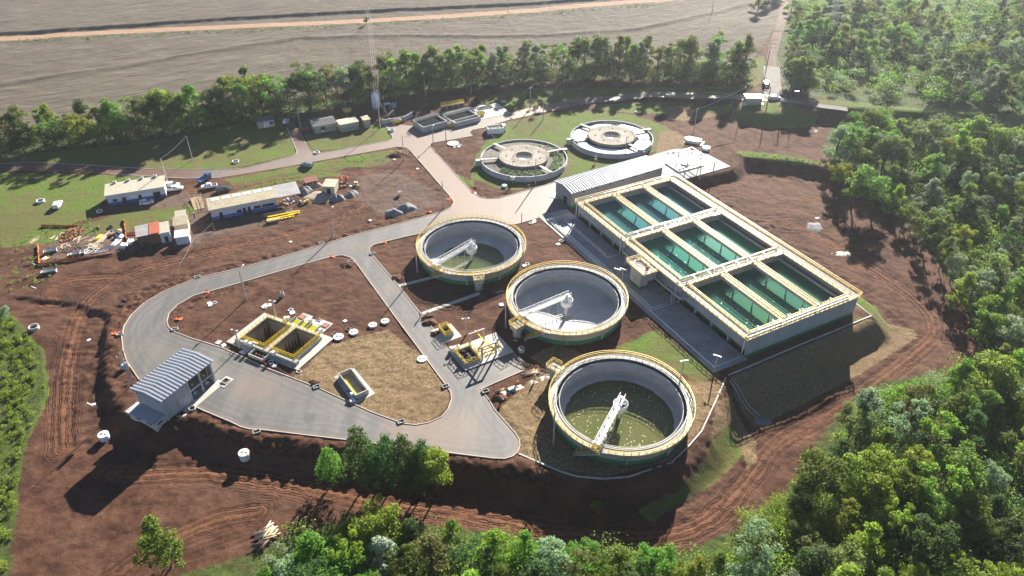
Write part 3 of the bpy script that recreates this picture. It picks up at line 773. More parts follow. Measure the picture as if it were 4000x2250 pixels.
def seq(a, b):
    """road outline from the survey point nearest a to the one nearest b"""
    f = lambda q: min(range(len(ROAD)), key=lambda i: (ROAD[i][0] - q[0]) ** 2 + (ROAD[i][1] - q[1]) ** 2)
    i, j = f(tuple(A(*a)[:2])), f(tuple(A(*b)[:2]))
    return ROAD[i:j + 1]
for a, b in (((0, 412), (722, 322)), ((752, 328), (964, 309)), ((1142, 314), (1284, 284)), ((1219, 321), (1395, 459)), ((966, 609), (1106, 848)), ((1290, 884), (488, 1021)), ((350, 955), (1034, 381)), ((1022, 372), (1000, 369)), ((553, 447), (277, 438))):
    q = seq(a, b)
    if len(q) > 1: kerb(q)
kerb(O([(1049, 589), (1010, 598), (966, 609)])); kerb(O([(1303, 563), (1358, 547), (1377, 539)]))
kerb(ISLAND + ISLAND[:1])
kerb(O([(1305, 1142), (1400, 1183), (1450, 1199), (1520, 1205), (1580, 1200), (1690, 1165), (1735, 1120), (1765, 1085), (1800, 1010), (1826, 950)]), .3, .18, "edge_beam")
kerb([tuple(p[:2]) for p in (A(1832, 945), A(2000, 873), A(2192, 795), A(2150, 762))], .3, .18, "edge_beam")
# ------------------------------------------------------------------ aeration basin
def aeration_basin():
    W, L, Z, ZW = 34.4, 72.0, 5.3, 3.15
    t = thing("aeration_basin", "huge rectangular concrete aeration basin of nine green water bays with yellow railings", "basin", BF, BANG)
    wall = lambda n, m, *b: MB().bx(*b).build(n, m, t)
    # outer walls
    wall("wall", "concrete_wall", 0, W, 0, .5, .9, Z); wall("wall", "concrete_wall", 0, W, L - .5, L, 0, Z)
    wall("wall", "concrete_wall", W - .5, W, .5, L - .5, 0, Z); wall("wall", "concrete_wall", 0, .5, .5, L - .5, 1.9, Z)
    wall("plinth", "green_paint", -.02, W + .02, -.03, .5, -.4, .9)
    wall("recessed_wall", "concrete_wall", 1.5, 1.9, .5, L - .5, .9, 1.9); wall("plinth", "green_paint", 1.35, 1.9, .5, L - .5, -.1, .9)
    MB().bx(.5, 1.5, .5, L - .5, 1.9, 2.1).build("channel_floor", "concrete_wall", t)
    for k in range(13):
        v = .35 + k * (L - .7) / 12
        p = wall("pillar", "concrete_wall", -.15, .45, v - .22, v + .22, .8, 2.2)
        MB().bx(-.18, .48, v - .25, v + .25, -.05, .8).build("pillar_foot", "green_paint", p)
    for v in (24, 48):
        wall("dividing_wall", "concrete_wall", .5, W - .5, v - .25, v + .25, 0, Z)
    # launder channel along the far long wall
    for v0, v1 in ((.5, 23.75), (24.25, 47.75), (48.25, 71.5)):
        wall("launder_beam", "concrete_wall", W - 2.1, W - 1.7, v0, v1, 2.6, 3.75)
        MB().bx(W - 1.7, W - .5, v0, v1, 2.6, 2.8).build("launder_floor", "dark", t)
    # water, one sheet for each basin
    for i, (v0, v1, mt) in enumerate(((.5, 23.75, "water_teal_green"), (24.25, 47.75, "water_teal"), (48.25, 71.5, "water_teal_blue"))):
        MB().add([(.5, v0, ZW), (W - 2.1, v0, ZW), (W - 2.1, v1, ZW), (.5, v1, ZW)], [(0, 1, 2, 3)]).build("water", mt, t)
        f = MB(); r = random.Random(i)
        for _ in range((40, 95, 0)[i]):
            u = r.choice((r.uniform(2, 10), r.uniform(13, 21))); v = v0 + r.uniform(3, 17); k = r.uniform(.06, .17)
            f.cyl((u, v), k, ZW, ZW + .03, 6)
        if f.v: f.build("foam", "foam_white", t, kind="stuff")
    # decks on the walls and dividers
    deck = lambda *b: MB().bx(*b).build("walkway", "deck_cream", t)
    deck(-1.3, .9, -.02, L + .6, Z, Z + .15); deck(W - 2.0, W + 1.0, -.02, L + .6, Z, Z + .15)
    deck(.9, W - 2.0, -.3, 1.5, Z, Z + .15); deck(.9, W - 2.0, L - 1.6, L + .6, Z, Z + .15)
    for v in (24, 48): deck(.9, W - 2.0, v - 1.1, v + 1.1, Z, Z + .15)
    for b, (v0, v1) in enumerate(((1.5, 22.7), (25.3, 46.7), (49.3, 70.4))):
        for u in (11.5, 22.5):
            br = deck(u - .55, u + .55, v0 - .2, v1 + .2, Z - .02, Z + .14)
            MB().bx(u - .5, u - .3, v0, v1, Z - .55, Z - .02).build("beam", "concrete_wall", br); MB().bx(u + .3, u + .5, v0, v1, Z - .55, Z - .02).build("beam", "concrete_wall", br)
            for s in (-.5, .5): MB().rail([(u + s, v0, Z + .14), (u + s, v1, Z + .14)], step=1.6, w=.1).build("guard_rail", "yellow", br, kind="stuff")
            for dv in (4.2, 9.8, 16.4):
                MB().cyl((u, v0 + dv), .2, 2.0, Z - .02, 10).build("column", "concrete_wall", t)
    rl = lambda pts: MB().rail(pts, step=1.6, w=.1).build("guard_rail", "yellow", t, kind="stuff")
    z = Z + .15
    rl([(-1.2, 0, z), (-1.2, L + .5, z)]); rl([(W + .9, 0, z), (W + .9, L + .5, z)])
    rl([(-1.2, -.2, z), (W + .9, -.2, z)]); rl([(-1.2, L + .5, z), (W + .9, L + .5, z)])
    us = [(1.0, 10.7), (12.3, 21.7), (23.3, W - 2.1)]
    for (v0, v1) in ((1.4, 22.8), (25.2, 46.8), (49.2, 70.5)):
        rl([(.85, v0, z), (.85, v1, z)]); rl([(W - 1.95, v0, z), (W - 1.95, v1, z)])
        for u0, u1 in us:
            rl([(u0, v0, z), (u1, v0, z)]); rl([(u0, v1, z), (u1, v1, z)])
    # white air mains on trestles with drop legs into the water
    for i, v in enumerate((.55, 24.9, 49.0, L - .4)):
        main = MB().tube([(-1.0, v, 1.2 if i == 0 else .4), (-1.0, v, z + .8), (-.6, v, z + 1.1), (W - 3.0, v, z + 1.1)], .17, 8).build("air_main", "white_pipe", t, True)
        if i in (1, 2): MB().tube([(-.4, v - 1.0, z + .95), (W - 4, v - 1.0, z + .95)], .13, 8).build("branch_pipe", "white_pipe", main, True)
        for k in range(7):
            u = 2.2 + k * 4.6
            MB().bar((u, v, z), (u, v, z + 1.0), .12).bar((u - .3, v, z + .02), (u + .3, v, z + .02), .3, .06).build("trestle", "white_pipe", main)
            if k < 6:
                s = -1 if i else 1
                MB().tube([(u + 1.5, v, z + 1.1), (u + 1.5, v + s * 1.5, z + 1.1), (u + 1.5, v + s * 1.75, z + .7), (u + 1.5, v + s * 1.75, 2.6)], .07, 6).build("drop_leg", "galvanised", main)
                MB().bar((u + 1.5, v + s * .6, z + 1.1), (u + 1.5, v + s * .6, z + 1.45), .22).build("valve", "white_paint", main)
    # distribution chamber hung on the near long side
    c = MB().bx(-5.7, -3.3, 33.2, 37.6, .8, Z - .2).build("chamber", "concrete_pale", t)
    MB().bx(-5.75, -3.25, 33.15, 37.65, -.1, .8).build("plinth", "green_paint", c); MB().bx(-3.3, -1.25, 32.6, 38.4, 2.4, Z - .2).build("chamber_neck", "concrete_pale", c)
    MB().bx(-6.2, -1.3, 31.6, 39.3, Z - .2, Z + .1).build("chamber_deck", "deck_cream", c)
    MB().rail([(-1.4, 31.7, Z + .1), (-6.1, 31.7, Z + .1), (-6.1, 39.2, Z + .1), (-1.4, 39.2, Z + .1)], step=1.2, w=.07).build("guard_rail", "yellow", c, kind="stuff")
    MB().rail([(-2.6, 34, Z + .1), (-2.6, 38, Z + .1), (-3.8, 38, Z + .1)], step=1.2, w=.07).build("guard_rail", "yellow", c, kind="stuff")
    MB().bx(-5.2, -4.6, 36.2, 36.8, Z + .1, Z + .14).build("hatch", "dark", c); MB().bx(-3.9, -3.5, 33.4, 33.8, Z + .1, Z + 1.1).build("gate_post", "rust_sheet", c)
    # cream transfer pipes from the chamber to the outer bays
    for v0, v1, e in ((39.2, 46.2, 46.9), (31.7, 22.2, 21.6)):
        MB().tube([(-2.2, v0, 3.4), (-2.2, v1, 3.4), (-2.0, (v1 + e) / 2 + (e - v1) * .3, 3.4), (-1.4, e, 3.4), (0, e, 3.4)], .28, 10).build("transfer_pipe", "concrete_pale", t, True)
        for k in (.3, .75): MB().bx(-2.45, -1.95, v0 + (v1 - v0) * k - .2, v0 + (v1 - v0) * k + .2, 0, 3.1).build("pipe_pier", "green_paint" if k < .5 else "concrete_wall", t)
    for v in (24, 48):
        for d in (-.3, .3): MB().tube([(-.5, v + d, .1), (-.5, v + d, Z - .1)], .16, 8).build("downpipe", "galvanised", t, True)
aeration_basin()
# apron slab with the air lines laid on it
pad = MB().prism(local_rect(BF, BANG, -10.0, -.05, -.6, 78.5), -.1, .1).build("apron_slab", "apron_concrete"); tag(pad, "long stained concrete apron slab beside the aeration basin", "slab")
kerbp = local_rect(BF, BANG, -10.3, -10.0, -.6, 78.5)
def air_line(us, vs, lbl, r=.14):
    c, s = math.cos(BANG), math.sin(BANG)
    pts = [(BF.x + c * u - s * v, BF.y + s * u + c * v, .1 + r + .06) for u, v in zip(us, vs)]
    tag(MB().tube(pts, r, 8).build("air_line", "white_pipe", None, True), lbl, "pipe", "air lines on the apron")
air_line((-1.0, -8.8, -8.8, -8.8, -1.2), (75.2, 75.2, 75, .6, .6), "outermost air line along the apron edge, running to the front corner of the basin")
air_line((-1.0, -8.2, -8.2, -1.2), (74.4, 74.4, 24.2, 24.2), "middle air line on the apron, turning in below the front dividing wall")
air_line((-1.0, -7.6, -7.6, -7.4, -3), (73.6, 73.6, 25.2, 25.0, 25.0), "air line just inside the middle one, turning in below the front dividing wall")
air_line((-1.0, -4.6, -4.6, -4.5, -1.2), (72.9, 72.9, 49.6, 49.4, 49.4), "short inner air line near the basin wall, ending at the rear dividing wall")
air_line((-1.0, -4.0, -4.0), (72.2, 72.2, 51), "shortest air line on the apron, hugging the basin wall")

# ------------------------------------------------------------------ new clarifiers
def ang_to(c, p): return math.atan2(p.y - c[1], p.x - c[0])
def clarifier(c, label, bridge_px, box_px, stair_px, stair_top_px, water=None, seed=0, tail=None):
    t = thing("clarifier", label, "tank", (c[0], c[1], 0), 0, "round concrete clarifiers")
    N = 96
    MB().lathe([(13.9, 1.1), (13.9, 3.1), (14.6, 3.3)], N).build("wall", "concrete_pale", t, True)
    MB().lathe([(13.98, -.3), (13.98, 1.12), (13.8, 1.14)], N).build("plinth", "green_paint", t, True)
    MB().lathe([(13.35, 3.5), (13.35, 3.3), (15.0, 3.3), (15.0, 3.5)], N, closed=True).build("walkway", "deck_cream", t)
    MB().lathe([(12.75, 2.3), (12.75, 3.25), (12.6, 3.25), (12.6, 2.12), (13.3, 2.1)], N).build("launder", "concrete_wall", t)
    MB().lathe([(13.3, 3.58), (13.3, 2.3), (12.75, 2.3)], N).build("launder_bed", "launder_shade", t)  # outer face and bed in the darkened colour, painted as recess shade
    MB().lathe([(13.32, 3.5), (13.32, 3.62), (13.5, 3.62), (13.5, 3.5)], N).build("rim", "concrete_pale", t)
    MB().lathe([(13.2, 2.15), (13.2, .7), (13.05, .65), (13.05, -.9)], N).build("inner_wall", "tank_lining", t, True)
    MB().lathe([(13.05, -.9), (9, -1.46), (4, -2.15), (1.6, -2.48), (1.5, -2.9), (0, -2.9)], N).build("floor", "floor_basin", t)
    bz = A(*bridge_px, 3.9); ba = ang_to(c, bz)
    # outer hand rail leaves gaps at bridge, box and stair
    st = A(*stair_top_px, 3.5); sa = ang_to(c, st)
    ring = lambda r, z, a0, a1, n: [(r * math.cos(a0 + (a1 - a0) * i / n), r * math.sin(a0 + (a1 - a0) * i / n), z) for i in range(n + 1)]
    MB().rail(ring(14.9, 3.5, sa + .09, sa + 2 * math.pi - .06, 62), step=1.5, w=.1).build("guard_rail", "yellow", t, kind="stuff")
    MB().rail(ring(13.55, 3.62, ba + .12, ba + 2 * math.pi - .12, 62), h=.9, step=1.5, w=.05, toe=False).build("inner_rail", "white_paint", t, kind="stuff")
    for k in range(10):
        a = sa + .35 + k * 2 * math.pi / 10
        m = MB(); ca, sn = math.cos(a), math.sin(a)
        q = [(13.9, 0), (14.15, 0), (14.95, 2.9), (14.95, 3.3), (13.9, 3.3)]
        vs = [(r * ca - s * sn, r * sn + s * ca, z) for s in (-.12, .12) for r, z in q]
        m.add(vs, [(0, 1, 2, 3, 4), (9, 8, 7, 6, 5)] + [(i, i + 5, (i + 1) % 5 + 5, (i + 1) % 5) for i in range(5)]); m.build("buttress", "concrete_pale", t)
    col = MB().cyl((0, 0), .45, -2.9, 3.5, 14).build("centre_column", "concrete", t, True)
    MB().lathe([(1.45, 1.4), (1.5, 1.4), (1.5, 2.15), (1.58, 2.2), (1.58, 2.95), (1.42, 2.95), (1.42, 1.4)], 28).build("feed_well", "steel_scraper", col, True)
    MB().bar((-1.45, 0, 2.7), (1.45, 0, 2.7), .1).bar((0, -1.45, 2.7), (0, 1.45, 2.7), .1).build("feed_well_cross", "steel_scraper", col)
    # half bridge: a white lattice girder from the centre to the rim
    br = bpy.data.objects.new("bridge", None); COL.objects.link(br); br.parent = t; br.rotation_euler = (0, 0, ba)
    LB, n = 13.6, 11
    MB().bx(-1.0, LB, -.5, .5, 3.78, 3.86).build("deck", "galvanised", br)
    for s in (-.55, .55):
        m = MB(); z0, z1 = 3.7, 4.95
        m.bar((-1, s, z0), (LB, s, z0), .13); m.bar((-1, s, z1), (LB, s, z1), .09); m.bar((-1, s, (z0 + z1) / 2), (LB, s, (z0 + z1) / 2), .05)
        for i in range(n + 1):
            x = -1 + (LB + 1) * i / n; m.bar((x, s, z0), (x, s, z1), .07)
            if i < n: m.bar((x, s, z0 if i % 2 else z1), (x + (LB + 1) / n, s, z1 if i % 2 else z0), .05)
        m.build("girder", "white_paint", br)
    MB().bx(-.5, .5, -.5, .5, 3.5, 3.78).build("turntable", "white_paint", br); MB().bx(-.35, .25, -.25, .25, 3.86, 4.7).build("drive_motor", "white_paint", br)
    MB().bx(LB - .6, LB + .1, -.95, .95, 3.62, 3.95).build("end_carriage", "white_paint", br); MB().bx(LB - 2.2, LB - 1.6, .6, 1.1, 4.0, 4.9).build("control_box", "white_paint", br)
    # scraper truss hanging from the bridge
    sc = MB(); zs = lambda x: -.9 - (13.05 - x) * .138 + .25
    sc.bar((1, -.35, zs(1) + .9), (10.5, -.35, zs(10.5) + .55), .07); sc.bar((1, .35, zs(1) + .9), (10.5, .35, zs(10.5) + .55), .07)
    for k in range(9):
        x = 1.2 + k * 1.15; sc.bar((x, -.35, zs(x) + .85), (x, .35, zs(x) + .85), .05); sc.bar((x, -.7, zs(x)), (x + .8, .5, zs(x)), .04, .3); sc.bar((x, 0, zs(x)), (x, 0, zs(x) + .85), .05)
    for x in (2.6, 5.4, 8.2): sc.bar((x, 0, zs(x) + .8), (x, 0, 3.7), .04)
    sc.build("scraper", "steel_scraper", br)
    # outlet box on a round pedestal beside the rim
    b = A(*box_px, 3.5); bx = bpy.data.objects.new("outlet_box", None); COL.objects.link(bx); bx.parent = t; bx.location = (b.x - c[0], b.y - c[1], 0); bx.rotation_euler = (0, 0, ang_to(c, b))
    MB().bx(-2.2, 1.5, -1.4, 1.4, 3.3, 3.55).build("deck", "deck_cream", bx); MB().bx(-1.3, 1.3, -1.15, 1.15, 2.4, 3.3).build("chamber", "concrete_pale", bx)
    MB().cyl((0, 0), 1.05, -.1, 2.4, 24).build("pedestal", "concrete", bx, True); MB().bx(-.45, .45, -.35, .35, 3.55, 3.58).build("hatch", "dark", bx)
    MB().rail([(-1.0, 1.35, 3.55), (1.45, 1.35, 3.55), (1.45, -1.35, 3.55), (-1.0, -1.35, 3.55)], step=1.1, w=.07).build("guard_rail", "yellow", bx, kind="stuff")
    # stair down to the path
    e = A(*stair_px, 0); s0 = Vector((st.x - c[0], st.y - c[1], 3.5)); e = Vector((e.x - c[0], e.y - c[1], 0))
    s0 = s0.normalized() * 1 and Vector((15.0 * math.cos(sa), 15.0 * math.sin(sa), 3.5))
    d = (e - s0); nrm = Vector((-d.y, d.x, 0)).normalized() * .5
    stair = bpy.data.objects.new("stair", None); COL.objects.link(stair); stair.parent = t
    for k in range(14):
        q = s0.lerp(e, (k + .7) / 15); dh = Vector((d.x, d.y, 0)).normalized() * .16
        MB().bar(q - nrm, q + nrm, .3, .05).build("tread", "concrete_pale", stair)
    for s in (-1, 1):
        MB().bar(s0 + nrm * s + Vector((0, 0, -.1)), e + nrm * s, .08, .3).build("stringer", "concrete_pale", stair)
        m = MB()
        for k in range(6):
            q = s0.lerp(e, k / 5) + nrm * s; m.bar(q, q + Vector((0, 0, 1.05)), .06)
        for hgt in (1.05, .55): m.bar(s0 + nrm * s + Vector((0, 0, hgt)), e + nrm * s + Vector((0, 0, hgt)), .06)
        m.build("guard_rail", "yellow", stair, kind="stuff")
    if water:
        zw, rw, mt, nf = water
        m = MB(); rr = random.Random(seed)
        k = 56; rad = [rw + .25 * math.sin(3.1 * i) + rr.uniform(-.15, .15) for i in range(k)]
        m.add([(rad[i] * math.cos(2 * math.pi * i / k), rad[i] * math.sin(2 * math.pi * i / k), zw) for i in range(k)], [tuple(range(k))]).build("water", mt, t)
        if nf:
            f = MB()
            for _ in range(nf):
                a = rr.uniform(0, 6.28); r = rw * .92 * math.sqrt(rr.random()); k2 = rr.uniform(.05, .16)
                f.cyl((r * math.cos(a), r * math.sin(a)), k2, zw - .01, zw + .02, 6)
            f.build("foam", "wood_pale", t, kind="stuff")
    return t
k6 = lambda x, y: (966 + x * .25, 483 + y * .25); k3 = lambda x, y: (1030.4 + x * .25, 644 + y * .25); k4 = lambda x, y: (1223.6 + x * .25, 837 + y * .25)
clarifier(T1, "round clarifier beside the road junction, shallow olive water on its floor", k6(520, 725), k6(950, 862), k6(476, 862), k6(640, 812), (-1.46, 9.0, "water_olive", 0), 1)
clarifier(T2, "empty round clarifier with a dry sunlit floor, middle one of three", k3(1110, 600), k3(1085, 690), k3(1165, 828), k3(1345, 800), None, 2)
clarifier(T3, "round clarifier nearest the wooded slope, olive green water dotted with froth", k4(1110, 1125), k4(690, 345), k4(888, 1215), k4(1160, 1185), (-1.13, 11.4, "water_olive_green", 330), 3)

# ------------------------------------------------------------------ old digesters
def old_tank(c, label, foam):
    t = thing("digester", label, "tank", (c[0], c[1], 0), 0, "older round tanks with a raised centre deck")
    N = 80
    MB().lathe([(14.5, 0), (14.5, 1.8), (14.85, 1.8), (14.85, -.2)], N).build("outer_wall", "concrete_wall", t, True)
    ring_m = MB().lathe([(14.5, 1.25), (8.3, 1.25)], N)
    if foam:
        ring_m.build("sludge", "water_dark", t); r = random.Random(5)
        for a0, a1, r0, r1 in ((-.2, 1.25, 9.0, 14.2), (1.4, 2.3, 8.8, 12.6), (2.35, 3.4, 9.0, 14.3), (3.35, 5.5, 9.4, 14.2), (5.35, 6.2, 9.0, 14.3)):
            n = 26; m = MB(); vs = []
            for i in range(n + 1):
                a = a0 + (a1 - a0) * i / n; k = max(0.0, math.sin(math.pi * i / n)) ** .35
                vs += [(((r0 + r1) / 2 - (r1 - r0) / 2 * k + r.uniform(-.2, .2)) * math.cos(a), ((r0 + r1) / 2 - (r1 - r0) / 2 * k) * math.sin(a), 1.29), (((r0 + r1) / 2 + (r1 - r0) / 2 * k + r.uniform(-.2, .2)) * math.cos(a), ((r0 + r1) / 2 + (r1 - r0) / 2 * k) * math.sin(a), 1.29)]
            m.add(vs, [(2 * i, 2 * i + 1, 2 * i + 3, 2 * i + 2) for i in range(n)]).build("foam", "foam_white", t, kind="stuff")
    else:
        ring_m.build("sludge", "scum", t)
    MB().lathe([(8.6, 2.25), (8.6, 2.5), (3.0, 2.5), (3.0, 2.3)], 64).build("centre_deck", "concrete_old", t)
    MB().lathe([(8.3, 2.25), (8.3, .6)], 64).build("deck_wall", "concrete_old", t, True)
    MB().lathe([(3.0, 2.5), (2.9, 2.5), (2.9, 1.1)], 40).build("well_wall", "concrete_old", t, True); MB().cyl((0, 0), 2.9, 1.2, 1.35, 40).build("well_foam", "foam_white", t)
    ring = lambda r, n: [(r * math.cos(2 * math.pi * i / n), r * math.sin(2 * math.pi * i / n), 2.5) for i in range(n)]
    MB().rail(ring(8.45, 40), step=1.4, w=.055, closed=True, toe=False).build("guard_rail", "deck_cream", t, kind="stuff")
    MB().rail(ring(3.3, 18), step=1.2, w=.055, closed=True, toe=False).build("guard_rail", "deck_cream", t, kind="stuff")
    for k, a in enumerate((2.35, .42, 3.3, 5.35)):
        ca, sn = math.cos(a), math.sin(a)
        b = MB().box((11.6 * ca, 11.6 * sn, 2.08), (6.4, 1.1, .2), a).build("bridge", "concrete_pale", t)
        if k in (1, 2):
            for s in (-.5, .5): MB().rail([(8.6 * ca - s * sn, 8.6 * sn + s * ca, 2.18), (14.7 * ca - s * sn, 14.7 * sn + s * ca, 2.18)], step=1.2, w=.05, toe=False).build("guard_rail", "deck_cream", b, kind="stuff")
            MB().box((15.6 * ca, 15.6 * sn, 1.0), (1.8, 1.5, 2.0), a).build("abutment", "concrete_pale", b)
    for k in range(7):
        a = .5 + k * .9; q = MB().box((5.9 * math.cos(a), 5.9 * math.sin(a), 2.56), (.8, .5, .12), a + 1.57).build("hatch", "wood_dark", t)
    if not foam:
        return t
    return t
OT1, OT2 = (4.0, 229.8), (35.8, 247.0)
old_tank(OT1, "older round tank overgrown with weeds, lawn around it", False)
old_tank(OT2, "older round tank full of white foam, next to the weedy one", True)

# ------------------------------------------------------------------ blower house
def corrugated(m, x0, x1, y0, y1, z0, z1, d=.26):
    """one trapezoid roof sheet, from the eave at y0,z0 to y1,z1"""
    w = x1 - x0; q = [(x0, 0), (x0 + .12 * w, 0), (x0 + .3 * w, d), (x0 + .7 * w, d), (x0 + .88 * w, 0), (x1 - .004, 0)]
    n = len(q)
    vs = [(x, y, z + h) for y, z in ((y0, z0), (y1, z1)) for x, h in q] + [(x, y, z + h - .03) for y, z in ((y0, z0), (y1, z1)) for x, h in q]
    fs = [(i, i + 1, n + i + 1, n + i) for i in range(n - 1)] + [(2 * n + n + i, 2 * n + n + i + 1, 2 * n + i + 1, 2 * n + i) for i in range(n - 1)]
    fs += [(2 * n + i, 2 * n + i + 1, i + 1, i) for i in range(n - 1)] + [(n + i, n + i + 1, 3 * n + i + 1, 3 * n + i) for i in range(n - 1)]
    return m.add(vs, fs)
def ribbed_roof(parent, L, W, ze, zr, n, mat, over=.6):
    """gable roof, each sheet a part; shares two meshes"""
    w = (L + 2 * over) / n
    a = corrugated(MB(), 0, w, -over, W / 2, ze, zr).mesh("roof_sheet", mat); b = corrugated(MB(), 0, w, W / 2, W + over, zr, ze).mesh("roof_sheet", mat)
    for k in range(n):
        inst("roof_sheet", a, parent, (-over + k * w, 0, 0)); inst("roof_sheet", b, parent, (-over + k * w, 0, 0))
def blower_house():
    o = Vector((18.0, 197.6, 0)); t = thing("blower_house", "long grey panel blower house with ribbed silver roof behind the aeration basin", "building", o, R(30.5))
    L, W, H = 35.4, 8.6, 5.1
    def panels(axis, n, fixed, a0, a1, skip=()):
        for k in range(n):
            if k in skip: continue
            p0 = a0 + (a1 - a0) * k / n + .02; p1 = a0 + (a1 - a0) * (k + 1) / n - .02
            m = MB()
            if axis == 'x': m.bx(p0, p1, fixed, fixed + .15, .75, H)
            else: m.bx(fixed, fixed + .15, p0, p1, .75, H)
            m.build("wall_panel", "panel_grey", t)
    panels('x', 14, 0, 0, L); panels('x', 14, W - .15, 0, L); panels('y', 4, 0, .17, W - .17, (1,)); panels('y', 4, L - .15, .17, W - .17)
    MB().bx(.05, L - .05, .03, .12, -.1, H - .05).build("wall", "dark", t); MB().bx(.05, L - .05, W - .12, W - .03, -.1, H - .05).build("wall", "dark", t)
    MB().bx(-.04, L + .04, -.04, .16, -.2, .75).build("plinth", "green_paint", t); MB().bx(-.04, .16, 4.2, W, -.2, .75).build("plinth", "green_paint", t); MB().bx(-.04, .16, .17, 2.3, -.2, .75).build("plinth", "green_paint", t)
    MB().bx(0, .15, 2.27, 4.18, 3.3, H).build("wall_panel", "panel_grey", t); MB().bx(.2, .26, 2.3, 4.2, 0, 3.3).build("door", "dark", t)
    for s in (0.0, L - .15):
        MB().add([(s, .1, H), (s, W - .1, H), (s, W / 2, H + .85), (s + .15, .1, H), (s + .15, W - .1, H), (s + .15, W / 2, H + .85)], [(0, 1, 2), (5, 4, 3), (0, 3, 4, 1), (1, 4, 5, 2), (2, 5, 3, 0)]).build("gable", "panel_grey", t)
    ribbed_roof(t, L, W, H + .05, H + .95, 38, "roof_steel")
    for k in range(6): MB().bx(4 + k * 5, 4.5 + k * 5, -.3, -.01, H - .65, H - .35).build("floodlight", "dark", t)
    MB().bx(-.6, -.05, 1.9, 4.6, 3.35, 3.5).build("door_canopy", "white_paint", t)
blower_house()
q = A(1400, 493); tag(MB().cyl((0, 0), 1.9, 0, .12, 24).build("manhole_cover_slab", "white_paint"), "round white slab at the blower house door", "slab").location = (q.x, q.y, .02)

# ------------------------------------------------------------------ dewatering house on the bank edge
def dewatering_house():
    o = Vector((-70.8, 108.0, 0)); t = thing("dewatering_house", "two storey concrete dewatering house with wavy silver roof and open side", "building", o, R(63.6))
    L, W, H = 12.9, 7.4, 5.9       # u along the open side, v away from the road
    Pp = lambda n, m, *b: MB().bx(*b).build(n, m, t)
    for u in (0, 3.2, 6.45, 9.65, L):
        Pp("column", "concrete", u - .2, u + .2, -.1, .3, -.1, H); Pp("column", "concrete", u - .2, u + .2, W - .3, W + .1, -1.5, H)
    Pp("wall", "concrete_wall", .2, 3.0, 0, .2, -.1, H); Pp("wall", "concrete_wall", 3.4, 6.25, 0, .2, -.1, H)
    Pp("wall", "concrete_wall", .2, L - .2, W - .2, W, -1.5, H); Pp("wall", "concrete_wall", -.1, .1, .3, W - .3, -1.5, H); Pp("wall", "concrete_wall", L - .1, L + .1, .3, W - .3, 0, H)
    Pp("floor", "concrete", 6.4, L, .2, W - .2, 2.45, 2.7); Pp("beam", "concrete", 6.65, L - .2, -.05, .25, 2.35, 2.75); Pp("floor", "concrete", .2, L, .2, W - .2, -.1, .06)
    for s in (0.0, L - .15):
        MB().add([(s, -.1, H), (s, W + .1, H), (s, W / 2, H + .6), (s + .15, -.1, H), (s + .15, W + .1, H), (s + .15, W / 2, H + .6)], [(0, 1, 2), (5, 4, 3), (0, 3, 4, 1), (1, 4, 5, 2), (2, 5, 3, 0)]).build("gable", "concrete_wall", t)
    ribbed_roof(t, L, W, H + .05, H + .65, 17, "roof_steel", .85)
    for u in (7.6, 10.8): Pp("chute", "yellow_bright", u, u + .45, .4, 2.2, 3.2, 3.5)
    Pp("downpipe", "yellow_bright", L - 1.0, L - .9, .3, .4, 2.7, 5)
    # lean-to store below the gable
    a = Pp("annex", "concrete_pale", -3.0, -.1, .2, W + .2, -2.6, 1.7); MB().bx(-3.3, -.1, -.1, W + .9, 1.7, 1.9).build("annex_roof", "concrete_wall", a)
    for v in (1.2, 4.4): MB().bx(-3.03, -2.98, v, v + 1.3, .8, 1.15).build("vent", "dark", a)
    MB().bx(-2.4, -1.1, .16, .2, .8, 1.15).build("vent", "dark", a)
    Pp("forecourt_slab", "concrete_pale", 1.5, 13.8, -2.0, -.1, -.05, .09)
    for u in (7.7, 11.2):
        MB().bar((u, 1.2, .5), (u + .9, 1.2, .5), .7, .5).bar((u + .1, .8, .2), (u + .1, 1.6, .2), .12).build("pump", "steel_scraper", t)
dewatering_house()
q = A(566, 960); sump = thing("drain_sump", "rectangular open drain sump on a white slab at the road, by the dewatering house", "drain", (q.x, q.y, 0), R(63.6))
MB().bx(-1.6, 1.4, -1.3, 1.0, 0, .12).build("slab", "concrete_pale", sump)
for a in ((-.7, .9, -.95, -.8), (-.7, .9, .45, .6), (-.7, -.55, -.8, .45), (.75, .9, -.8, .45)): MB().bx(*a, .12, .35).build("kerb_wall", "concrete_pale", sump)
MB().bx(-.55, .75, -.8, .45, .12, .15).build("water", "dark", sump); MB().bx(-1.35, -.95, -.3, .1, .12, .16).build("inlet", "dark", sump)
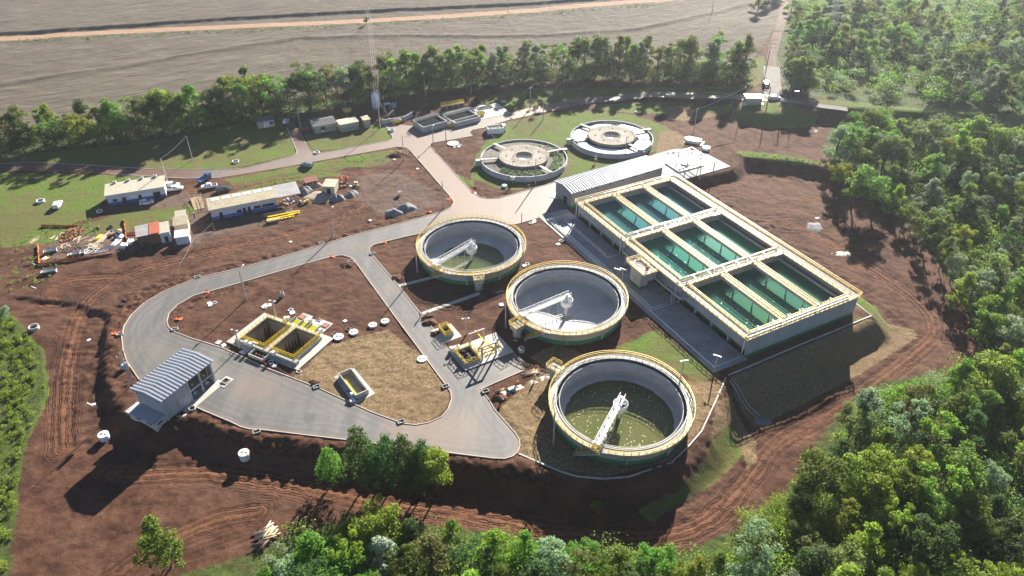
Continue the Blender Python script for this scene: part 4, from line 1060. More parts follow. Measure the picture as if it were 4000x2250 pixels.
# ------------------------------------------------------------------ twin lift tanks on the island
def lift_tanks():
    t = thing("lift_tank", "two open concrete pits side by side, yellow railings around each", "tank", TWIN, TWANG)
    W, L = 11.4, 20.3      # u across, v along
    Pp = lambda n, m, *b, **k: MB().bx(*b).build(n, m, t, **k)
    m = MB()
    Pp("plinth", "concrete_pale", -.6, 1.4, -.6, L + .6, -.2, .25); Pp("plinth", "concrete_pale", 10.0, W + .6, -.6, L + .6, -.2, .25)
    Pp("plinth", "concrete_pale", 1.4, 10, -.6, 1.9, -.2, .25); Pp("plinth", "concrete_pale", 1.4, 10, 17.8, L + .6, -.2, .25)
    z = 1.1
    for b in ((.3, 1.4, .6, 19.1), (10.0, 10.4, 1.5, 18.2), (1.4, 10, 1.5, 1.9), (1.4, 10, 17.8, 18.2), (1.4, 10, 8.9, 10.6)): Pp("wall", "deck_cream", *b, .25, z)
    for v0, v1, wat in ((1.9, 8.9, True), (10.6, 17.8, False)):
        pit = MB().add([(1.4, v0, z - .1), (10, v0, z - .1), (10, v1, z - .1), (1.4, v1, z - .1), (1.4, v0, -4.6), (10, v0, -4.6), (10, v1, -4.6), (1.4, v1, -4.6)], [(0, 1, 5, 4), (1, 2, 6, 5), (2, 3, 7, 6), (3, 0, 4, 7), (4, 5, 6, 7)]).build("pit_lining", "concrete_old", t)
        MB().add([(1.4, v0, -4.2), (10, v0, -4.2), (10, v1, -4.2), (1.4, v1, -4.2)], [(0, 1, 2, 3)]).build("water", "water_yellow", pit)
        MB().rail([(1.3, v0 - .1, z), (10.15, v0 - .1, z), (10.15, v1 + .1, z), (1.3, v1 + .1, z)], step=1.3, w=.07, closed=True).build("guard_rail", "yellow_bright", t, kind="stuff")
        MB().bar((5, v0 + 3, -4.4), (5, v0 + 3, -1.5), .3).build("pump_column", "dark", pit)
    MB().bx(2, 3.6, 15.2, 16.6, -1.2, -1.0).bar((2.8, 17.8, -1.1), (2.8, 15, -1.1), .12).build("platform", "white_paint", t)
    Pp("outlet_channel", "concrete_pale", -2.1, -1.9, 8.2, 12.6, .0, .9); Pp("outlet_channel", "concrete_pale", -1.9, .3, 8.2, 8.4, 0, .9); Pp("outlet_channel", "concrete_pale", -1.9, .3, 12.4, 12.6, 0, .9); Pp("outlet_bed", "dark", -1.9, .3, 8.4, 12.4, .05, .3)
    for v in (9.3, 10.3, 11.3): MB().cyl((-.8, v), .3, .3, .62, 10).build("valve_head", "rust_sheet", t)
    for v in (6.6, 13.4, 14.8): MB().bx(-.1, .6, v, v + .8, 1.1, 2.0).build("panel_box", "white_paint", t)
    # valve chambers with yellow bottoms on the far side
    Pp("chamber_slab", "concrete", 11.9, 16.6, 3.2, 12.6, -.1, .06)
    for v in (5.0, 7.6, 10.2): Pp("chamber_floor", "water_yellow", 11.9, 13.8, v, v + 2.3, .05, .1); 
    for v in (4.85, 7.35, 9.95, 12.45): Pp("chamber_wall", "deck_cream", 11.9, 13.9, v, v + .15, 0, .8)
    for v in (3.6, 10.8): Pp("brick_bed", "clay_brick", 14.4, 15.8, v, v + 1.6, .06, .25)
    for u, v in ((12.3, 3.4), (14.2, 8.2), (12.4, 13.4), (12.0, 14.0)): MB().bx(u, u + .7, v, v + .7, 0, 1.0).build("panel_box", "white_paint", t)
lift_tanks()
def mats_prop(name, lbl, cat, px, py, boxes, mat, rz=0.0, group=None, dz=0.0):
    q = G(px, py); m = MB()
    for b in boxes: m.bx(*b)
    o = m.build(name, mat); o.location = (q.x, q.y, q.z + dz); o.rotation_euler = (0, 0, rz)
    return tag(o, lbl, cat, group)
# shallow basin with yellow residue
def dosing_basin():
    t = thing("dosing_basin", "small open rectangular concrete basin with yellow residue, set in the turf", "basin", (-33.3, 114.2, 0), R(35.3))
    for b in ((0, .2, 0, 8.6), (2.9, 3.1, 0, 8.6), (.2, 2.9, 0, .2), (.2, 2.9, 8.4, 8.6)): MB().bx(*b, -.1, 1.2).build("wall", "concrete_pale", t)
    MB().bx(.2, 2.9, .2, 8.4, -.1, .12).build("floor", "concrete_old", t); MB().bx(.2, 1.1, .2, 8.0, .12, .16).build("residue", "water_yellow", t)
    MB().prism([(-1.0, -1.2), (4.2, -.8), (4.0, 9.4), (-.9, 9.3)], -.1, .05).build("apron", "concrete", t)
    MB().bx(-1.4, -.3, -.6, .4, 0, .6).bx(-.6, -.05, .8, 1.4, 0, 1.2).build("outlet_box", "white_paint", t); MB().bx(2.2, 2.5, 1.2, 2.4, .12, .5).build("valve", "rust_sheet", t)
    MB().bar((2.5, 8.0, .2), (2.5, 6.6, .9), .2).build("hose", "yellow_bright", t)
dosing_basin()
# recirculation pump station
def pump_station():
    t = thing("pump_station", "sunken pump pit with yellow railings and two concrete portals on a pale slab", "pump station", (-10.4, 123.2, 0), R(31.1))
    L, W = 12.6, 8.2
    MB().bx(0, L, 0, W, -.1, .3).build("slab", "concrete_pale", t)
    for b in ((.6, 4.6, 1.2, 1.4), (.6, 4.6, 6.3, 6.5), (.6, .8, 1.4, 6.3), (4.4, 4.6, 1.4, 6.3)): MB().bx(*b, .3, .8).build("pit_wall", "concrete_pale", t)
    MB().bx(.8, 4.4, 1.4, 6.3, .3, .34).build("pit_bottom", "dark", t)
    MB().rail([(.65, 1.25, .8), (4.55, 1.25, .8), (4.55, 6.45, .8), (.65, 6.45, .8)], step=1.1, w=.07, closed=True).build("guard_rail", "yellow_bright", t, kind="stuff")
    for k in range(4): MB().cyl((2.6, 2.0 + k * 1.2), .38, .34, .75, 10).build("pump", "rubber", t)
    for v in (1.1, 6.7):
        for u in (4.9, 8.5): MB().bar((u, v, .3), (u, v, 3.8), .34).build("portal_post", "concrete", t)
        MB().bar((4.6, v, 3.95), (8.8, v, 3.95), .3, .34).build("portal_beam", "concrete_pale", t)
    MB().bar((6.7, .9, 3.65), (6.7, 7.6, 3.65), .18, .25).build("hoist_beam", "yellow_bright", t)
    for v in (2.0, 3.1, 4.2, 5.3):
        MB().tube([(4.6, v, .6), (5.6, v, .6), (6.2, v, .45), (9.2, v, .45)], .09, 8).build("delivery_pipe", "yellow_bright", t, True); MB().cyl((6.8, v), .13, .3, .85, 8).build("valve", "yellow_bright", t)
    MB().tube([(9.2, 1.7, .45), (9.2, 5.8, .45)], .12, 8).build("header_pipe", "yellow_bright", t, True); MB().bx(10.5, 11.1, 3.2, 3.9, .3, .6).build("hatch_box", "yellow_bright", t)
    MB().bx(.1, .9, 7.2, 8.0, .3, 1.3).bx(1.2, 2.6, 7.4, 8.0, .3, 1.1).build("control_panel", "white_paint", t)
pump_station()
q = A(1122, 838); vb = thing("valve_box", "small yellow railed valve pit on a white slab at the roadside", "pit", (q.x, q.y, 0), R(31.1 + 90))
MB().prism([(-3.2, -2.6), (2.6, -2.6), (2.6, 2.8), (-3.2, 2.8)], -.1, .15).build("slab", "concrete_pale", vb)
for b in ((-1.8, 1.6, -1.2, -1.0), (-1.8, 1.6, 1.0, 1.2), (-1.8, -1.6, -1, 1), (1.4, 1.6, -1, 1)): MB().bx(*b, .15, .9).build("pit_wall", "deck_cream", vb)
MB().bx(-1.6, 1.4, -1, 1, .15, .2).build("pit_bottom", "dark", vb); MB().rail([(-1.7, -1.1, .9), (1.5, -1.1, .9), (1.5, 1.1, .9), (-1.7, 1.1, .9)], step=1.0, w=.07, closed=True).build("guard_rail", "yellow_bright", vb, kind="stuff")

# ------------------------------------------------------------------ inlet works slab with crane frame
kg = lambda x, y: (1642.2 + x * .1769, 322 + y * .1769)
def inlet_pad():
    o = A(*kg(640, 500)); t = thing("inlet_works", "white inlet chamber under an open steel crane frame on a pale slab", "frame", o, 0)
    w = lambda x, y, z=0.0: (A(*kg(x, y), z) - o)
    MB().prism([w(*p)[:2] for p in ((0, 385), (300, 303), (440, 300), (720, 345), (1105, 550), (440, 735), (120, 640))], -1.6, .12).build("slab", "concrete", t)
    MB().prism([w(*p)[:2] for p in ((175, 512), (480, 410), (730, 540), (372, 640))], .12, .55).build("platform", "white_paint", t)
    MB().prism([w(*p, .55)[:2] for p in ((262, 530), (400, 488), (500, 560), (372, 602))], .5, .57).build("pit_opening", "dark", t)
    c = w(470, 510, .5); MB().cyl((c.x, c.y), 1.7, .55, .95, 24).build("tank_lid", "white_paint", t)
    Z = 4.2; cs = [w(375, 328, Z), w(557, 277, Z), w(882, 487, Z), w(690, 540, Z)]
    for i, a in enumerate(cs):
        MB().bar((a.x, a.y, -1.0 if i > 1 else .1), a, .26).build("post", "deck_cream", t); MB().bar(a, cs[(i + 1) % 4], .22, .3).build("beam", "white_paint", t)
    for k in (.42,):
        for s, e in ((cs[0].lerp(cs[3], k), cs[1].lerp(cs[2], k)),):
            MB().bar(s, e, .22, .3).build("beam", "white_paint", t)
            for p in (s, e): MB().bar((p.x, p.y, .1), p, .26).build("post", "deck_cream", t)
    for k in (.35, .65): MB().bar(cs[0].lerp(cs[1], k), cs[3].lerp(cs[2], k), .2, .25).build("beam", "white_paint", t)
    p = cs[0].lerp(cs[3], .6); MB().bar(p + Vector((.8, 0, -.1)), p + Vector((.8, 0, -1.4)), .08).box((p.x + .8, p.y, Z - 1.8), (.5, .5, .8)).build("hoist", "dark", t)
inlet_pad()
q = A(1744, 357); sc_ = thing("splitter_box", "low white six sided concrete box on a small slab near the inlet works", "box", q, R(-28))
MB().prism([(-2.6, -1.7), (1.8, -1.7), (2.6, -.8), (2.6, 1.7), (-2.2, 1.7), (-2.6, 1.0)], 0, 1.1).build("body", "white_paint", sc_); MB().bx(-3.0, 3.8, -2.1, 2.0, -.1, .12).build("slab", "concrete_pale", sc_); MB().bx(-3.4, -2.8, .2, 1.2, .1, .8).build("valve_box", "white_paint", sc_)

# ------------------------------------------------------------------ old headworks
kh = lambda x, y: (1004.6 + x * .2212, 219 + y * .2212)      # survey of the basins
kl = lambda x, y: (695.5 + x * .2212, 219 + y * .2212)       # survey of the huts
def open_basin(lbl, p0, p1, p2, h, deep, extra):
    a, b, c = (A(*kh(*p), h) for p in (p0, p1, p2)); u = b - a; L = u.length; ang = math.atan2(u.y, u.x); W = (c - b).dot(Vector((-math.sin(ang), math.cos(ang), 0)))
    t = thing("settling_basin", lbl, "basin", (a.x, a.y, 0), ang)
    for q in ((0, L, 0, .3), (0, L, W - .3, W), (0, .3, .3, W - .3), (L - .3, L, .3, W - .3)): MB().bx(*q, -.1, h).build("wall", "concrete", t)
    MB().bx(.3, L - .3, .3, W - .3, deep - .1, deep).build("water", "water_dark", t)
    g = MB()
    for s in (W * .72, W * .9): g.bar((-.3, s, h + .5), (L + .3, s, h + .5), .25, .35)
    for k in range(8): g.bar((L * k / 7, W * .72, h + .5), (L * k / 7, W * .9, h + .5), .1)
    g.build("travelling_bridge", "galvanised", t); MB().rail([(-.2, W * .72, h + .65), (L + .2, W * .72, h + .65)], step=1.2, w=.06).build("guard_rail", "deck_cream" if not extra else "galvanised", t, kind="stuff")
    if extra:
        MB().bx(.3, L - .3, W * .25, W * .25 + .25, deep - .05, h).build("wall", "concrete_pale", t)
    return t
open_basin("old settling basin with a pale travelling bridge, beside the dark asphalt yard", (270, 458), (545, 385), (460, 300), 2.2, 1.4, False)
b2 = open_basin("old settling basin with a yellow railed catwalk behind it, by the yellow skips", (630, 410), (925, 335), (800, 235), 1.8, 1.0, True)
cw = A(*kh(482, 228), 1.9); ce = A(*kh(740, 185), 1.9); cat = thing("catwalk", "yellow railed catwalk behind the old settling basins", "catwalk", (cw.x, cw.y, 0), math.atan2(ce.y - cw.y, ce.x - cw.x)); cl_ = (ce - cw).length
MB().bx(0, cl_, 0, 1.3, 1.9, 2.05).build("deck", "galvanised", cat)
for s in (0.05, 1.25): MB().rail([(0, s, 2.05), (cl_, s, 2.05)], step=1.1, w=.1).build("guard_rail", "yellow_bright", cat, kind="stuff")
for k in range(5): MB().bar((cl_ * k / 4, .65, 0), (cl_ * k / 4, .65, 1.9), .2).build("post", "galvanised", cat)
wl = [A(*kl(p, r)) for p, r in ((1130, 400), (1200, 425), (1456, 385))] + [A(*kh(150, 330))]
tag(MB().bar(wl[1], wl[2], .3, 3.6).bar(wl[2], wl[3], .3, 3.4).build("retaining_wall", "concrete"), "grey concrete retaining wall behind the dark asphalt yard", "wall")
pa = [A(*kh(*p)) for p in ((800, 235), (1110, 180), (1265, 300), (930, 372))]
tag(MB().prism([p[:2] for p in pa], -.05, .12).build("drying_slab", "concrete_pale"), "bare pale concrete slab at the end of the old headworks", "slab")
q = A(*kh(975, 240)); ch = thing("drain_channel", "rectangular concrete channel on the bare slab by the old headworks", "channel", q, R(24))
for b in ((-3, 3, -1, -.8), (-3, 3, .8, 1), (-3, -2.8, -.8, .8), (2.8, 3, -.8, .8)): MB().bx(*b, .1, .5).build("wall", "concrete", ch)
MB().bx(-2.8, 2.8, -.8, .8, .1, .16).build("water", "dark", ch)
def skip(px, py, ang, lbl, cap="yellow_bright"):
    q = A(px, py); t = thing("waste_skip", lbl, "skip", (q.x, q.y, .05), ang, "yellow waste skips")
    MB().add([(-1.2, -.9, .15), (1.2, -.9, .15), (1.2, .9, .15), (-1.2, .9, .15), (-1.7, -1.0, 1.3), (1.7, -1.0, 1.3), (1.7, 1.0, 1.3), (-1.7, 1.0, 1.3)], [(3, 2, 1, 0), (0, 1, 5, 4), (1, 2, 6, 5), (2, 3, 7, 6), (3, 0, 4, 7)]).build("body", cap, t)
    MB().add([(-1.72, -1.02, 1.3), (1.72, -1.02, 1.3), (1.72, 1.02, 1.3), (-1.72, 1.02, 1.3), (-1.0, 0, 1.75), (1.0, 0, 1.75)], [(0, 1, 5, 4), (2, 3, 4, 5), (1, 2, 5), (3, 0, 4)]).build("lid", "roof_fibre_pale", t)
    for s in (-1, 1): MB().bx(s * .9 - .1, s * .9 + .1, -.9, .9, 0, .15).build("runner", "dark", t)
    return t
skip(*kh(585, 440), R(20), "yellow waste skip at the roadside between the two settling basins")
skip(*kh(925, 320), R(20), "yellow waste skip at the corner of the bare slab")
skip(*kl(1370, 405), R(20), "yellow waste skip in the dark asphalt yard below the retaining wall")
skip(*kl(805, 285), R(15), "yellow skip in shade behind the striped huts")
# silo
q = A(*kl(1140, 268)); si = thing("lime_silo", "tall pale cylindrical silo with a railed top", "silo", q, 0)
for a in (.8, 2.4, 3.9, 5.5): MB().bar((1.3 * math.cos(a), 1.3 * math.sin(a), 0), (1.3 * math.cos(a), 1.3 * math.sin(a), 1.6), .2).build("leg", "galvanised", si)
MB().lathe([(.3, .6), (1.6, 1.6), (1.6, 6.3), (.9, 7.0), (0, 7.1)], 24).build("shell", "silo_white", si, True); MB().rail([(1.2 * math.cos(k * .785), 1.2 * math.sin(k * .785), 6.7) for k in range(8)], step=1, w=.07, closed=True).build("guard_rail", "white_paint", si, kind="stuff")
m = MB()
for s in (-.22, .22): m.bar((s, -1.75, .2), (s, -1.75, 7.6), .06)
for k in range(18): m.bar((-.22, -1.75, .5 + k * .38), (.22, -1.75, .5 + k * .38), .05)
m.build("ladder", "galvanised", si); MB().lathe([(.25, 7.1), (.3, 7.6), (0, 7.7)], 10).build("filter", "galvanised", si)
q = A(*kl(1265, 262)); tb = thing("tank_stand", "square steel stand with a flat top beside the pale silo", "stand", q, R(20))
for x, y in ((-1, -.7), (1, -.7), (1, .7), (-1, .7)): MB().bar((x, y, 0), (x, y, 2.6), .14).build("leg", "galvanised", tb)
MB().bx(-1.2, 1.2, -.9, .9, 2.6, 2.75).build("top", "white_paint", tb)
q = A(*kl(1335, 232)); tk = thing("water_tank", "small open blue round tank standing by the silo", "tank", q, 0)
MB().lathe([(0, 0), (1.0, 0), (1.15, 1.7), (1.05, 1.7), (.95, .2), (0, .2)], 20).build("shell", "tank_blue", tk, True); MB().lathe([(1.2, 1.6), (1.2, 1.72), (1.1, 1.72)], 20).build("rim", "tank_blue", tk)
# screw conveyor
a = A(*kl(1270, 315), 1.0); b = A(*kl(1330, 262), 2.2); cv = thing("screw_conveyor", "slanted white conveyor pipe by the retaining wall", "conveyor", (a.x, a.y, 0), 0)
MB().tube([(0, 0, .9), (b.x - a.x, b.y - a.y, 2.4)], .28, 8).build("tube", "white_paint", cv, True); MB().bar((b.x - a.x, b.y - a.y, 0), (b.x - a.x, b.y - a.y, 2.2), .2).build("post", "galvanised", cv)
# huts
def hut(name, lbl, cat, p0, p1, depth, h, wall, roof, rise=.3, over=.35, stripes=0, openings=(), both=False, survey=None, z=None, ridge=False, skirt=None, group=None):
    """rectangular hut from its front base line; openings are (u0, u1, z0, z1, material, part)"""
    a, b = (A(*p) for p in (p0, p1)) if z is None else (A(*p, z) for p in (p0, p1))
    u = b - a; L = u.length; t = thing(name, lbl, cat, (a.x, a.y, a.z), math.atan2(u.y, u.x), group)
    zb = h + rise
    MB().bx(0, L, 0, .15, -.1, h).build("wall", wall, t)
    for x in (0.0, L - .15):
        MB().add([(x, .15, -.1), (x, depth - .15, -.1), (x, depth - .15, zb if not ridge else h), (x, .15, h), (x + .15, .15, -.1), (x + .15, depth - .15, -.1), (x + .15, depth - .15, zb if not ridge else h), (x + .15, .15, h)],
                 [(0, 3, 2, 1), (4, 5, 6, 7), (0, 4, 7, 3), (1, 2, 6, 5), (2, 3, 7, 6)]).build("wall", wall, t)
    MB().bx(0, L, depth - .15, depth, -.1, zb if not ridge else h).build("wall", wall, t)
    def slab(y0, z0, y1, z1, n):
        w = (L + 2 * over) / n
        me_ = MB().add([(0, y0, z0), (w - .015, y0, z0), (w - .015, y1, z1), (0, y1, z1), (0, y0, z0 + .1), (w - .015, y0, z0 + .1), (w - .015, y1, z1 + .1), (0, y1, z1 + .1)], [(3, 2, 1, 0), (4, 5, 6, 7), (0, 1, 5, 4), (1, 2, 6, 5), (2, 3, 7, 6), (3, 0, 4, 7)]).mesh("roof_sheet", roof)
        for k in range(n): inst("roof_sheet", me_, t, (-over + k * w, 0, .012 * (k % 2)))
    n = max(1, round(L / 1.0))
    if ridge: slab(-over, h, depth / 2, h + rise, n); slab(depth / 2, h + rise, depth + over, h, n)
    else: slab(-over, h, depth + over, zb, n)
    for k in range(stripes): MB().bx(-.03, L + .03, -.03, depth + .03, .35 + k * .5, .55 + k * .5).build("stripe", "green_stripe", t)
    if skirt: MB().bx(-.02, L + .02, -.025, .1, -.1, skirt[1]).build("painted_skirt", skirt[0], t)
    for (u0, u1, z0, z1, mt, nm) in openings: MB().bx(u0, u1, -.05, .06, z0, z1).build(nm, mt, t)
    return t, L
hut("site_hut", "small grey roofed hut with two white doors by the trees", "hut", (650, 324), (692, 317), 3.4, 2.6, "wall_cream", "roof_dark", .3, openings=((2.2, 3.0, 0, 2.1, "pvc_white", "door"), (3.2, 4.0, 0, 2.1, "pvc_white", "door"), (4.6, 5.6, 1.1, 1.9, "glass", "window")))
hut("laboratory_hut", "green striped cottage with a dark roof beside the driveway", "hut", kl(440, 532), kl(680, 490), 7.0, 2.8, "wall_cream", "roof_dark", 1.0, .5, 3, ((2.4, 4.0, 1.1, 2.1, "glass", "window"), (2.6, 3.4, .2, .9, "white_paint", "air_conditioner")), ridge=True)
hut("electrical_hut", "green striped hut with a bright white flat roof", "hut", kl(740, 515), kl(940, 475), 4.4, 2.9, "wall_cream", "roof_fibre_pale", .15, .3, 3)
hut("electrical_hut", "little green striped hut with a cream roof next to the white roofed one", "hut", kl(1005, 468), kl(1072, 455), 3.6, 3.1, "wall_cream", "roof_fibre", .15, .3, 3)
# flow meter box by the old tanks
q = A(*kh(1085, 510)); fb = thing("flow_chamber", "white open concrete chamber with railings beside the weedy round tank", "chamber", q, R(14))
for b in ((-3, 3, -1.9, -1.7), (-3, 3, 1.7, 1.9), (-3, -2.8, -1.7, 1.7), (2.8, 3, -1.7, 1.7)): MB().bx(*b, -.1, 2.1).build("wall", "white_paint", fb)
MB().bx(-2.8, 2.8, -1.7, 1.7, 1.5, 1.65).build("floor", "concrete_old", fb); MB().bx(3, 4.2, -.4, 1.6, -.1, 2.3).build("valve_box", "white_paint", fb); MB().rail([(-1.5, -1, 1.65), (1.5, -1, 1.65), (1.5, 1, 1.65), (-1.5, 1, 1.65)], step=1, w=.06, closed=True).build("guard_rail", "deck_cream", fb, kind="stuff")
pth = [A(*kh(*p)) for p in ((985, 480), (1090, 585))]
tag(MB().bar(pth[0] + Vector((0, 0, .05)), pth[1] + Vector((0, 0, .05)), .8, .12).build("footpath_slab", "concrete_pale"), "narrow concrete footpath from the flow chamber to the weedy round tank", "path")

# ------------------------------------------------------------------ contractors' offices
w1 = lambda x, y: (257.6 + x * .2654, 412.2 + y * .2654); w2 = lambda x, y: (611.8 + x * .2654, 412.2 + y * .2654)
of, L1 = hut("site_office", "white and blue site office with four air conditioners along its roof edge", "building", w1(66, 400), w1(612, 312), 6.6, 3.6, "wall_white", "roof_fibre_pale", .5, .4, 0, ((4.1, 5.1, 0, 2.1, "dark", "door"), (6.0, 8.4, 1.2, 2.3, "white_paint", "window"), (8.7, 9.5, 0, 2.1, "dark", "door"), (9.8, 12.6, 1.1, 2.2, "pvc_white", "window"), (13.0, 15.0, .1, 2.2, "dark", "opening"), (1.4, 2.6, 1.2, 2.0, "glass", "window")), skirt=("wall_blue", 1.05))
for k in range(4):
    o = MB().bx(2.0 + k * 3.9, 2.9 + k * 3.9, 6.7, 7.3, 4.1, 4.8).build("air_conditioner", "white_paint", of); MB().cyl((2.45 + k * 3.9, 7.0), .25, 4.8, 4.83, 12).build("fan_grille", "dark", o)
of2, L2 = hut("site_office", "long white and blue site office with skylights and tiled cream roof", "building", w1(1046, 535), w2(330, 412), 6.4, 3.5, "wall_white", "roof_fibre", .5, .4, 0, ((2.2, 3.1, 0, 2.1, "dark", "door"), (9.0, 9.8, 0, 2.1, "dark", "door"), (10.4, 11.2, 0, 2.1, "dark", "door"), (7.2, 8.6, 1.0, 1.7, "dark", "window"), (12.2, 14.2, 1.1, 1.9, "glass", "window"), (14.6, 18.2, 1.1, 1.9, "glass", "window"), (11.3, 12.0, 1.4, 2.0, "pvc_white", "notice_board")), skirt=("wall_blue", 1.0))
for k in range(6): MB().add([(.8 + k * 3.1, 4.6, 4.02), (3.3 + k * 3.1, 4.6, 4.02), (3.3 + k * 3.1, 6.0, 4.13), (.8 + k * 3.1, 6.0, 4.13)], [(0, 1, 2, 3)]).build("skylight", "pvc_white", of2)
q = of2.matrix_world if False else None
rz = of2.rotation_euler.z; org = Vector(of2.location)
loc = lambda o, ang, x, y, z=0.0: Vector((o.x + math.cos(ang) * x - math.sin(ang) * y, o.y + math.sin(ang) * x + math.cos(ang) * y, z))
aw = thing("storage_awning", "open tin roofed awning at the end of the long site office", "awning", loc(org, rz, L2 + .5, 0), rz)
for x, y in ((.2, .2), (6.4, .2), (6.4, 6.4), (.2, 6.4), (3.4, .2)): MB().bar((x, y, 0), (x, y, 3.45 + y * .085), .15).build("post", "wood", aw)
for k in range(7): MB().add([(-.1 + k, -.5, 3.45), (.88 + k, -.5, 3.45), (.88 + k, 6.9, 4.05), (-.1 + k, 6.9, 4.05), (-.1 + k, -.5, 3.5), (.88 + k, -.5, 3.5), (.88 + k, 6.9, 4.1), (-.1 + k, 6.9, 4.1)], [(3, 2, 1, 0), (4, 5, 6, 7), (0, 1, 5, 4), (1, 2, 6, 5), (2, 3, 7, 6), (3, 0, 4, 7)]).build("roof_sheet", "roof_tin", aw)
rr = random.Random(3)
STORE = [("sack", "pvc_white"), ("crate", "wood_pale"), ("drum", "wall_blue"), ("crate", "clay_brick"), ("box", "dark"), ("drum", "yellow_bright")]
def clutter(pts_world, n, lbl_place, group, seed, size=.8):
    """loose site goods, each a thing of its own"""
    r = random.Random(seed); x0, y0, x1, y1 = pts_world
    for k in range(n):
        nm, mt = r.choice(STORE); s = size * r.uniform(.6, 1.3); x, y = r.uniform(x0, x1), r.uniform(y0, y1)
        m = MB()
        if nm == "drum": m.lathe([(0, 0), (.3, 0), (.32, .3), (.3, .33), (.32, .6), (.3, .9), (.26, .92), (0, .9)], 10)
        elif nm == "sack": m.lathe([(0, 0), (.5 * s, .02), (.55 * s, .15), (.4 * s, .3), (0, .34)], 9)
        else:
            m.bx(-s / 2, s / 2, -s * .4, s * .4, 0, s * .6); m.bx(-s / 2 - .04, s / 2 + .04, -s * .4 - .04, s * .4 + .04, s * .52, s * .64)
        o = m.build(nm, mt); o.location = (x, y, hz(x, y)); o.rotation_euler = (0, 0, r.uniform(0, 3))
        col = {"pvc_white": "white", "wood_pale": "pale wooden", "wall_blue": "blue", "clay_brick": "red brown", "dark": "black", "yellow_bright": "yellow"}[mt]
        tag(o, f"{col} {nm} {lbl_place}", nm, group)
c0 = loc(org, rz, L2 + 4, 2); clutter((c0.x - 2.6, c0.y - 2.6, c0.x + 2.8, c0.y + 2.0), 16, "heaped under the tin awning", "goods under the tin awning", 4)
c0 = loc(org, rz, L2 + 7.5, -.5); clutter((c0.x - 1.2, c0.y - 2.6, c0.x + 1.6, c0.y + 1.6), 9, "stacked beside the tin awning post", "goods beside the tin awning", 6)
# yellow walkway girders waiting in the yard
for k, (px, py, L, mt, lb) in enumerate(((715, 543, 9.5, "yellow_bright", "longest yellow steel girder lying in front of the tin awning"), (706, 551, 8.0, "yellow_bright", "yellow steel girder with a toothed edge, outermost in the yard"), (700, 538, 8.5, "galvanised", "pale steel girder lying behind the yellow ones"), (690, 557, 4.0, "wood_pale", "short pale timber beam at the end of the yellow girders"))):
    q = G(px, py); t = thing("steel_girder", lb, "girder", (q.x, q.y, q.z), R(24), "girders in the yard")
    MB().bar((-L / 2, 0, .1), (L / 2, 0, .1), .5, .16).build("lower_flange", mt, t); MB().bar((-L / 2, 0, .75), (L / 2, 0, .75), .5, .12).build("upper_flange", mt, t)
    for j in range(7): MB().bar((-L / 2 + (j + .5) * L / 7, 0, .18), (-L / 2 + (j + .5) * L / 7, 0, .7), .35, .12).build("stiffener", mt, t)
# sand pit shed
hut("tool_shed", "small cream walled shed with a dark doorway by the sand heap", "hut", w2(765, 285), w2(872, 290), 4.2, 2.7, "wall_cream", "roof_fibre_pale", .3, .3, 0, ((1.1, 2.3, 0, 2.0, "dark", "door"),))
hut("lean_to", "low rusty roofed lean-to behind the cream shed", "hut", w2(600, 225), w2(715, 200), 3.0, 1.6, "clay_brick", "rust_sheet", .4, .2)
def heap(px, py, r, h, mt, nm, lbl, cat="heap", group=None, sx=1.0):
    q = G(px, py); m = MB(); n, k = 26, 10; rr_ = random.Random(int(px * 7 + py)); ph = [rr_.uniform(0, 6) for _ in range(4)]
    vs = []
    for j in range(k):
        f = j / (k - 1)
        for i in range(n):
            a = 2 * math.pi * i / n; w = 1 + .14 * math.sin(2 * a + ph[0]) + .1 * math.sin(5 * a + ph[1]) + rr_.uniform(-.05, .05)
            vs.append((r * sx * (1 - f) * w * math.cos(a), r * (1 - f) * w * math.sin(a), -.15 + (h + .15) * (1 - (1 - f) ** 2.3) * (1 + .15 * math.sin(3 * a + ph[2]) * (1 - f) * f * 4 + rr_.uniform(-.06, .06) * (f < .95))))
    m.add(vs, [(j * n + i, j * n + (i + 1) % n, (j + 1) * n + (i + 1) % n, (j + 1) * n + i) for j in range(k - 1) for i in range(n)])
    o = m.build(nm, mt, None, True); o.location = (q.x, q.y, q.z); return tag(o, lbl, cat, group)
heap(805, 495, 4.6, .5, "sand", "sand_heap", "broad low spread of pale sand in front of the cream shed")
heap(848, 500, 2.6, 1.5, "gravel_grey", "gravel_heap", "dark gravel heap in front of the cream shed", group="gravel heaps")
heap(884, 489, 2.4, 1.0, "gravel_grey", "gravel_heap", "blackish rubble heap below the mixer", group="gravel heaps")
heap(990, 537, 2.7, 1.3, "gravel_grey", "gravel_heap", "smaller grey gravel heap in the yard by the main road", group="gravel heaps")
heap(1021, 525, 3.0, 1.5, "gravel_grey", "gravel_heap", "larger grey gravel heap in the yard by the main road", group="gravel heaps")
heap(768, 480, 2.6, 1.3, "gravel_grey", "rubble_heap", "grey rubble heap between the awning and the cream shed")
heap(790, 468, 2.2, 1.2, "sand", "rubble_heap", "pale broken concrete heap behind the cream shed")
c0 = G(879, 465); clutter((c0.x - 3.4, c0.y - 2.2, c0.x + 4.0, c0.y + 2.6), 15, "dumped right of the cream shed", "goods dumped by the cream shed", 9, 1.0)
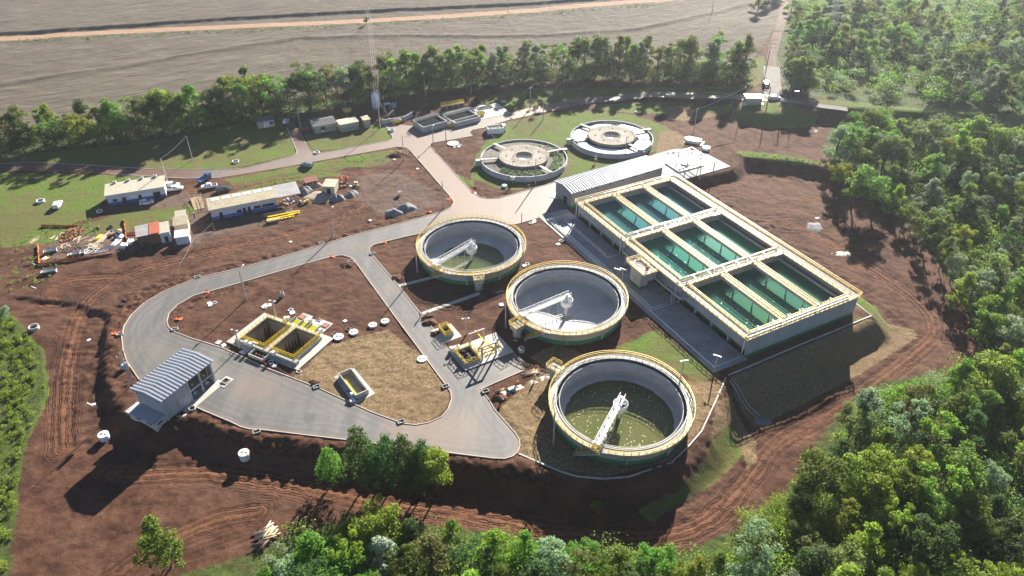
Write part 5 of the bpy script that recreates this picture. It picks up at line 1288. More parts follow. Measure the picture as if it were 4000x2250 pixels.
for k, (x, y) in enumerate(((857, 462), (872, 460))):
    q = G(x, y); mx = thing("concrete_mixer", ("orange concrete mixer nearer the cream shed", "orange concrete mixer with its drum tipped, further from the shed")[k], "mixer", (q.x, q.y, q.z), k * 1.1, "concrete mixers")
    MB().lathe([(.25, 1.0), (.7, 1.3), (.7, 1.8), (.4, 2.3), (.36, 2.3), (.6, 1.75), (0, 1.2)], 14).build("drum", "cloth_orange", mx, True)
    for s in (-1, 1): MB().bar((s * .8, -.6, 0), (s * .75, 0, 1.5), .1).bar((s * .8, .6, 0), (s * .75, 0, 1.5), .1).build("frame", "cloth_orange", mx); MB().tube([(s * .9, .6, .3), (s * .75, .6, .3)], .3, 12).build("wheel", "rubber", mx)
# sheds of the material yard
ky = lambda x, y: (64.4 + x * .3098, 515.2 + y * .3098)
def tin_shed(lbl, p0, p1, depth, h, roof, wall, door=None, group=None):
    return hut("tin_shed", lbl, "shed", ky(*p0), ky(*p1), depth, h * 1.22, wall, roof, .5, .25, 0, door or (), group=group)
tin_shed("open shed with a grey sheet roof, leftmost of three joined sheds", (930, 340), (1035, 318), 5.2, 2.6, "roof_tin", "wood_dark")
tin_shed("middle shed with a bright red sheet roof", (1037, 318), (1108, 305), 5.2, 2.7, "red_sheet", "rust_sheet")
tin_shed("shed with a pale pink sheet roof beside the red one", (1111, 312), (1190, 296), 5.2, 2.6, "roof_fibre_pale", "wall_white", ((.9, 1.8, 0, 1.9, "dark", "door"),))
tin_shed("orange brown roofed shed standing apart near the poles", (1225, 245), (1335, 228), 4.0, 2.5, "roof_fibre", "wood_pale")
tin_shed("low shed with a white ribbed roof below the orange brown one", (1232, 328), (1340, 312), 2.9, 2.0, "pvc_white", "wall_white")
tin_shed("tiny white roofed toilet shed above the orange brown one", (1240, 170), (1318, 157), 3.0, 2.2, "roof_fibre_pale", "wall_white", ((1.3, 2.3, 0, 1.9, "dark", "door"),))
# wooden stair in the bank between the offices
a = G(502, 526); b = G(493, 500); st_ = thing("bank_stair", "broad earth stair with timber risers between the two site offices", "stair", (a.x, a.y, 0), math.atan2(b.y - a.y, b.x - a.x)); L_ = (b - a).length
for k in range(10): MB().bx(L_ * k / 10, L_ * (k + 1) / 10, -1.5, 1.5, -.05, .06 + .05 * k).build("step", "wood", st_)
for s in (-1.6, 1.6): MB().rail([(0, s, .05), (L_, s, .55)], step=1.5, w=.08, toe=False).build("handrail", "wood", st_, kind="stuff")
# ------------------------------------------------------------------ gate house
a = G(1876, 266); b = G(1915, 263)
gh = thing("gate_house", "small gate house with a glaring white roof and green stripes above the bank", "building", (a.x, a.y, a.z - .1), math.atan2(b.y - a.y, b.x - a.x)); gl = (b - a).length
MB().bx(0, gl, 0, 4.2, -.5, 3.0).build("wall", "wall_cream", gh); MB().bx(-.4, gl + .4, -.4, 4.6, 3.0, 3.25).build("roof", "white_paint", gh)
for k in range(3): MB().bx(-.03, gl + .03, -.03, 4.23, .3 + k * .45, .5 + k * .45).build("stripe", "green_stripe", gh)
MB().bx(-1.0, 0, .2, 1.6, 0, 1.0).build("gas_cage", "white_paint", gh); MB().bx(gl, gl + 1.0, .2, 1.4, 0, .8).build("side_box", "white_paint", gh)

# ------------------------------------------------------------------ vehicles
def car_mesh(kind):
    """body sections along x: (x, half width, floor, belt, roof half width, roof)"""
    if kind == "hatch": L = [(-2.0, .75, .35, .85, .5, .88), (-1.9, .82, .25, .95, .6, 1.25), (-1.3, .84, .22, .95, .62, 1.47), (.1, .85, .22, .93, .63, 1.49), (.75, .85, .22, .92, .6, 1.2), (1.15, .84, .22, .92, .6, .95), (1.85, .8, .25, .8, .6, .82), (2.0, .7, .35, .6, .5, .62)]
    elif kind == "pickup": L = [(-2.5, .8, .45, 1.0, .75, 1.02), (-2.45, .88, .38, 1.05, .8, 1.07), (-.85, .9, .38, 1.05, .8, 1.07), (-.75, .9, .38, 1.05, .68, 1.65), (.6, .9, .38, 1.03, .68, 1.68), (1.25, .9, .38, 1.02, .68, 1.1), (2.3, .86, .4, .95, .66, .98), (2.5, .75, .5, .75, .55, .77)]
    else: L = [(-2.3, .8, .4, .95, .6, 1.0), (-2.2, .88, .3, 1.0, .68, 1.5), (-1.6, .9, .28, 1.0, .7, 1.64), (.2, .9, .28, 1.0, .7, 1.66), (.95, .9, .28, 1.0, .68, 1.3), (1.3, .9, .28, .98, .66, 1.02), (2.15, .86, .3, .9, .64, .93), (2.3, .75, .4, .7, .55, .72)]
    vs, fs = [], []
    for x, w, f, bl, rw, rf in L: vs += [(x, -w, f), (x, -w * 1.0, bl), (x, -rw, rf), (x, rw, rf), (x, w, bl), (x, w, f)]
    for i in range(len(L) - 1):
        for k in range(5): fs.append((6 * i + k, 6 * i + 6 + k, 6 * i + 7 + k, 6 * i + k + 1))
        fs.append((6 * i + 5, 6 * i + 11, 6 * i + 6, 6 * i))
    fs += [(0, 1, 2, 3, 4, 5), tuple(6 * (len(L) - 1) + k for k in (5, 4, 3, 2, 1, 0))]
    body = MB().add(vs, fs)
    gl_ = MB(); cab = [(x, bl, rw, rf, w) for x, w, f, bl, rw, rf in L if rf > bl + .1]
    for s in (-1, 1):
        x0, x1 = cab[0][0] + .12, cab[-1][0] - .1
        gl_.add([(x0, s * .845 if kind != "hatch" else s * .815, 1.02), (x1 + .35, s * .845 if kind != "hatch" else s * .815, 1.0), (x1 - .35, s * (cab[0][2] + .1), cab[1][3] - .1), (x0 + .15, s * (cab[0][2] + .1), cab[1][3] - .1)], [(0, 1, 2, 3) if s < 0 else (3, 2, 1, 0)])
    xe = cab[-1][0]
    gl_.add([(xe + .42, -.7, 1.02), (xe + .42, .7, 1.02), (xe - .5, .6, cab[-2][3] + .0), (xe - .5, -.6, cab[-2][3] + .0)], [(0, 1, 2, 3)])
    return body, gl_, L
CARS = {}
def car(kind, px, py, ang, paint, lbl, cat="car"):
    q = G(px, py); key = (kind, paint)
    if key not in CARS:
        b_, g_, L = car_mesh(kind)
        w = MB().tube([(0, -.11, 0), (0, .11, 0)], .34, 14).mesh("wheel", "rubber"); rim = MB().tube([(0, -.12, 0), (0, .12, 0)], .2, 10).mesh("rim", "galvanised")
        CARS[key] = (b_.mesh("body", paint, False), g_.mesh("window", "glass"), w, rim, L)
    bm, gm, wm, rm, L = CARS[key]; t = thing("parked_" + ("pickup" if kind == "pickup" else "car"), lbl, cat, (q.x, q.y, q.z + .04), ang, "vehicles parked around the site")
    inst("body", bm, t); o = inst("window", gm, t, (0, 0, .01))
    x0, x1 = L[0][0] + .75, L[-1][0] - .72; hw = L[2][1] - .06
    for x in (x0, x1):
        for s in (-1, 1):
            wh = inst("wheel", wm, t, (x, s * hw, .34)); inst("rim", rm, wh)
    for s in (-1, 1):
        MB().box((L[-1][0] - .06, s * .55, .66), (.14, .32, .16)).build("headlight", "pvc_white", t); MB().box((L[0][0] + .04, s * .62, .82), (.1, .2, .2)).build("tail_light", "lamp_red", t)
    if kind == "pickup": MB().bx(-2.35, -.95, -.72, .72, 1.07, 1.09).build("load_bed", "dark", t)
    return t
car("hatch", 370, 513, R(22), "car_white", "white hatchback parked in front of the blue skirted site office")
car("suv", 434, 470, R(8), "car_white", "white estate car at the office gable, behind the pickup")
car("pickup", 441, 479, R(14), "car_white", "white pickup with a dark bed at the office gable", "pickup")
car("pickup", 527, 473, R(198), "car_white", "white pickup with an open bed, parked between the offices", "pickup")
car("suv", 563, 481, R(22), "car_dark", "dark car beside the white pickup above the long office")
car("suv", 772, 419, R(160), "car_grey", "grey estate car on the grass below the upper road")
car("suv", 147, 519, R(100), "car_white", "white car alone on the lawn by the concrete ring")
car("hatch", 720, 308, R(88), "car_white", "white car under the trees at the head of the driveway")
car("suv", 1948, 250, R(4), "car_white", "white car on the bright access road beside the gate house")
q = G(516, 455); tr = thing("water_truck", "small blue truck with a pale flat bed below the upper road", "truck", (q.x, q.y, q.z + .05), R(70))
MB().bx(.9, 2.3, -.9, .9, .5, 2.0).build("cab", "car_blue", tr); MB().bx(-2.6, .8, -1.0, 1.0, .75, .95).build("bed", "car_blue", tr); MB().bx(1.9, 2.33, -.8, .8, 1.3, 1.85).build("windscreen", "glass", tr)
for s in (-1.0, 1.0): MB().bx(-2.6, .8, s - .04, s + .04, .95, 1.35).build("side_board", "car_blue", tr)
for x in (-1.8, 1.6):
    for s in (-.85, .85): MB().tube([(x, s - .14, .42), (x, s + .14, .42)], .42, 14).build("wheel", "rubber", tr)
q = G(1925, 218); tc = thing("tractor", "farm tractor driving on the access road behind the gate house", "tractor", (q.x, q.y, q.z + .1), R(88))
MB().bx(-.3, 1.9, -.4, .4, .7, 1.5).build("bonnet", "car_dark", tc); MB().bx(-1.3, -.2, -.75, .75, .9, 1.5).build("fender", "car_dark", tc); MB().bx(-1.2, -.2, -.7, .7, 2.5, 2.65).build("canopy", "white_paint", tc)
for x, y in ((-1.15, -.65), (-1.15, .65), (-.25, -.65), (-.25, .65)): MB().bar((x, y, 1.5), (x, y, 2.5), .08).build("post", "dark", tc)
for s in (-1, 1): MB().tube([(-.8, s * 1.0 - .25, .85), (-.8, s * 1.0 + .25, .85)], .85, 18).build("rear_wheel", "rubber", tc); MB().tube([(1.5, s * .8 - .15, .5), (1.5, s * .8 + .15, .5)], .5, 14).build("front_wheel", "rubber", tc)
MB().bar((.9, .2, 1.5), (.9, .2, 2.4), .1).build("exhaust", "dark", tc)

# ------------------------------------------------------------------ poles, lamps and wires
POLES = {}
def pole(px, py, h, lbl, kind="plain", ang=0.0, mat="pole_concrete", lean=0.0, r=.2):
    q = G(px, py); t = thing("utility_pole" if kind in ("plain", "cross", "transformer") else "street_lamp", lbl, "pole" if kind in ("plain", "cross", "transformer") else "lamp", (q.x, q.y, q.z - .1), ang, "poles of the plant")
    t.rotation_euler = (lean, 0, ang); t.rotation_mode = 'XYZ'
    MB().add([(s * k[0], u * k[0] * .7, z) for z, k in ((0, (r,)), (h, (r * .62,))) for s, u in ((-1, -1), (1, -1), (1, 1), (-1, 1))], [(3, 2, 1, 0), (4, 5, 6, 7), (0, 1, 5, 4), (1, 2, 6, 5), (2, 3, 7, 6), (3, 0, 4, 7)]).build("shaft", mat, t)
    if kind == "arm":
        a_ = MB().tube([(0, 0, h - .2), (0, -.9, h + .15), (0, -1.8, h + .2)], .06, 6).build("arm", "galvanised", t); MB().bx(-.16, .16, -2.4, -1.7, h + .12, h + .26).build("lantern", "white_paint", a_)
    elif kind == "tee":
        a_ = MB().bar((-.9, 0, h), (.9, 0, h), .09).build("arm", "galvanised", t)
        for s in (-1, 1): MB().box((s * .7, -.1, h + .06), (.4, .35, .1)).build("floodlight", "white_paint", a_)
    elif kind in ("cross", "transformer"):
        a_ = MB().bar((-1.1, 0, h - .35), (1.1, 0, h - .35), .12, .14).build("crossarm", "pole_concrete", t)
        for s in (-1, 0, 1): MB().cyl((s * .95, 0), .07, h - .28, h + .05, 8).build("insulator", "white_paint", a_)
        if kind == "transformer":
            MB().cyl((0, -.6), .42, h - 3.6, h - 2.3, 14).build("transformer_can", "galvanised", t); MB().bar((-.7, 0, h - 1.9), (.7, 0, h - 1.9), .1).build("fuse_arm", "pole_concrete", t)
    return q + Vector((0, 0, h - .1))
PT = {}
for key, px, py, h, kind, ang, lb in (
    ("p1", 836, 598, 9, "arm", 2.6, "concrete lamp pole on the verge of the main road below the material yard"), ("p2", 620, 753, 9, "arm", 2.9, "concrete lamp pole inside the curve of the loop road, casting a long shadow"),
    ("p3", 1116, 522, 9, "arm", .3, "concrete lamp pole at the yard corner of the road junction"), ("p4", 1017, 403, 9, "plain", 0, "tall concrete pole at the upper crossroads beside the dark soil heap"),
    ("l1", 1090, 361, 6, "arm", 3.0, "lamp post at the kerb tip of the upper crossroads"), ("l2", 1122, 356, 4.5, "arm", 1.2, "short lamp post with a long arm by the round concrete lid"),
    ("t1", 1050, 686, 9, "plain", 0, "leaning pale pole in the shadow beside the clarifier at the junction"), ("t1b", 1312, 580, 6, "plain", 0, "slim pole behind the clarifier at the junction, by the apron"),
    ("t2", 1272, 826, 9, "plain", 0, "pale pole against the rim of the empty clarifier"), ("t3", 1392, 1117, 9, "plain", 0, "pale pole standing before the frothy clarifier"),
    ("f1", 1709, 972, 7.5, "tee", .2, "twin floodlight pole between the frothy clarifier and the apron"), ("f2", 1796, 937, 5, "tee", -.5, "floodlight pole at the front end of the apron"),
    ("f3", 1564, 716, 5, "tee", -.5, "taller of two floodlight poles beside the apron at the empty clarifier"), ("f4", 1551, 708, 4, "tee", -.5, "shorter of two floodlight poles beside the apron at the empty clarifier"),
    ("f5", 1173, 842, 5, "tee", .2, "floodlight pole behind the pump pit portals"), ("f6", 695, 797, 5, "tee", -.3, "floodlight pole behind the two open pits"), ("f7", 603, 876, 5.5, "tee", -.3, "floodlight pole at the road end of the two open pits"),
    ("b1", 333, 968, 9, "transformer", 1.2, "pole with a transformer behind the dewatering house"), ("u1", 485, 403, 9, "plain", 0, "thin pole standing on the shaded lawn"), ("u2", 423, 463, 9, "plain", 0, "pole at the corner of the blue skirted office roof"),
    ("u3", 756, 322, 6, "arm", 1.8, "lamp post on the driveway verge beside the striped cottage"), ("u4", 957, 322, 12, "cross", 1.5, "tallest pole, standing beside the pale silo"), ("u5", 872, 291, 6, "plain", 0, "pole in front of the yellow skip behind the huts"),
    ("u6", 929, 258, 6, "arm", 0, "lamp post among the trees left of the silo"), ("u7", 995, 248, 6, "arm", .3, "lamp post in the shade right of the silo"), ("u8", 1071, 250, 8, "plain", 0, "slim pole in the shade behind the settling basins"),
    ("u9", 1186, 235, 6, "arm", 0, "lamp post at the shaded grass edge behind the bare slab"), ("u10", 1334, 274, 9, "cross", .9, "pole with crossarm at the far verge of the upper road"), ("u11", 1366, 302, 7, "plain", 0, "pole on the sunlit lawn below the upper road"),
    ("u12", 1572, 398, 8, "plain", 0, "pole beside the foam filled round tank"), ("u13", 1347, 463, 9, "plain", 0, "pole on the kerb below the weedy round tank"),
    ("u15", 1745, 334, 9, "cross", 1.2, "crossarm pole beside the low white box"), ("g1", 1866, 273, 8.5, "cross", 1.2, "crossarm pole left of the gate house"), ("g2", 1928, 272, 8.5, "plain", .2, "bare leaning pole between the gate house and the white car"),
    ("g3", 1969, 270, 8.5, "cross", .1, "crossarm pole right of the white car carrying three wires"), ("g4", 1994, 277, 7.5, "tee", .1, "thin lamp mast at the end of the gate house bank"), ("g5", 1929, 165, 9, "cross", .1, "pole beside the dirt road at the field corner"),
    ("d1", 931, 64, 9, "cross", 1.5, "field pole with a crossarm standing by a dark bush"), ("d2", 1278, 34, 8, "cross", 1.5, "field pole beside the dirt farm road, top of the field"), ("d3", 1790, 38, 8, "cross", 1.5, "field pole near the far end of the farm road"),
    ("y1", 494, 624, 3.2, "plain", 0, "short timber post at the corner of the material yard sheds"), ("y2", 458, 690, 3.2, "plain", 0, "short timber post on the bank above the loop road"), ("y3", 540, 582, 3.0, "plain", 0, "short timber post beside the long site office")):
    PT[key] = pole(px, py, h, lb, kind, ang, "pole_wood" if key[0] in "gdy" else "pole_concrete", r=.1 if key in ("y1", "y2", "y3", "u1", "u5", "u8", "u9", "g4", "f4") else .17)
def wire(a, b, lbl, sag=.6, n=3, sp=.7, r=.022):
    d = (b - a); nrm = Vector((-d.y, d.x, 0)).normalized() * sp
    for k in range(n):
        off = nrm * (k - (n - 1) / 2)
        pts = [a + off + d * (i / 10) - Vector((0, 0, sag * 4 * (i / 10) * (1 - i / 10))) for i in range(11)]
        tag(MB().tube(pts, r, 4).build("power_cable", "pole_concrete"), lbl, "cable", "overhead cables")
wire(PT["g1"], PT["u15"], "thick bundled cable running from the gate house pole to the low white box", .4, 1, r=.12)
wire(PT["u4"], PT["p4"], "pale service cable between the silo pole and the upper crossroads", .7, 1, r=.045)
wire(PT["d1"], PT["u4"], "thin cable dropping from the field pole to the silo pole", .8, 3, .8, .03)
wire(PT["g5"], PT["g3"], "three parallel power cables over the access road", .8, 3, .8, .06)
wire(PT["u10"], PT["u11"], "short cable between the two poles on the upper lawn", .3, 1, r=.025)
wire(PT["u2"], PT["u1"], "slack cable from the blue skirted office to the lawn pole", .5, 1, r=.02)
wire(PT["u15"], PT["u12"], "faint cable crossing above the foam filled tank", .8, 1, r=.015)
wire(PT["y1"], PT["y3"], "slack yard cable above the tin sheds", .4, 1, r=.025); wire(PT["y1"], PT["y2"], "slack yard cable down to the loop road bank", .4, 1, r=.025)
# lattice mast in the far scrub
q = G(2078, 112); py_ = thing("lattice_pylon", "pale steel lattice pylon standing in the far scrub", "pylon", (q.x, q.y, q.z), R(20))
Hp = 20.0; wd = lambda z: 2.4 - 1.7 * z / Hp
corner = lambda i, z: ((-1, 1, 1, -1)[i] * wd(z), (-1, -1, 1, 1)[i] * wd(z), z)
for i in range(4): MB().bar(corner(i, 0), corner(i, Hp), .11).build("leg", "pole_concrete", py_)
for k in range(6):
    z0, z1 = Hp * k / 6, Hp * (k + 1) / 6; m = MB()
    for i in range(4): m.bar(corner(i, z0), corner((i + 1) % 4, z1), .09); m.bar(corner((i + 1) % 4, z0), corner(i, z1), .09); m.bar(corner(i, z1), corner((i + 1) % 4, z1), .1)
    m.build("bracing", "pole_concrete", py_)
for z in (14, 17.5): MB().bar((-5, -.6, z), (5, -.6, z), .16).bar((-5, .6, z), (5, .6, z), .16).bar((-5, -.6, z), (-5, .6, z), .14).bar((5, -.6, z), (5, .6, z), .14).build("crossarm", "pole_concrete", py_)

# ------------------------------------------------------------------ manholes, rings and slabs lying about
def manhole(px, py, r, h, lbl, lid=True, hole=True, mt="white_paint", group="concrete manhole shafts"):
    q = G(px, py); t = thing("manhole_shaft", lbl, "manhole", (q.x, q.y, q.z), 0, group)
    MB().lathe([(r * .8, -.1), (r * .86, h), (r, h), (r * 1.02, h * .5), (r, -.1)], 24).build("ring", mt, t, True)
    if lid: MB().lathe([(r * 1.08, h), (r * 1.08, h + .12), (0, h + .14)], 24).build("cover", mt, t)
    else: MB().cyl((0, 0), r * .84, -.05, h * .35, 20).build("bottom", "dark", t)
    if lid and hole: MB().cyl((-r * .3, .1), r * .3, h + .12, h + .2, 14).build("hatch", "concrete_old", t); MB().cyl((r * .45, -.1), r * .22, h + .12, h + .16, 12).build("hatch_opening", "dark", t)
    return t
for px, py, r, h, lb in ((265, 1105, 1.0, 1.4, "tall white manhole shaft on the dirt below the dewatering house"), (617, 1152, 1.0, 1.5, "tall white manhole shaft half way down the shaded bank"), (852, 850, 1.15, .35, "largest of four low round manholes, nearest the two open pits"), (890, 838, 1.0, .35, "low round manhole second from the two open pits"), (938, 820, .95, .35, "low round manhole third from the two open pits"), (969, 810, .95, .3, "low round manhole closest to the branch road"), (1062, 905, 1.05, .25, "round white manhole at the kerb of the branch road beside the turf"), (1709, 398, 0, 0, "")):
    if r: manhole(px, py, r, h, lb)
manhole(1776, 377, 1.25, .9, "short wide manhole shaft on the soil beside the inlet slab"); manhole(103, 508, 1.2, .7, "open concrete ring on the lawn near the white car", False); manhole(251, 533, .9, .5, "open concrete ring below the blue skirted office", False); manhole(593, 408, 1.1, .5, "open concrete ring on the shaded lawn by the upper road", False); manhole(797, 385, 1.0, .5, "open concrete ring at the driveway corner", False); manhole(986, 330, 1.0, .7, "open concrete ring on the edge of the dark asphalt yard", False)
manhole(87, 828, 1.15, .9, "concrete ring on the bare soil at the far left", False, mt="concrete_pale"); manhole(1312, 884, .75, 1.1, "open concrete pipe ring beside the pump pit slab", False, mt="concrete_pale"); manhole(711, 745, .5, 1.3, "upright concrete pipe on the brown island", False, mt="concrete_pale")
manhole(876, 829, .55, .4, "small open ring behind the manhole row, wider one", False, mt="concrete_old"); manhole(888, 827, .4, .35, "small open ring behind the manhole row, narrower one", False, mt="concrete_old"); manhole(843, 843, .6, .5, "small open ring beside the largest low manhole", False, mt="concrete_old"); manhole(752, 935, .55, .2, "small white ring on the turf near the two open pits", False); manhole(1267, 257, 1.1, .3, "flat round concrete lid on the shaded upper lawn", True, False, "concrete_pale"); manhole(1605, 283, 1.2, .3, "flat round lid on the rough grass above the foam filled tank", True, False, "concrete_pale"); manhole(1560, 240, 1.0, .3, "flat round lid on the far verge of the upper road", True, False, "concrete_pale"); manhole(1140, 362, 2.0, .15, "broad flat round slab on the soil by the upper crossroads", True, False, "concrete_pale"); manhole(1269, 470, .8, .5, "small domed lid on the grass patch below the weedy tank", True, False, "tank_blue")
manhole(484, 1030, .7, .5, "cream concrete ring at the road edge beside the dewatering house", False, mt="concrete_pale")
SL = [(731, 609, "white cover slab on the verge soil above the main road"), (931, 555, "white cover slab in the yard below the gravel heaps"), (1050, 425, "white cover slab on the clods by the upper crossroads"), (1195, 487, "white cover slab beside the junction kerb"), (1330, 466, "white cover slab near the kerb below the weedy tank"), (992, 402, "white cover slab on the dark soil heap"), (868, 672, "white cover slab near the branch road kerb"), (868, 808, "white cover slab on the brown island by the manhole row"), (224, 856, "white cover slab on the left bank"), (236, 1018, "white cover slab lower on the left bank"), (1538, 392, "white cover slab behind the blower house roof")]
for px, py, lb in SL:
    q = G(px, py); t = MB().bx(-.45, .45, -.4, .4, 0, .12).bx(-.35, .35, -.3, .3, .12, .15).build("cover_slab", "pvc_white"); t.location = (q.x, q.y, q.z + .02); t.rotation_euler = (.08, .05, px); tag(t, lb, "slab", "loose cover slabs")
def slab_pair(px, py, lb, n=3, seed=1):
    r = random.Random(seed)
    for k in range(n):
        q = G(px + r.uniform(-9, 9), py + r.uniform(-5, 5)); m = MB()
        if k % 2: m.bx(-.6, .6, -.5, -.38, 0, .18).bx(-.6, .6, .38, .5, 0, .18).bx(-.6, -.48, -.38, .38, 0, .18).bx(.48, .6, -.38, .38, 0, .18)
        else: m.bx(-.55, .55, -.45, .45, 0, .13)
        o = m.build("access_collar" if k % 2 else "cover_slab", "pvc_white"); o.location = (q.x, q.y, q.z + .03); o.rotation_euler = (0, 0, r.uniform(0, 3))
        tag(o, ("square concrete collar " if k % 2 else "white square cover slab ") + lb, "collar" if k % 2 else "slab", "slabs and collars " + lb)
slab_pair(672, 768, "lying behind the two open pits", 5, 3); slab_pair(556, 866, "at the kerb left of the two open pits", 3, 4); slab_pair(607, 884, "on the soil before the two open pits", 2, 5); slab_pair(686, 917, "before the corner of the two open pits", 2, 6); slab_pair(816, 814, "right of the two open pits", 3, 7); slab_pair(1409, 610, "beside the floodlit apron near the first clarifier", 2, 8); slab_pair(1320, 670, "between the first two clarifiers", 2, 9); slab_pair(1342, 559, "at the apron corner by the main road", 3, 10); slab_pair(1262, 767, "left of the empty clarifier", 2, 11); slab_pair(738, 785, "on the far side of the two open pits", 3, 12); slab_pair(533, 766, "on the brown island inside the loop", 3, 13); slab_pair(1150, 368, "on the round slab by the upper crossroads", 4, 14)
def gully(px, py, lb, ang=0.0):
    q = G(px, py); t = thing("storm_gully", lb, "gully", (q.x, q.y, q.z), ang, "concrete storm gullies at the kerb")
    for b_ in ((-.75, .75, -.5, -.38), (-.75, .75, .38, .5), (-.75, -.62, -.38, .38), (.62, .75, -.38, .38)): MB().bx(*b_, -.1, .35).build("side", "concrete", t)
    MB().bx(-.62, .62, -.38, .38, -.05, .05).build("bottom", "dark", t)
for px, py, lb in ((497, 697, "storm gully on the outer kerb of the loop road"), (809, 612, "storm gully on the verge below the lamp pole"), (937, 639, "storm gully at the corner of the branch road"), (884, 658, "storm gully on the island kerb of the branch road"), (302, 841, "storm gully at the far bend of the loop road"), (440, 829, "storm gully on the inner bend of the loop road"), (646, 1087, "storm gully with a chute on the front kerb"), (1009, 1062, "storm gully at the tip of the turf island"), (1121, 973, "storm gully on the turf kerb opposite the pump pit"), (797, 974, "storm gully on the turf kerb before the pits"), (1221, 985, "storm gully at the soil corner by the frothy clarifier")): gully(px, py, lb, R(25))
def net(px, py, lb, s=1.0):
    q = G(px, py); r = random.Random(int(px)); m = MB(); n = 7; vs = []
    for j in range(n):
        for i in range(n): vs.append(((i / 6 - .5) * 2.2 * s + r.uniform(-.1, .1), (j / 6 - .5) * 1.4 * s + r.uniform(-.1, .1), .05 + r.random() * .4 * (1 - abs(i - 3) / 4)))
    m.add(vs, [(j * n + i, j * n + i + 1, (j + 1) * n + i + 1, (j + 1) * n + i) for j in range(n - 1) for i in range(n - 1)]); o = m.build("safety_net", "orange_mesh"); o.location = (q.x, q.y, q.z); tag(o, lb, "net", "crumpled orange safety nets")
for px, py, lb in ((290, 839, "orange safety net bunched at the far bend of the loop road"), (450, 803, "orange safety net on the inner bend of the loop road"), (519, 735, "orange safety net on the island kerb"), (836, 646, "orange safety net on the island corner by the branch road"), (965, 611, "orange safety net at the kerb left of the first clarifier"), (1078, 534, "orange safety net on the yard verge by the main road"), (1128, 501, "orange safety net at the yard corner lamp pole"), (1191, 484, "orange safety net on the kerb corner below the old tanks"), (1681, 386, "orange safety net at the inlet slab kerb")): net(px, py, lb, .8)
def path(pts, lb, w=1.1):
    q = O(pts); m = MB()
    for a_, b_ in zip(q[:-1], q[1:]): m.bar((a_[0], a_[1], .02), (b_[0], b_[1], .02), w, .14)
    tag(m.build("footpath", "concrete_pale"), lb, "path", "concrete footpaths")
path([k6(150, 945), k6(480, 862)], "concrete footpath from the branch road to the stair of the clarifier at the junction"); path([k6(385, 1225), k6(960, 1020)], "concrete footpath from the branch road to the round pedestal of the first clarifier"); path([k3(850, 1420), k3(1400, 1210)], "concrete footpath from the road corner to the frothy clarifier", 1.3); path([k3(1010, 880), k3(1165, 835)], "short concrete footpath between the pump pit slab and the empty clarifier", 1.6)
o = MB().bx(-.9, .9, -.35, .35, 0, .5).build("block_stack", "white_paint"); q = A(*k3(1030, 1345)); o.location = (q.x, q.y, .1); o.rotation_euler = (0, 0, R(30)); tag(o, "stack of white blocks on the footpath to the frothy clarifier", "block")
# water chute down the front bank and stone outfall
a = G(1838, 958); b = G(1910, 1052); ch = thing("drain_chute", "pale concrete drain chute running down the bank corner", "drain", (0, 0, 0), 0)
for s in (-.45, .45):
    pts = [a.lerp(b, i / 8) for i in range(9)]; nrm = Vector((-(b - a).y, (b - a).x, 0)).normalized() * s; m = MB()
    for p0, p1 in zip(pts[:-1], pts[1:]): m.bar(Vector((p0.x, p0.y, hz(p0.x, p0.y) + .15)) + nrm, Vector((p1.x, p1.y, hz(p1.x, p1.y) + .15)) + nrm, .12, .4)
    m.build("side", "concrete_pale", ch)
heap(1918, 1062, 2.0, .35, "gravel_grey", "stone_outfall", "loose grey stones at the foot of the drain chute")
# soil heaps
for px, py, r, h, lb in ((1000, 388, 3.2, .9, "dark soil heap beside the upper crossroads pole"), (875, 665, 2.0, .5, "dark soil heap on the island near the branch road"), (1080, 812, 1.9, .7, "dark soil heap at the kerb before the pump pit"), (1095, 840, 1.4, .6, "smaller dark soil heap at the kerb beside the valve pit"), (1000, 700, 2.0, .6, "soil heap at the branch road kerb left of the first clarifier"), (1255, 1000, 1.8, .6, "soil heap at the road corner by the footpath"), (792, 962, 1.4, .4, "dark soil heap on the turf edge before the pits"), (2050, 572, 3.4, .5, "blackish gravel spill on the bare soil behind the basin")): heap(px, py, r, h, "gravel_grey" if px > 2000 else "soil_clod", "soil_heap", lb, "heap", "soil heaps")
for px, py, r, lb in ((2118, 638, 1.7, "white lime patch on the bare soil behind the basin"), (2055, 548, 1.0, "small white lime patch near the gravel spill"), (2045, 330, 2.4, "pale sandy patch on the soil above the grass berm")): heap(px, py, r, .08, "sand" if py < 400 else "concrete_pale", "lime_patch", lb, "patch", "pale patches on the soil", 1.5)
# ------------------------------------------------------------------ material yard: boards, pipes and troughs, each by itself
def boards(px, py, n, L, w, ang, mt, nm, lb, cat, group, spread=(.4, .1), seed=0, stack=1, jit=.06, tube=False, dz=0.0):
    q = G(px, py); r = random.Random(seed + int(px * 3))
    me_ = (MB().tube([(-L / 2, 0, w / 2), (L / 2, 0, w / 2)], w / 2, 8) if tube else MB().bx(-L / 2, L / 2, -w / 2, w / 2, 0, .07)).mesh(nm, mt, tube)
    for k in range(n):
        a_ = ang + r.uniform(-jit, jit); row = k % max(1, n // stack); lay = k // max(1, n // stack)
        d = (row - n / stack / 2) * (w + spread[1]); sh = r.uniform(-spread[0], spread[0])
        o = inst(nm, me_, None, (q.x - math.sin(ang) * d + math.cos(ang) * sh, q.y + math.cos(ang) * d + math.sin(ang) * sh, q.z + .03 + dz + lay * (w if tube else .075) + .01 * (k % 3)), (0, 0, a_), (r.uniform(.85, 1.1), 1, 1))
        tag(o, lb, cat, group)
Y = lambda x, y: ky(x, y)
def yb(x, y, *a, **k): boards(*Y(x, y), *a, **k)
yb(137, 448, 6, 3.2, .16, R(70), "wood_pale", "timber_pole", "pale timber pole leaning row at the near corner of the material yard", "pole", "timber poles at the yard corner", tube=True)
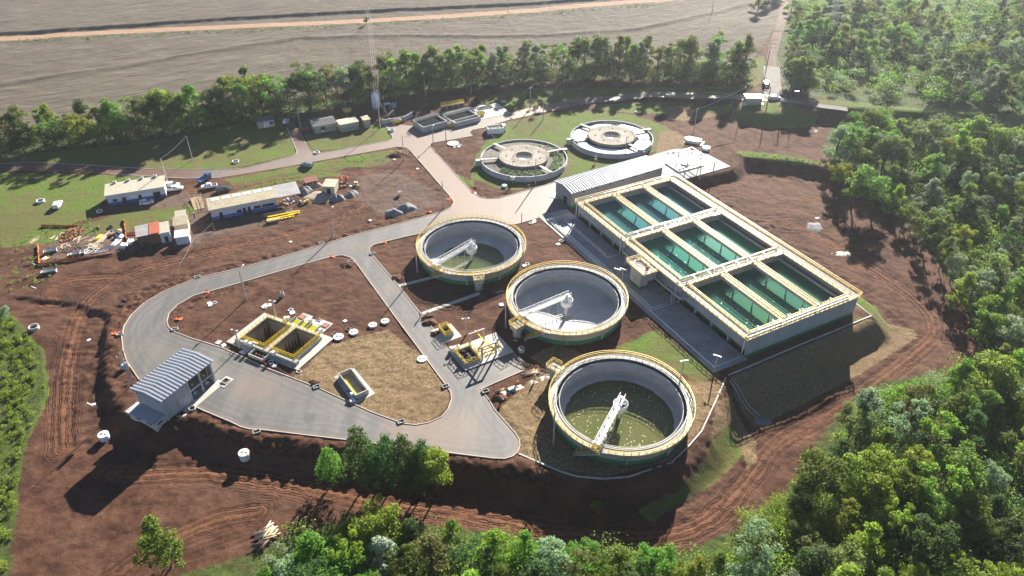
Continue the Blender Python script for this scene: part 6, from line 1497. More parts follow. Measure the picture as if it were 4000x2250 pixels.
yb(75, 285, 9, 3.6, .12, R(68), "wood_pale", "timber_pole", "thin pale timber pole stacked outside the far yard fence", "pole", "timber poles outside the yard fence", jit=.4)
yb(278, 250, 3, 4.2, .22, R(88), "wood_pale", "plank", "pale plank standing out beside the dark brick pile", "plank", "planks beside the brick pile")
yb(218, 262, 3, 1.8, .22, R(80), "wood_pale", "plank", "short pinkish plank left of the dark brick pile", "plank", "short planks by the brick pile")
yb(295, 240, 4, 2.4, .2, R(80), "clay_brick", "plank", "reddish plank just left of the dark brick pile", "plank", "reddish planks by the brick pile")
yb(470, 310, 2, 4.4, .45, R(84), "wood_dark", "board", "broad brown board in the middle of the yard", "board", "broad brown boards")
yb(585, 270, 6, 4.0, .1, R(88), "yellow_bright", "steel_tube", "yellow steel tube in the upright row of the yard", "tube", "yellow steel tubes", tube=True, spread=(.3, .12))
yb(530, 285, 8, 2.6, .12, R(40), "wood_pale", "batten", "loose pale batten left of the yellow tubes", "batten", "loose battens by the yellow tubes", jit=1.2, spread=(.8, .05))
yb(630, 270, 6, 7.0, .22, R(80), "wood_pale", "long_plank", "long weathered plank right of the yellow tubes", "plank", "long planks by the yellow tubes", spread=(.5, .05))
yb(565, 330, 9, 2.0, .3, R(15), "wood_pale", "board", "pale board scattered below the yellow tubes", "board", "boards below the yellow tubes", jit=.8, spread=(1.2, .1))
yb(720, 320, 5, 5.2, .24, R(80), "pvc_white", "plastic_pipe", "white plastic pipe in the long bundle beside the fence", "pipe", "long white pipes", tube=True)
yb(773, 270, 8, 2.6, .26, R(85), "pvc_white", "plastic_pipe", "short white plastic pipe in the upper bundle", "pipe", "short white pipes, upper bundle", tube=True, stack=2)
yb(788, 342, 10, 2.4, .3, R(86), "pvc_white", "plastic_pipe", "short white plastic pipe in the lower bundle", "pipe", "short white pipes, lower bundle", tube=True, stack=2)
yb(845, 305, 7, 2.6, .2, R(80), "pvc_white", "plastic_pipe", "white plastic pipe in the loose bundle next to the grey roofed shed", "pipe", "white pipes by the grey roofed shed", tube=True, jit=.3)
yb(560, 418, 8, 9.5, .18, R(22), "clay_brick", "rusty_bar", "long rusty pipe in the bundle along the yard front", "pipe", "rusty pipes along the yard front", tube=True, stack=2, spread=(.8, .04))
yb(620, 378, 5, 4.5, .16, R(24), "galvanised", "steel_bar", "pale steel bar above the rusty pipe bundle", "bar", "pale steel bars", spread=(.6, .08))
yb(640, 425, 3, 4.0, .12, R(20), "rubber", "black_pipe", "black pipe at the end of the rusty bundle", "pipe", "black pipes", tube=True, spread=(.6, .1))
yb(360, 360, 14, 2.4, .16, R(60), "wood_dark", "batten", "dark batten in the tangle at the middle of the yard", "batten", "dark battens in the tangle", jit=1.4, spread=(1.5, .05), stack=2)
yb(300, 340, 9, 2.0, .2, R(70), "wood_pale", "plank", "pale offcut in the tangle at the middle of the yard", "plank", "pale offcuts in the tangle", jit=1.3, spread=(1.4, .1))
yb(430, 280, 9, 2.0, .22, R(80), "wood_pale", "plank", "pale plank scattered right of the dark brick pile", "plank", "planks right of the brick pile", jit=.6, spread=(1.2, .1))
yb(520, 360, 12, 1.9, .22, R(20), "pvc_white", "panel_offcut", "white board offcut strewn across the yard", "board", "white offcuts", jit=1.4, spread=(2.6, .15))
yb(250, 385, 7, 1.8, .2, R(30), "wood_dark", "plank", "dark plank lying near the metal troughs", "plank", "dark planks near the troughs", jit=1.4, spread=(1.5, .2))
r = random.Random(8); q0 = G(*Y(370, 240))
bm_ = MB().bx(-.3, .3, -.14, .14, 0, .2).mesh("brick", "clay_brick")
for k in range(110):
    a_ = r.uniform(0, 6.28); d = 3.6 * math.sqrt(r.random()); o = inst("clay_block", bm_, None, (q0.x + d * math.cos(a_) * .8, q0.y + d * math.sin(a_) * 1.2, q0.z + .02 + max(0, (1 - d / 3.6)) * r.random() * 1.1), (r.uniform(-.4, .4), r.uniform(-.4, .4), r.uniform(0, 3)))
    tag(o, "dark red hollow block in the big tumbled pile of the yard", "block", "tumbled block pile")
def trough(px, py, ang, lb, L=3.2):
    q = G(px, py); t = thing("steel_trough", lb, "trough", (q.x, q.y, q.z), ang, "steel troughs in the yard")
    MB().add([(-L / 2, -.35, .05), (L / 2, -.35, .05), (L / 2, .35, .05), (-L / 2, .35, .05), (-L / 2, -.75, .8), (L / 2, -.75, .8), (L / 2, .75, .8), (-L / 2, .75, .8)], [(0, 1, 2, 3), (0, 1, 5, 4), (2, 3, 7, 6)]).build("shell", "galvanised", t)
    for s in (-1, 1): MB().add([(s * L / 2, -.35, .05), (s * L / 2, .35, .05), (s * L / 2, .75, .8), (s * L / 2, -.75, .8)], [(0, 1, 2, 3)]).build("end_plate", "pvc_white", t)
trough(*Y(205, 385), R(25), "steel trough inside the yard by the near fence"); trough(*Y(195, 552), R(18), "steel trough with pale ends on the soil outside the yard", 3.6); trough(*Y(430, 405), R(18), "steel trough at the front of the yard beside the rusty pipes", 3.4); trough(*Y(400, 412), R(18), "steel trough nested left of the rusty pipes", 3.0)
c0 = G(*Y(700, 250)); clutter((c0.x - 2.2, c0.y - 2.4, c0.x + 2.4, c0.y + 3.2), 10, "beside the long white pipes", "goods beside the white pipes", 15, .9)
for k, (x, y) in enumerate(((800, 228), (745, 240), (690, 185), (580, 200))):
    q = G(*Y(x, y)); o = MB().lathe([(.55, 0), (.8, .08), (.85, .2), (.8, .32), (.55, .4), (.5, .2), (.55, 0)], 18).build("pipe_coil", "rubber", None, True); o.location = (q.x, q.y, q.z + .02); tag(o, ("black hose coil nearest the tin sheds", "black hose coil beside the short white pipes", "black hose coil at the back of the yard", "black hose coil behind the yellow tubes")[k], "coil", "hose coils")
# orange net fence round the yard
for k, (a, b, lb) in enumerate((((128, 180), (430, 180), "orange net fence along the back of the yard"), ((105, 330), (115, 490), "orange net fence along the left side of the yard"), ((115, 495), (450, 440), "orange net fence along the front of the yard"), ((800, 120), (822, 290), "orange net fence dividing the yard beside the white pipes"), ((825, 240), (915, 235), "orange net fence between the white pipes and the grey roofed shed"))):
    p, q = G(*Y(*a)), G(*Y(*b)); d = q - p; n = max(3, int(d.length / 1.6)); t = thing("net_fence", lb, "fence", p, math.atan2(d.y, d.x), "orange net fences"); r = random.Random(k)
    for i in range(n + 1): MB().bar((d.length * i / n, 0, -.3), (d.length * i / n + r.uniform(-.1, .1), r.uniform(-.1, .1), 1.1), .07).build("stake", "wood", t)
    vs = []
    for i in range(n * 2 + 1): vs += [(d.length * i / (n * 2), r.uniform(-.06, .06), .05), (d.length * i / (n * 2), r.uniform(-.15, .15), r.uniform(.55, .85))]
    MB().add(vs, [(2 * i, 2 * i + 2, 2 * i + 3, 2 * i + 1) for i in range(n * 2)]).build("net", "orange_mesh", t)
# timber heaps by the frothy clarifier and at the wood edge
def timber(px, py, n, L, w, ang, mt, lb, group, seed, jit=.3, spread=1.6):
    boards(px, py, n, L, w, ang, mt, "timber_prop", lb, "timber", group, (spread * .4, .05), seed, 3, jit, True)
timber(1335, 938, 26, 3.6, .1, R(15), "wood_pale", "bleached timber prop in the heap beside the frothy clarifier", "timber props by the frothy clarifier", 1, .5)
timber(1313, 912, 14, 3.2, .09, R(125), "wood_pale", "thin timber prop in the upper heap by the pump pit slab", "timber props by the pump pit slab", 2, .3)
timber(670, 1345, 30, 3.4, .22, R(40), "wood_pale", "grey board in the scrap heap at the wood edge", "boards in the scrap heap", 3, .7); timber(660, 1370, 18, 3.0, .2, R(55), "wood_dark", "dark board in the scrap heap at the wood edge", "dark boards in the scrap heap", 4, .9); timber(725, 1400, 22, 4.2, .1, R(110), "bark", "brown pole in the brushwood heap beside the scrap heap", "poles in the brushwood heap", 5, .3)
timber(1075, 798, 6, 2.6, .18, R(25), "wood_dark", "dark beam at the kerb by the soil heap", "dark beams at the kerb", 6, .2); timber(1255, 735, 12, 2.0, .06, R(30), "galvanised", "thin steel rod under the round pedestal of the first clarifier", "steel rods by the pedestal", 7, .7); timber(805, 805, 4, 1.6, .1, R(-20), "wood_pale", "pale stick on the soil right of the two open pits", "sticks by the two open pits", 8, .8)
timber(1250, 990, 5, 2.4, .2, R(30), "wood", "beam lying along the footpath to the frothy clarifier", "beams along the footpath", 9, .2); timber(330, 575 + 60, 6, 3.0, .1, R(60), "bark", "rough branch lying in the shade below the sheds", "branches below the sheds", 10, 1.0)
for px, py, lb in ((90, 665, "white metal offcut on the soil left of the steel trough"), (85, 722, "pale stick on the bare soil at the far left"), (228, 1016, "white scrap on the clods above the lower left track")):
    boards(px, py, 1, 1.9, .2, R(-25), "pvc_white", "metal_offcut", lb, "scrap", "loose scrap")
# wheelbarrow bin and portable items in the yard
q = G(1006, 490); o = thing("cement_bin", "white and black tipping bin alone in the grey yard", "bin", (q.x, q.y, q.z), .6)
MB().add([(-.3, -.3, .3), (.3, -.3, .3), (.3, .3, .3), (-.3, .3, .3), (-.7, -.6, 1.2), (.7, -.6, 1.2), (.7, .6, 1.2), (-.7, .6, 1.2)], [(3, 2, 1, 0), (0, 1, 5, 4), (1, 2, 6, 5), (2, 3, 7, 6), (3, 0, 4, 7)]).build("hopper", "pvc_white", o); MB().bar((-.5, -.5, 0), (-.4, -.4, .5), .1).bar((.5, -.5, 0), (.4, -.4, .5), .1).bar((0, .6, 0), (0, .4, .5), .1).build("leg_frame", "dark", o)
q = G(243, 772); heap(312, 757, .7, .4, "cloth_dark", "tarp_bundle", "dark bundle dropped on the slope beside the loop road", "bundle")
q = G(312, 927); o = MB().lathe([(0, 0), (.5, 0), (.62, .4), (.6, .9), (.4, 1.1), (0, 1.1)], 12).build("bulk_bag", "tank_blue", None, True); o.location = (q.x, q.y, q.z); tag(o, "pale bulk bag beside the transformer pole", "bag")
# junction weathered device by the old tanks
for px, py, lb in ((1498, 410, "spindly steel sampler on the lawn between the old tanks and the blower house"), (1290, 462, "spindly steel sampler below the weedy round tank"), (1619, 392, "pale cross shaped mast beside the foam filled tank")):
    q = G(px, py); o = thing("sampler_mast", lb, "mast", q, px * .1, "steel sampler masts"); MB().bar((0, 0, 0), (0, 0, 3.2), .14).build("post", "galvanised", o); MB().bar((-.8, 0, 2.2), (.8, 0, 2.5), .1).build("arm", "galvanised", o); MB().bx(-.4, .4, -.3, .3, 1.0, 1.6).build("box", "concrete_old", o)

# ------------------------------------------------------------------ people
def person(px, py, ang, lbl, shirt, legs, pose="stand", carry=None):
    q = G(px, py); t = thing("person", lbl, "person", (q.x, q.y, q.z), ang, "people on the site")
    J = {"pel": (0, 0, .95), "che": (.02, 0, 1.3), "nec": (.03, 0, 1.5), "hed": (.05, 0, 1.66), "top": (.05, 0, 1.76), "lh": (0, .1, .92), "lk": (.08, .12, .5), "la": (-.02, .13, .08), "lt": (.16, .14, .04), "rh": (0, -.1, .92), "rk": (.02, -.12, .5), "ra": (-.12, -.13, .1), "rt": (.06, -.14, .04), "ls": (.02, .19, 1.42), "le": (.0, .27, 1.14), "lw": (.14, .26, .9), "rs": (.02, -.19, 1.42), "re": (-.02, -.27, 1.14), "rw": (.12, -.25, .92)}
    if pose == "bend":
        for k, v in dict(che=(.25, 0, 1.12), nec=(.42, 0, 1.18), hed=(.55, 0, 1.2), top=(.64, 0, 1.22), ls=(.36, .19, 1.15), rs=(.36, -.19, 1.15), le=(.45, .24, .85), re=(.45, -.24, .85), lw=(.5, .15, .6), rw=(.5, -.15, .6)).items(): J[k] = v
    E_ = [("pel", "che"), ("che", "nec"), ("nec", "hed"), ("hed", "top"), ("pel", "lh"), ("lh", "lk"), ("lk", "la"), ("la", "lt"), ("pel", "rh"), ("rh", "rk"), ("rk", "ra"), ("ra", "rt"), ("che", "ls"), ("ls", "le"), ("le", "lw"), ("che", "rs"), ("rs", "re"), ("re", "rw")]
    rad = {"pel": .15, "che": .17, "nec": .07, "hed": .105, "top": .08, "lh": .1, "rh": .1, "lk": .075, "rk": .075, "la": .05, "ra": .05, "lt": .04, "rt": .04, "ls": .08, "rs": .08, "le": .055, "re": .055, "lw": .04, "rw": .04}
    ks = list(J); me_ = bpy.data.meshes.new("body"); me_.from_pydata([J[k] for k in ks], [(ks.index(a_), ks.index(b_)) for a_, b_ in E_], []); me_.update()
    o = bpy.data.objects.new("body", me_); COL.objects.link(o); o.parent = t; me_.materials.append(MATS[shirt])
    md = o.modifiers.new("skin", 'SKIN')
    sv = me_.skin_vertices[0].data if me_.skin_vertices else None
    if sv is None:
        bm = bmesh.new(); bm.from_mesh(me_); bm.verts.layers.skin.verify(); bm.to_mesh(me_); bm.free(); sv = me_.skin_vertices[0].data
    for i, k in enumerate(ks): sv[i].radius = (rad[k], rad[k]); sv[i].use_root = (k == "pel")
    o.modifiers.new("sub", 'SUBSURF').levels = 1
    m = MB()
    for s in ("l", "r"): m.tube([J[s + "h"], J[s + "k"], J[s + "a"]], .125, 8, .075)
    m.build("trousers", legs, t, True); h_ = J["hed"]
    MB().lathe([(.0, .17), (.09, .15), (.135, .06), (.16, .02), (.12, .0)], 12, (h_[0], h_[1])).build("helmet", "helmet_white", t, True).location = (0, 0, h_[2] - .01)
    MB().box((h_[0] + .07, h_[1], h_[2] - .04), (.09, .13, .14)).build("face", "skin", t)
    return t
person(490, 548, 1.0, "person in dark work clothes walking between the sheds and the long office", "cloth_dark", "cloth_dark")
person(1298, 972, .6, "person in an orange shirt bending over the white blocks on the footpath", "cloth_orange", "cloth_dark", "bend"); person(1260, 1012, -.6, "person in dark clothes crouching at the kerb by the soil corner", "cloth_dark", "cloth_dark", "bend"); person(1345, 958, 2.0, "person in pale overalls beside the bleached timber heap", "wood_pale", "wood_pale")
person(1057, 800, .2, "person in dark clothes standing on the kerb of the branch road", "cloth_dark", "cloth_dark")
# ------------------------------------------------------------------ trees
def leaf_mat(name, col, col2, trans=.6, rough=.6):
    m = bpy.data.materials.new(name); m.use_nodes = True; t = m.node_tree; t.nodes.clear(); MATS[name] = m
    o = nd(t, "ShaderNodeOutputMaterial"); oi = nd(t, "ShaderNodeObjectInfo"); at_ = nd(t, "ShaderNodeAttribute", attribute_name="lv")
    n = pos_noise(t, .35, 3, .6)
    c = mixc(t, ramp(t, n, .35, .65), col, col2)
    c = mixc(t, at_.outputs["Fac"], c, tuple(min(1, x * 1.45) for x in col2))
    hs = nd(t, "ShaderNodeHueSaturation"); t.links.new(c, hs.inputs["Color"])
    hs.inputs["Saturation"].default_value = 1.0
    t.links.new(ramp(t, oi.outputs["Random"], 0, 1, .47, .525), hs.inputs["Hue"]); t.links.new(math_n(t, 'ADD', .7, math_n(t, 'MULTIPLY', oi.outputs["Random"], .6)), hs.inputs["Value"])
    d = nd(t, "ShaderNodeBsdfPrincipled"); d.inputs["Roughness"].default_value = rough; d.inputs["Specular IOR Level"].default_value = .25; tr_ = nd(t, "ShaderNodeBsdfTranslucent"); mx = nd(t, "ShaderNodeMixShader"); mx.inputs[0].default_value = trans
    t.links.new(hs.outputs[0], d.inputs["Base Color"]); t.links.new(hs.outputs[0], tr_.inputs[0]); t.links.new(d.outputs[0], mx.inputs[1]); t.links.new(tr_.outputs[0], mx.inputs[2]); t.links.new(mx.outputs[0], o.inputs[0])
leaf_mat("leaf_mid", (.09, .17, .022), (.15, .245, .035)); leaf_mat("leaf_bright", (.145, .23, .02), (.22, .31, .035)); leaf_mat("leaf_olive", (.11, .135, .03), (.16, .185, .05)); leaf_mat("leaf_dark", (.045, .09, .02), (.075, .125, .03))
leaf_mat("leaf_silver", (.13, .19, .085), (.23, .3, .16), .5); leaf_mat("leaf_flush", (.15, .2, .12), (.3, .35, .25), .3); leaf_mat("leaf_pine", (.055, .11, .03), (.09, .155, .04), .5); leaf_mat("leaf_dry", (.1, .085, .05), (.15, .13, .075), .3); leaf_mat("leaf_grass", (.14, .24, .02), (.22, .32, .03), .5)
def leaves(cent, rad, n, size, seed, flat=.0, up=.35):
    """leaf sized faces spread through the lobes of a crown; returns arrays of quads and a per face value"""
    r = np.random.RandomState(seed); cent = np.array(cent, float); rad = np.array(rad, float)
    w = (rad[:, 0] * rad[:, 1]) if rad.ndim > 1 else rad ** 2
    li = r.choice(len(cent), n, p=w / w.sum()); d = r.normal(size=(n, 3)); d /= np.linalg.norm(d, axis=1)[:, None]
    low = d[:, 2] < -.35; d[low, 2] *= -.6
    rr_ = rad[li] if rad.ndim > 1 else rad[li][:, None]
    P = cent[li] + d * rr_ * r.uniform(.55, 1.08, (n, 1))
    nn = d + r.normal(size=(n, 3)) * .75 + np.array([0, 0, up]); nn /= np.linalg.norm(nn, axis=1)[:, None]
    a = np.cross(nn, r.normal(size=(n, 3))); a /= np.linalg.norm(a, axis=1)[:, None]; b = np.cross(nn, a)
    s = size * r.uniform(.6, 1.4, (n, 1))
    V = np.stack([P - a * s, P - b * s * .55, P + a * s, P + b * s * .55], 1)
    lobe_v = r.rand(len(cent))[li] * .5 + r.rand(n) * .3
    return V.astype(np.float32), lobe_v.astype(np.float32)
def quad_mesh(name, V, val, mat):
    n = len(V); me_ = bpy.data.meshes.new(name); me_.vertices.add(n * 4); me_.vertices.foreach_set("co", V.reshape(-1)); me_.loops.add(n * 4); me_.loops.foreach_set("vertex_index", np.arange(n * 4, dtype=np.int32)); me_.polygons.add(n)
    me_.polygons.foreach_set("loop_start", np.arange(0, n * 4, 4, dtype=np.int32)); me_.polygons.foreach_set("loop_total", np.full(n, 4, np.int32))
    at_ = me_.attributes.new("lv", 'FLOAT', 'POINT'); at_.data.foreach_set("value", np.repeat(val, 4)); me_.update(calc_edges=True); me_.materials.append(MATS[mat]); return me_
def proto(kind, seed):
    """one tree of height 1 unit = 10 m; returns crown arrays and the trunk mesh builder"""
    r = random.Random(seed); cent, rad = [], []; tk = MB()
    if kind == "round":
        nl = 26
        for _ in range(nl):
            a = r.uniform(0, 6.28); q = r.random() ** .6; z = r.uniform(4.0, 9.3); k = math.sqrt(max(.05, 1 - ((z - 6.2) / 3.7) ** 2))
            cent.append((2.5 * q * k * math.cos(a), 2.5 * q * k * math.sin(a), z)); rad.append(r.uniform(.7, 1.35))
        n, sz, th = 4200, .175, .19
    elif kind == "bushy":
        for _ in range(40):
            a = r.uniform(0, 6.28); q = r.random() ** .55; z = r.uniform(1.2, 9.3); k = .75 + .35 * math.sin(z * .55) - max(0, z - 7.5) * .2
            cent.append((2.7 * q * k * math.cos(a), 2.7 * q * k * math.sin(a), z)); rad.append(r.uniform(.5, 1.15))
        n, sz, th = 4200, .18, .17
    elif kind == "tall":
        for _ in range(24):
            a = r.uniform(0, 6.28); z = r.uniform(3.0, 9.6); k = (.65 + .5 * math.sin((z - 2) * .42)); q = r.random() ** .7
            cent.append((1.5 * q * k * math.cos(a), 1.5 * q * k * math.sin(a), z)); rad.append(r.uniform(.5, .95))
        n, sz, th = 3000, .17, .15
    elif kind == "spread":
        for _ in range(28):
            a = r.uniform(0, 6.28); q = r.random() ** .5; z = 7.2 + r.uniform(-1.6, 1.6) - q * 1.3
            cent.append((3.6 * q * math.cos(a), 3.6 * q * math.sin(a), z)); rad.append(r.uniform(.6, 1.15))
        n, sz, th = 4000, .17, .2
    elif kind == "airy":
        for _ in range(30):
            a = r.uniform(0, 6.28); q = r.random() ** .5; z = r.uniform(3.2, 9.5); k = math.sqrt(max(.05, 1 - ((z - 6.3) / 4) ** 2))
            cent.append((2.9 * q * k * math.cos(a), 2.9 * q * k * math.sin(a), z)); rad.append(r.uniform(.35, .8))
        n, sz, th = 2600, .15, .16
    else:  # pine: whorls of tufts
        for w_ in range(10):
            z = 2.6 + w_ * .74; L = 2.3 * (1 - (w_ / 10) ** 1.3) + .35; m = 7 if w_ < 8 else 4
            for i in range(m):
                a = 6.28 * i / m + w_ * .8 + r.uniform(-.2, .2)
                for f in (.5, .95): cent.append((L * f * math.cos(a), L * f * math.sin(a), z + f * .35 + r.uniform(-.1, .1))); rad.append(.42 + .12 * (1 - w_ / 10))
        cent.append((0, 0, 9.9)); rad.append(.35); n, sz, th = 3600, .16, .17
    V, val = leaves(cent, np.array(rad), n, sz, seed)
    tk.tube([(0, 0, -.6), (.05, 0, 2.0), (.1, .05, 4.5), (0, 0, 8.0 if kind != "spread" else 6.4)], th, 6, th * .35)
    for i in range(7 if kind != "pine" else 0):
        c = cent[i * 3]; z0 = r.uniform(2.4, 4.6); tk.tube([(0, 0, z0), (c[0] * .5, c[1] * .5, (z0 + c[2]) / 2 + .2), c], th * .42, 5, th * .12)
    return V, val, tk
PROTO = {}
for kind, k in (("round", 4), ("bushy", 4), ("tall", 3), ("spread", 3), ("airy", 3), ("pine", 3)):
    for s in range(k):
        V, val, tk = proto(kind, 40 + s * 7 + len(kind)); PROTO.setdefault(kind, []).append((quad_mesh("crown", V, val, "leaf_mid"), tk.mesh("trunk", "bark", True), V, val))
def tree(name, kind, x, y, h, mat, label, group, seed, wide=1.0, z=None):
    r = random.Random(seed); cm, tm, _, _ = PROTO[kind][r.randrange(len(PROTO[kind]))]
    z = hz(x, y) if z is None else z
    t = thing(name, label, "tree", (x, y, z - .2), r.uniform(0, 6.28), group); s = h / 10.0; t.scale = (s * wide, s * wide, s)
    inst("trunk", tm, t); inst("crown", cm, t, mat=mat); return t
NTH = [f'{k}th' for k in range(0)] + ["first", "second", "third", "fourth", "fifth", "sixth", "seventh", "eighth", "ninth", "tenth", "eleventh", "twelfth", "thirteenth", "fourteenth", "fifteenth", "sixteenth", "seventeenth", "eighteenth", "nineteenth", "twentieth"]
LOOK = {"leaf_mid": "leafy green", "leaf_bright": "bright yellow green", "leaf_olive": "olive", "leaf_dark": "dark green", "leaf_silver": "silvery", "leaf_flush": "whitish", "leaf_dry": "thin brownish"}
def size_word(h): return "tall" if h > 12.5 else "small" if h < 8.5 else "mid sized"
# windbreak along the field
line = smooth_line(O([(-40, 400), (0, 392), (150, 378), (300, 362), (480, 335), (640, 300), (900, 262), (1100, 232), (1300, 212), (1500, 206), (1700, 212), (1880, 220)]), 30)
acc, WB = 0.0, []
for p, q in zip(line[:-1], line[1:]):
    acc += math.hypot(q[0] - p[0], q[1] - p[1])
    if acc > 2.9:
        acc = 0; WB.append(p)
SEG = [(-1e9, "windbreak left of the lawn pole"), (float(A(480, 335)[0]), "windbreak above the shaded lawn"), (float(A(660, 300)[0]), "windbreak behind the striped huts"), (float(A(940, 255)[0]), "windbreak behind the silo"), (float(A(1200, 225)[0]), "windbreak above the bare slab"), (float(A(1400, 210)[0]), "windbreak above the upper road"), (float(A(1600, 208)[0]), "windbreak above the foam filled tank"), (float(A(1760, 215)[0]), "windbreak next to the access road")]
cnt = {}
r = random.Random(21)
for i, p in enumerate(WB):
    x, y = p[0] + r.uniform(-1.5, 1.5), p[1] + r.uniform(-2, 3) + (0, 4.5, 9)[i % 3]
    tx = x / max(y, 1); right = x > A(1000, 240).x
    h = r.uniform(12, 15.5) if x < A(300, 360).x else r.uniform(13, 18.5)
    kind = r.choice(("bushy", "bushy", "round", "bushy", "spread", "airy") if not right else ("bushy", "airy", "bushy", "tall", "bushy"))
    mt = r.choice(("leaf_mid", "leaf_olive", "leaf_mid", "leaf_bright", "leaf_dark", "leaf_silver") if not right else ("leaf_olive", "leaf_mid", "leaf_silver", "leaf_olive", "leaf_mid"))
    sg = [n for x0, n in SEG if x >= x0][-1]; key = (LOOK[mt], sg); cnt[key] = cnt.get(key, 0) + 1
    tree("windbreak_tree", kind, x, y, h, mt, f"{NTH[cnt[key] - 1]} {LOOK[mt]} tree from the left, {sg}", "trees of the windbreak", 100 + i, r.uniform(.95, 1.3))
for px, h, lb, mt, kd in ((385, 17, "tall dark headed tree standing clear above the left windbreak", "leaf_dark", "spread"), (1515, 17, "tall pointed conifer rising out of the windbreak", "leaf_pine", "pine"), (1190, 16.5, "tall round headed tree rising above the windbreak behind the basins", "leaf_mid", "spread"), (780, 15.5, "broad bushy tree bulging above the windbreak behind the huts", "leaf_mid", "round"), (905, 15, "dark rounded tree in the windbreak beside the silo", "leaf_dark", "round"), (1085, 14.5, "pale silvery rounded tree in the windbreak behind the retaining wall", "leaf_silver", "round")):
    q = min(line, key=lambda p: abs(p[0] / p[1] - A(px, 300).x / A(px, 300).y)); tree("windbreak_tree", kd, q[0], q[1] + 4, h, mt, lb, "trees of the windbreak", px, 1.0)
# woods: trees placed by where their crowns stand
W_R = [(2110, 300), (2150, 280), (2260, 300), (2330, 300), (2560, 330), (2640, 340), (2640, 1480), (1700, 1480), (1760, 1425), (1860, 1395), (1930, 1330), (2000, 1240), (2090, 1130), (2120, 1075), (2200, 1000), (2290, 965), (2400, 935), (2470, 905), (2500, 850), (2430, 760), (2400, 690), (2380, 640), (2320, 580), (2260, 520), (2160, 480), (2110, 440), (2095, 380)]
W_B = [(650, 1470), (720, 1400), (760, 1350), (850, 1320), (900, 1305), (1000, 1315), (1060, 1320), (1200, 1345), (1300, 1365), (1400, 1385), (1450, 1355), (1480, 1380), (1560, 1415), (1700, 1405), (1760, 1425), (1700, 1480), (640, 1500)]
W_U = [(2005, 30), (2050, 15), (2600, 0), (2600, 225), (2450, 215), (2300, 150), (2150, 130), (2040, 150), (2050, 215), (1995, 200), (1985, 160), (2000, 100)]
LAND = [(1870, 1160, "grassy bank below the frothy clarifier"), (1920, 1075, "foot of the drain chute"), (2150, 985, "muddy ruts below the basin"), (2290, 900, "wheel rutted bend"), (2480, 890, "tip of the bare ground"), (2400, 700, "long shadow edge behind the basin"), (2300, 570, "bare soil behind the basin"), (2140, 470, "shaded bank above the pit"), (2110, 400, "end of the green berm"), (2130, 290, "pale road end near the gate house"), (2330, 300, "straight grass strip"), (2560, 330, "far end of the grass strip"), (690, 1360, "scrap heap"), (830, 1300, "trunk shadows of the pine clump"), (1000, 1300, "pine clump"), (1250, 1330, "front track"), (1450, 1350, "shadow of the frothy clarifier"), (1650, 1390, "front track curve"), (1800, 1400, "low point of the track curve"), (2000, 1440, "lower border of the wood"), (2300, 1440, "bottom border of the deep wood"), (2540, 1440, "bottom right corner of the view"), (2540, 1150, "right border of the deep wood"), (2540, 800, "right border behind the basin"), (2540, 550, "right border level with the pit"), (2300, 1150, "middle of the deep wood"), (2080, 1300, "wood behind the lower track curve"), (1990, 130, "dirt road by the field"), (2078, 112, "lattice pylon"), (2250, 60, "middle of the far scrub"), (2450, 150, "far river gap"), (2560, 40, "top right corner of the view")]
LAND = [(tuple(G(px, py)[:2]), n) for px, py, n in LAND]
def canopy_at(px, py, h):
    z = -3.0
    for _ in range(12):
        x, y = plane_at(px, py, z + .62 * h); z = hz(float(x), float(y))
    return float(x), float(y), z
def wood(poly, spacing, hr, kinds, mats, seed, maxn):
    r = random.Random(seed); xs = [p[0] for p in poly]; ys = [p[1] for p in poly]; got = []
    pp = np.array(poly, float)
    for _ in range(26000):
        if len(got) >= maxn: break
        px, py = r.uniform(min(xs), max(xs)), min(ys) + (max(ys) - min(ys)) * r.random() ** .8
        if not in_poly(np.array([px]), np.array([py]), poly)[0]: continue
        h = r.uniform(*hr); x, y = plane_at(px, py, .62 * h - 4)
        if any((x - a) ** 2 + (y - b) ** 2 < (spacing * (.8 + .4 * r.random())) ** 2 for a, b, *_ in got): continue
        x, y, z = canopy_at(px, py, h); got.append((x, y, z, h, r.choice(kinds), r.choice(mats), r.uniform(.85, 1.5)))
    return got
woods = wood(W_R, 5.8, (6.0, 14.0), ("round", "bushy", "spread", "airy", "bushy", "tall", "round"), ("leaf_mid", "leaf_bright", "leaf_mid", "leaf_dark", "leaf_silver", "leaf_olive", "leaf_bright", "leaf_bright", "leaf_mid", "leaf_silver"), 5, 190)
woods += wood(W_B, 5.0, (6.5, 12.0), ("round", "bushy", "airy", "tall", "spread", "bushy"), ("leaf_mid", "leaf_bright", "leaf_mid", "leaf_dark", "leaf_silver", "leaf_mid", "leaf_olive", "leaf_bright", "leaf_mid", "leaf_flush"), 6, 80)
woods += wood(W_U, 8.2, (8, 14), ("round", "spread", "bushy", "bushy"), ("leaf_mid", "leaf_olive", "leaf_silver", "leaf_dark", "leaf_mid", "leaf_bright"), 7, 105)
buckets = {}
for w in woods:
    d, nm = min((math.hypot(w[0] - p[0], w[1] - p[1]), n) for p, n in LAND); buckets.setdefault((LOOK[w[5]], size_word(w[3]), nm), []).append((d, w))
k = 0
for (look, sz, nm), ws in buckets.items():
    for i, (d, (x, y, z, h, kd, mt, wd_)) in enumerate(sorted(ws, key=lambda q: q[0])):
        k += 1; pre = "" if len(ws) == 1 else NTH[i] + " "
        tree("woodland_tree", kd, x, y, h, mt, (f"{pre}{sz} {look} tree from the {nm}" if pre else f"{sz} {look} tree by the {nm}"), "trees of the woods", 900 + k, wd_, z)
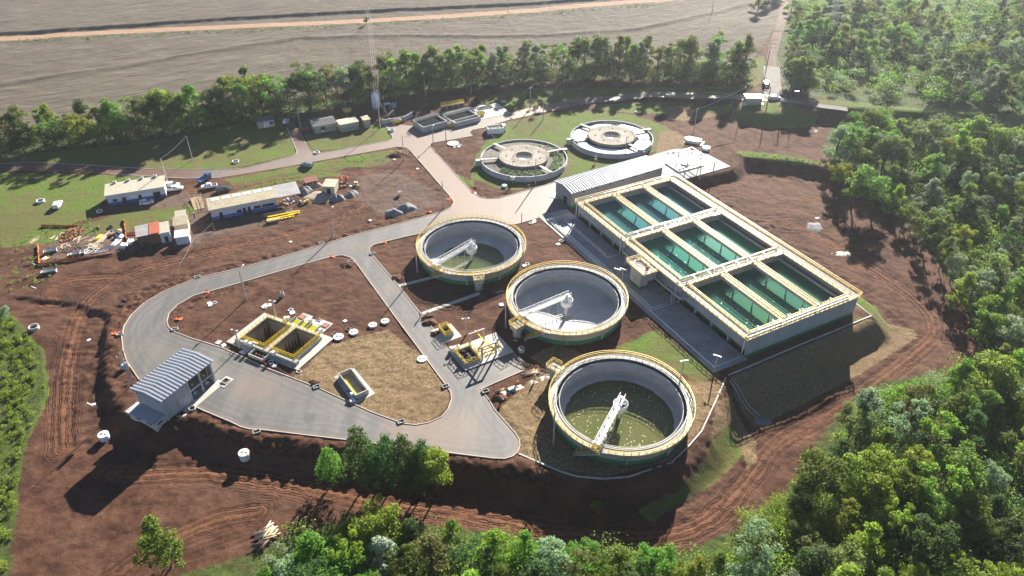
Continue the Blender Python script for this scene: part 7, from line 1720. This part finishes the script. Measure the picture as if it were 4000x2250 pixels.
# pines on the front bank and single trees
for i, (px, py, h, w, lb) in enumerate(((838, 1212, 9.5, .95, "small lone pine on the front bank"), (918, 1222, 16, .72, "leftmost and tallest pine of the clump on the bank"), (950, 1235, 13, .75, "low pine in front of the tallest one"), (985, 1228, 14.5, .75, "second tall pine of the clump"), (1025, 1232, 14.8, .8, "dark pine in the middle of the clump"), (1050, 1242, 12, .8, "lower dark pine at the front of the clump"), (1070, 1222, 12.5, .75, "pine tucked behind the dark middle one"))):
    q = G(px, py); tree("pine_tree", "pine", q.x, q.y, h, "leaf_pine" if i else "leaf_mid", lb, "pines on the front bank", 300 + i, w * 1.2)
q = G(1100, 1240); tree("bank_tree", "round", q.x, q.y, 12, "leaf_bright", "light green broadleaf tree at the end of the pine clump", "pines on the front bank", 5, 1.05)
q = G(445, 1448); tree("field_tree", "bushy", q.x - 1.5, q.y + 1.5, 14, "leaf_mid", "single slender tree over the lower ploughed ruts", None, 9, .95)
for i, (px, py, h, mt, kd, lb) in enumerate(((18, 805, 4, "leaf_silver", "round", "grey green sapling at the edge of the left scrub"), (1500, 1290, 3.2, "leaf_bright", "round", "small bright sapling on the front track edge"), (955, 1262, 2.2, "leaf_bright", "round", "low bright bush among the trunk shadows"), (2310, 395, 5, "leaf_mid", "tall", "slim tree at the end of the green berm"), (922, 62, 4.0, "leaf_dark", "round", "dark bush at the foot of the field pole"))):
    q = G(px, py); tree("sapling", kd, q.x, q.y, h, mt, lb, "single saplings", 500 + i, 1.3)
for i, (px, py, h, mt, lb) in enumerate(((1905, 28, 13, "leaf_dark", "dark round tree at the far corner of the field"), (1932, 8, 14, "leaf_mid", "leafy tree behind the dark one at the field corner"), (1990, 30, 12, "leaf_mid", "first tree on the scrub side of the dirt road top"), (1998, 75, 12, "leaf_olive", "olive tree overhanging the upper dirt road"), (2002, 118, 12, "leaf_mid", "big round tree right of the dirt road bend"), (1990, 162, 11, "leaf_olive", "round olive tree just above the paved access road"), (1955, -8, 14, "leaf_dark", "dark tree closing the far end of the dirt road"))):
    q = G(px, py); tree("roadside_tree", "bushy", q.x, q.y, h, mt, lb, "trees beside the access road", 700 + i, 1.2)
# ------------------------------------------------------------------ undergrowth: one mass
def bush_field(name, label, polys_px, n, hs, mats, seed, spread=1.0, leafn=110, size=.2, lift=0.0):
    r = random.Random(seed); rs = np.random.RandomState(seed); per = {m: ([], []) for m in mats}
    for poly, share in polys_px:
        pw = GO(poly); xs = [p[0] for p in pw]; ys = [p[1] for p in pw]; c = 0; tr_ = 0; pts = []
        while c < int(n * share) and tr_ < 60000:
            tr_ += 1; x, y = r.uniform(min(xs), max(xs)), r.uniform(min(ys), max(ys))
            if in_poly(np.array([x]), np.array([y]), pw)[0]: pts.append((x, y)); c += 1
        zs = height(np.array([p[0] for p in pts]), np.array([p[1] for p in pts]))
        for (x, y), z in zip(pts, zs):
            h = r.uniform(*hs); w = h * r.uniform(.7, 1.2) * spread; cent = [(x + r.uniform(-.4, .4) * w, y + r.uniform(-.4, .4) * w, z + lift + h * r.uniform(.3, .75)) for _ in range(4)]
            V, val = leaves(cent, np.array([w * .5] * 4), leafn, size * (.75 + h * .05), rs.randint(1 << 30)); mt = r.choice(mats); per[mt][0].append(V); per[mt][1].append(val)
    Vs = []; vals = []; mi = []
    ms = [m for m in mats if per[m][0]]
    ms = list(dict.fromkeys(ms))
    for i, m in enumerate(ms):
        v = np.concatenate(per[m][0]); Vs.append(v); vals.append(np.concatenate(per[m][1])); mi.append(np.full(len(v), i, np.int32))
    me_ = quad_mesh(name, np.concatenate(Vs), np.concatenate(vals), ms[0])
    for m in ms[1:]: me_.materials.append(MATS[m])
    me_.polygons.foreach_set("material_index", np.concatenate(mi)); o = bpy.data.objects.new(name, me_); COL.objects.link(o); o["kind"] = "stuff"; o["label"] = label; o["category"] = "undergrowth"
UG = WOODF[0]
bush_field("undergrowth", "dense bushes and creepers filling the woods around the site", [([(2110, 440), (2160, 490), (2260, 530), (2320, 590), (2400, 700), (2440, 780), (2500, 870), (2640, 860), (2640, 340), (2330, 300), (2120, 300), (2100, 380)], .3), ([(2500, 890), (2400, 940), (2200, 1010), (2110, 1110), (2010, 1250), (1900, 1350), (1760, 1440), (1700, 1500), (2640, 1520), (2640, 880)], .36), ([(690, 1440), (740, 1395), (850, 1350), (950, 1340), (1200, 1375), (1450, 1410), (1700, 1440), (1760, 1460), (1700, 1560), (620, 1560)], .34)], 1100, (1.6, 6.0), ("leaf_mid", "leaf_grass", "leaf_olive", "leaf_mid", "leaf_bright", "leaf_silver"), 31, 1.0, 230, .2)
bush_field("scrub", "wild scrub beyond the access road", [([(1990, 60), (2010, 200), (2060, 240), (2300, 262), (2600, 290), (2600, 0), (2020, 10)], 1.0)], 640, (2.0, 5.5), ("leaf_mid", "leaf_olive", "leaf_silver", "leaf_dark", "leaf_mid"), 32, 1.2, 150, .34)
bush_field("weeds", "bright green weeds along the left border of the site", [([(-60, 790), (30, 795), (90, 880), (110, 985), (60, 1120), (35, 1300), (15, 1460), (-60, 1460)], 1.0)], 420, (.4, 1.15), ("leaf_grass", "leaf_bright", "leaf_grass", "leaf_mid"), 33, 1.3, 70, .17)
bush_field("creepers", "bright creeper mounds on the slope below the lower track", [([(1980, 1240), (2060, 1180), (2180, 1230), (2250, 1330), (2150, 1400), (2000, 1330), (1960, 1290)], .8), ([(1860, 1310), (1960, 1250), (1990, 1330), (1880, 1400)], .2)], 190, (1.0, 2.6), ("leaf_grass", "leaf_bright", "leaf_grass"), 34, 1.4, 120, .18, .3)
bush_field("weeds", "clumps of weeds in the material yard and on the banks", [([(60, 590), (130, 560), (160, 690), (40, 740), (-40, 700)], .3), ([(340, 585), (460, 540), (500, 525), (400, 600)], .12), ([(100, 575), (250, 545), (250, 590), (110, 600)], .16), ([(1856, 384), (2000, 394), (2100, 412), (2095, 420), (1990, 408), (1865, 393)], .22), ([(860, 400), (990, 380), (990, 398), (900, 412)], .08), ([(620, 462), (850, 436), (850, 442), (620, 476)], .12)], 260, (.25, .8), ("leaf_grass", "leaf_bright", "leaf_mid"), 35, 1.3, 40, .13)
bush_field("hedge_undergrowth", "shrubs and creepers at the foot of the windbreak", [([(-40, 400), (300, 366), (640, 303), (900, 265), (1200, 222), (1500, 207), (1880, 222), (1880, 200), (1500, 190), (1200, 205), (900, 245), (640, 282), (300, 340), (-40, 375)], 1.0)], 700, (3.0, 8.0), ("leaf_mid", "leaf_dark", "leaf_olive", "leaf_mid"), 36, .9, 130, .25)
bush_field("field_weeds", "strip of weeds beside the dirt farm road", [([(0, 104), (300, 88), (700, 70), (1000, 56), (1400, 29), (1700, 9), (1700, 14), (1400, 35), (1000, 62), (700, 77), (300, 96), (0, 112)], 1.0)], 300, (.3, .9), ("leaf_mid", "leaf_olive"), 37, 1.6, 26, .25)
# weeds inside the older tank
r = random.Random(2); Vs = []; vals = []
for a0, a1, r0, r1, n in ((4.0, 5.2, 10.0, 13.2, 150), (5.5, 6.7, 10.2, 13.6, 150), (.35, .9, 10.5, 13.5, 25), (1.0, 1.35, 9.5, 12, 18)):
    for _ in range(n):
        a = r.uniform(a0, a1); d = r.uniform(r0, r1); h = r.uniform(.25, .6); V, val = leaves([(OT1[0] + d * math.cos(a), OT1[1] + d * math.sin(a), 1.3 + h * .4)], np.array([h]), 18, .16, r.randrange(1 << 30)); Vs.append(V); vals.append(val)
o = bpy.data.objects.new("tank_weeds", quad_mesh("tank_weeds", np.concatenate(Vs), np.concatenate(vals), "leaf_silver")); COL.objects.link(o); o["kind"] = "stuff"; o["label"] = "weeds growing inside the older round tank"; o["category"] = "weeds"
# far river glimpsed through the trees
rv = ribbon(GO([(2640, 20), (2540, 90), (2500, 130), (2475, 190), (2470, 240)]), 9.0, .15).build("river", "water_river"); struct(rv)

# ------------------------------------------------------------------ the air itself: thin morning haze
def haze():
    m = bpy.data.materials.new("haze"); m.use_nodes = True; t = m.node_tree; t.nodes.clear(); o = nd(t, "ShaderNodeOutputMaterial"); v = nd(t, "ShaderNodeVolumePrincipled")
    v.inputs["Color"].default_value = (.86, .92, 1.0, 1); v.inputs["Density"].default_value = HAZE; v.inputs["Anisotropy"].default_value = .5
    t.links.new(v.outputs[0], o.inputs["Volume"]); MATS["haze"] = m
    h = MB().bx(-900, 900, -60, 1500, -12, 112).build("haze", "haze"); h["kind"] = "stuff"; h["label"] = "thin bright morning haze over the whole site"; h["category"] = "haze"
HAZE = 0.0001
haze()
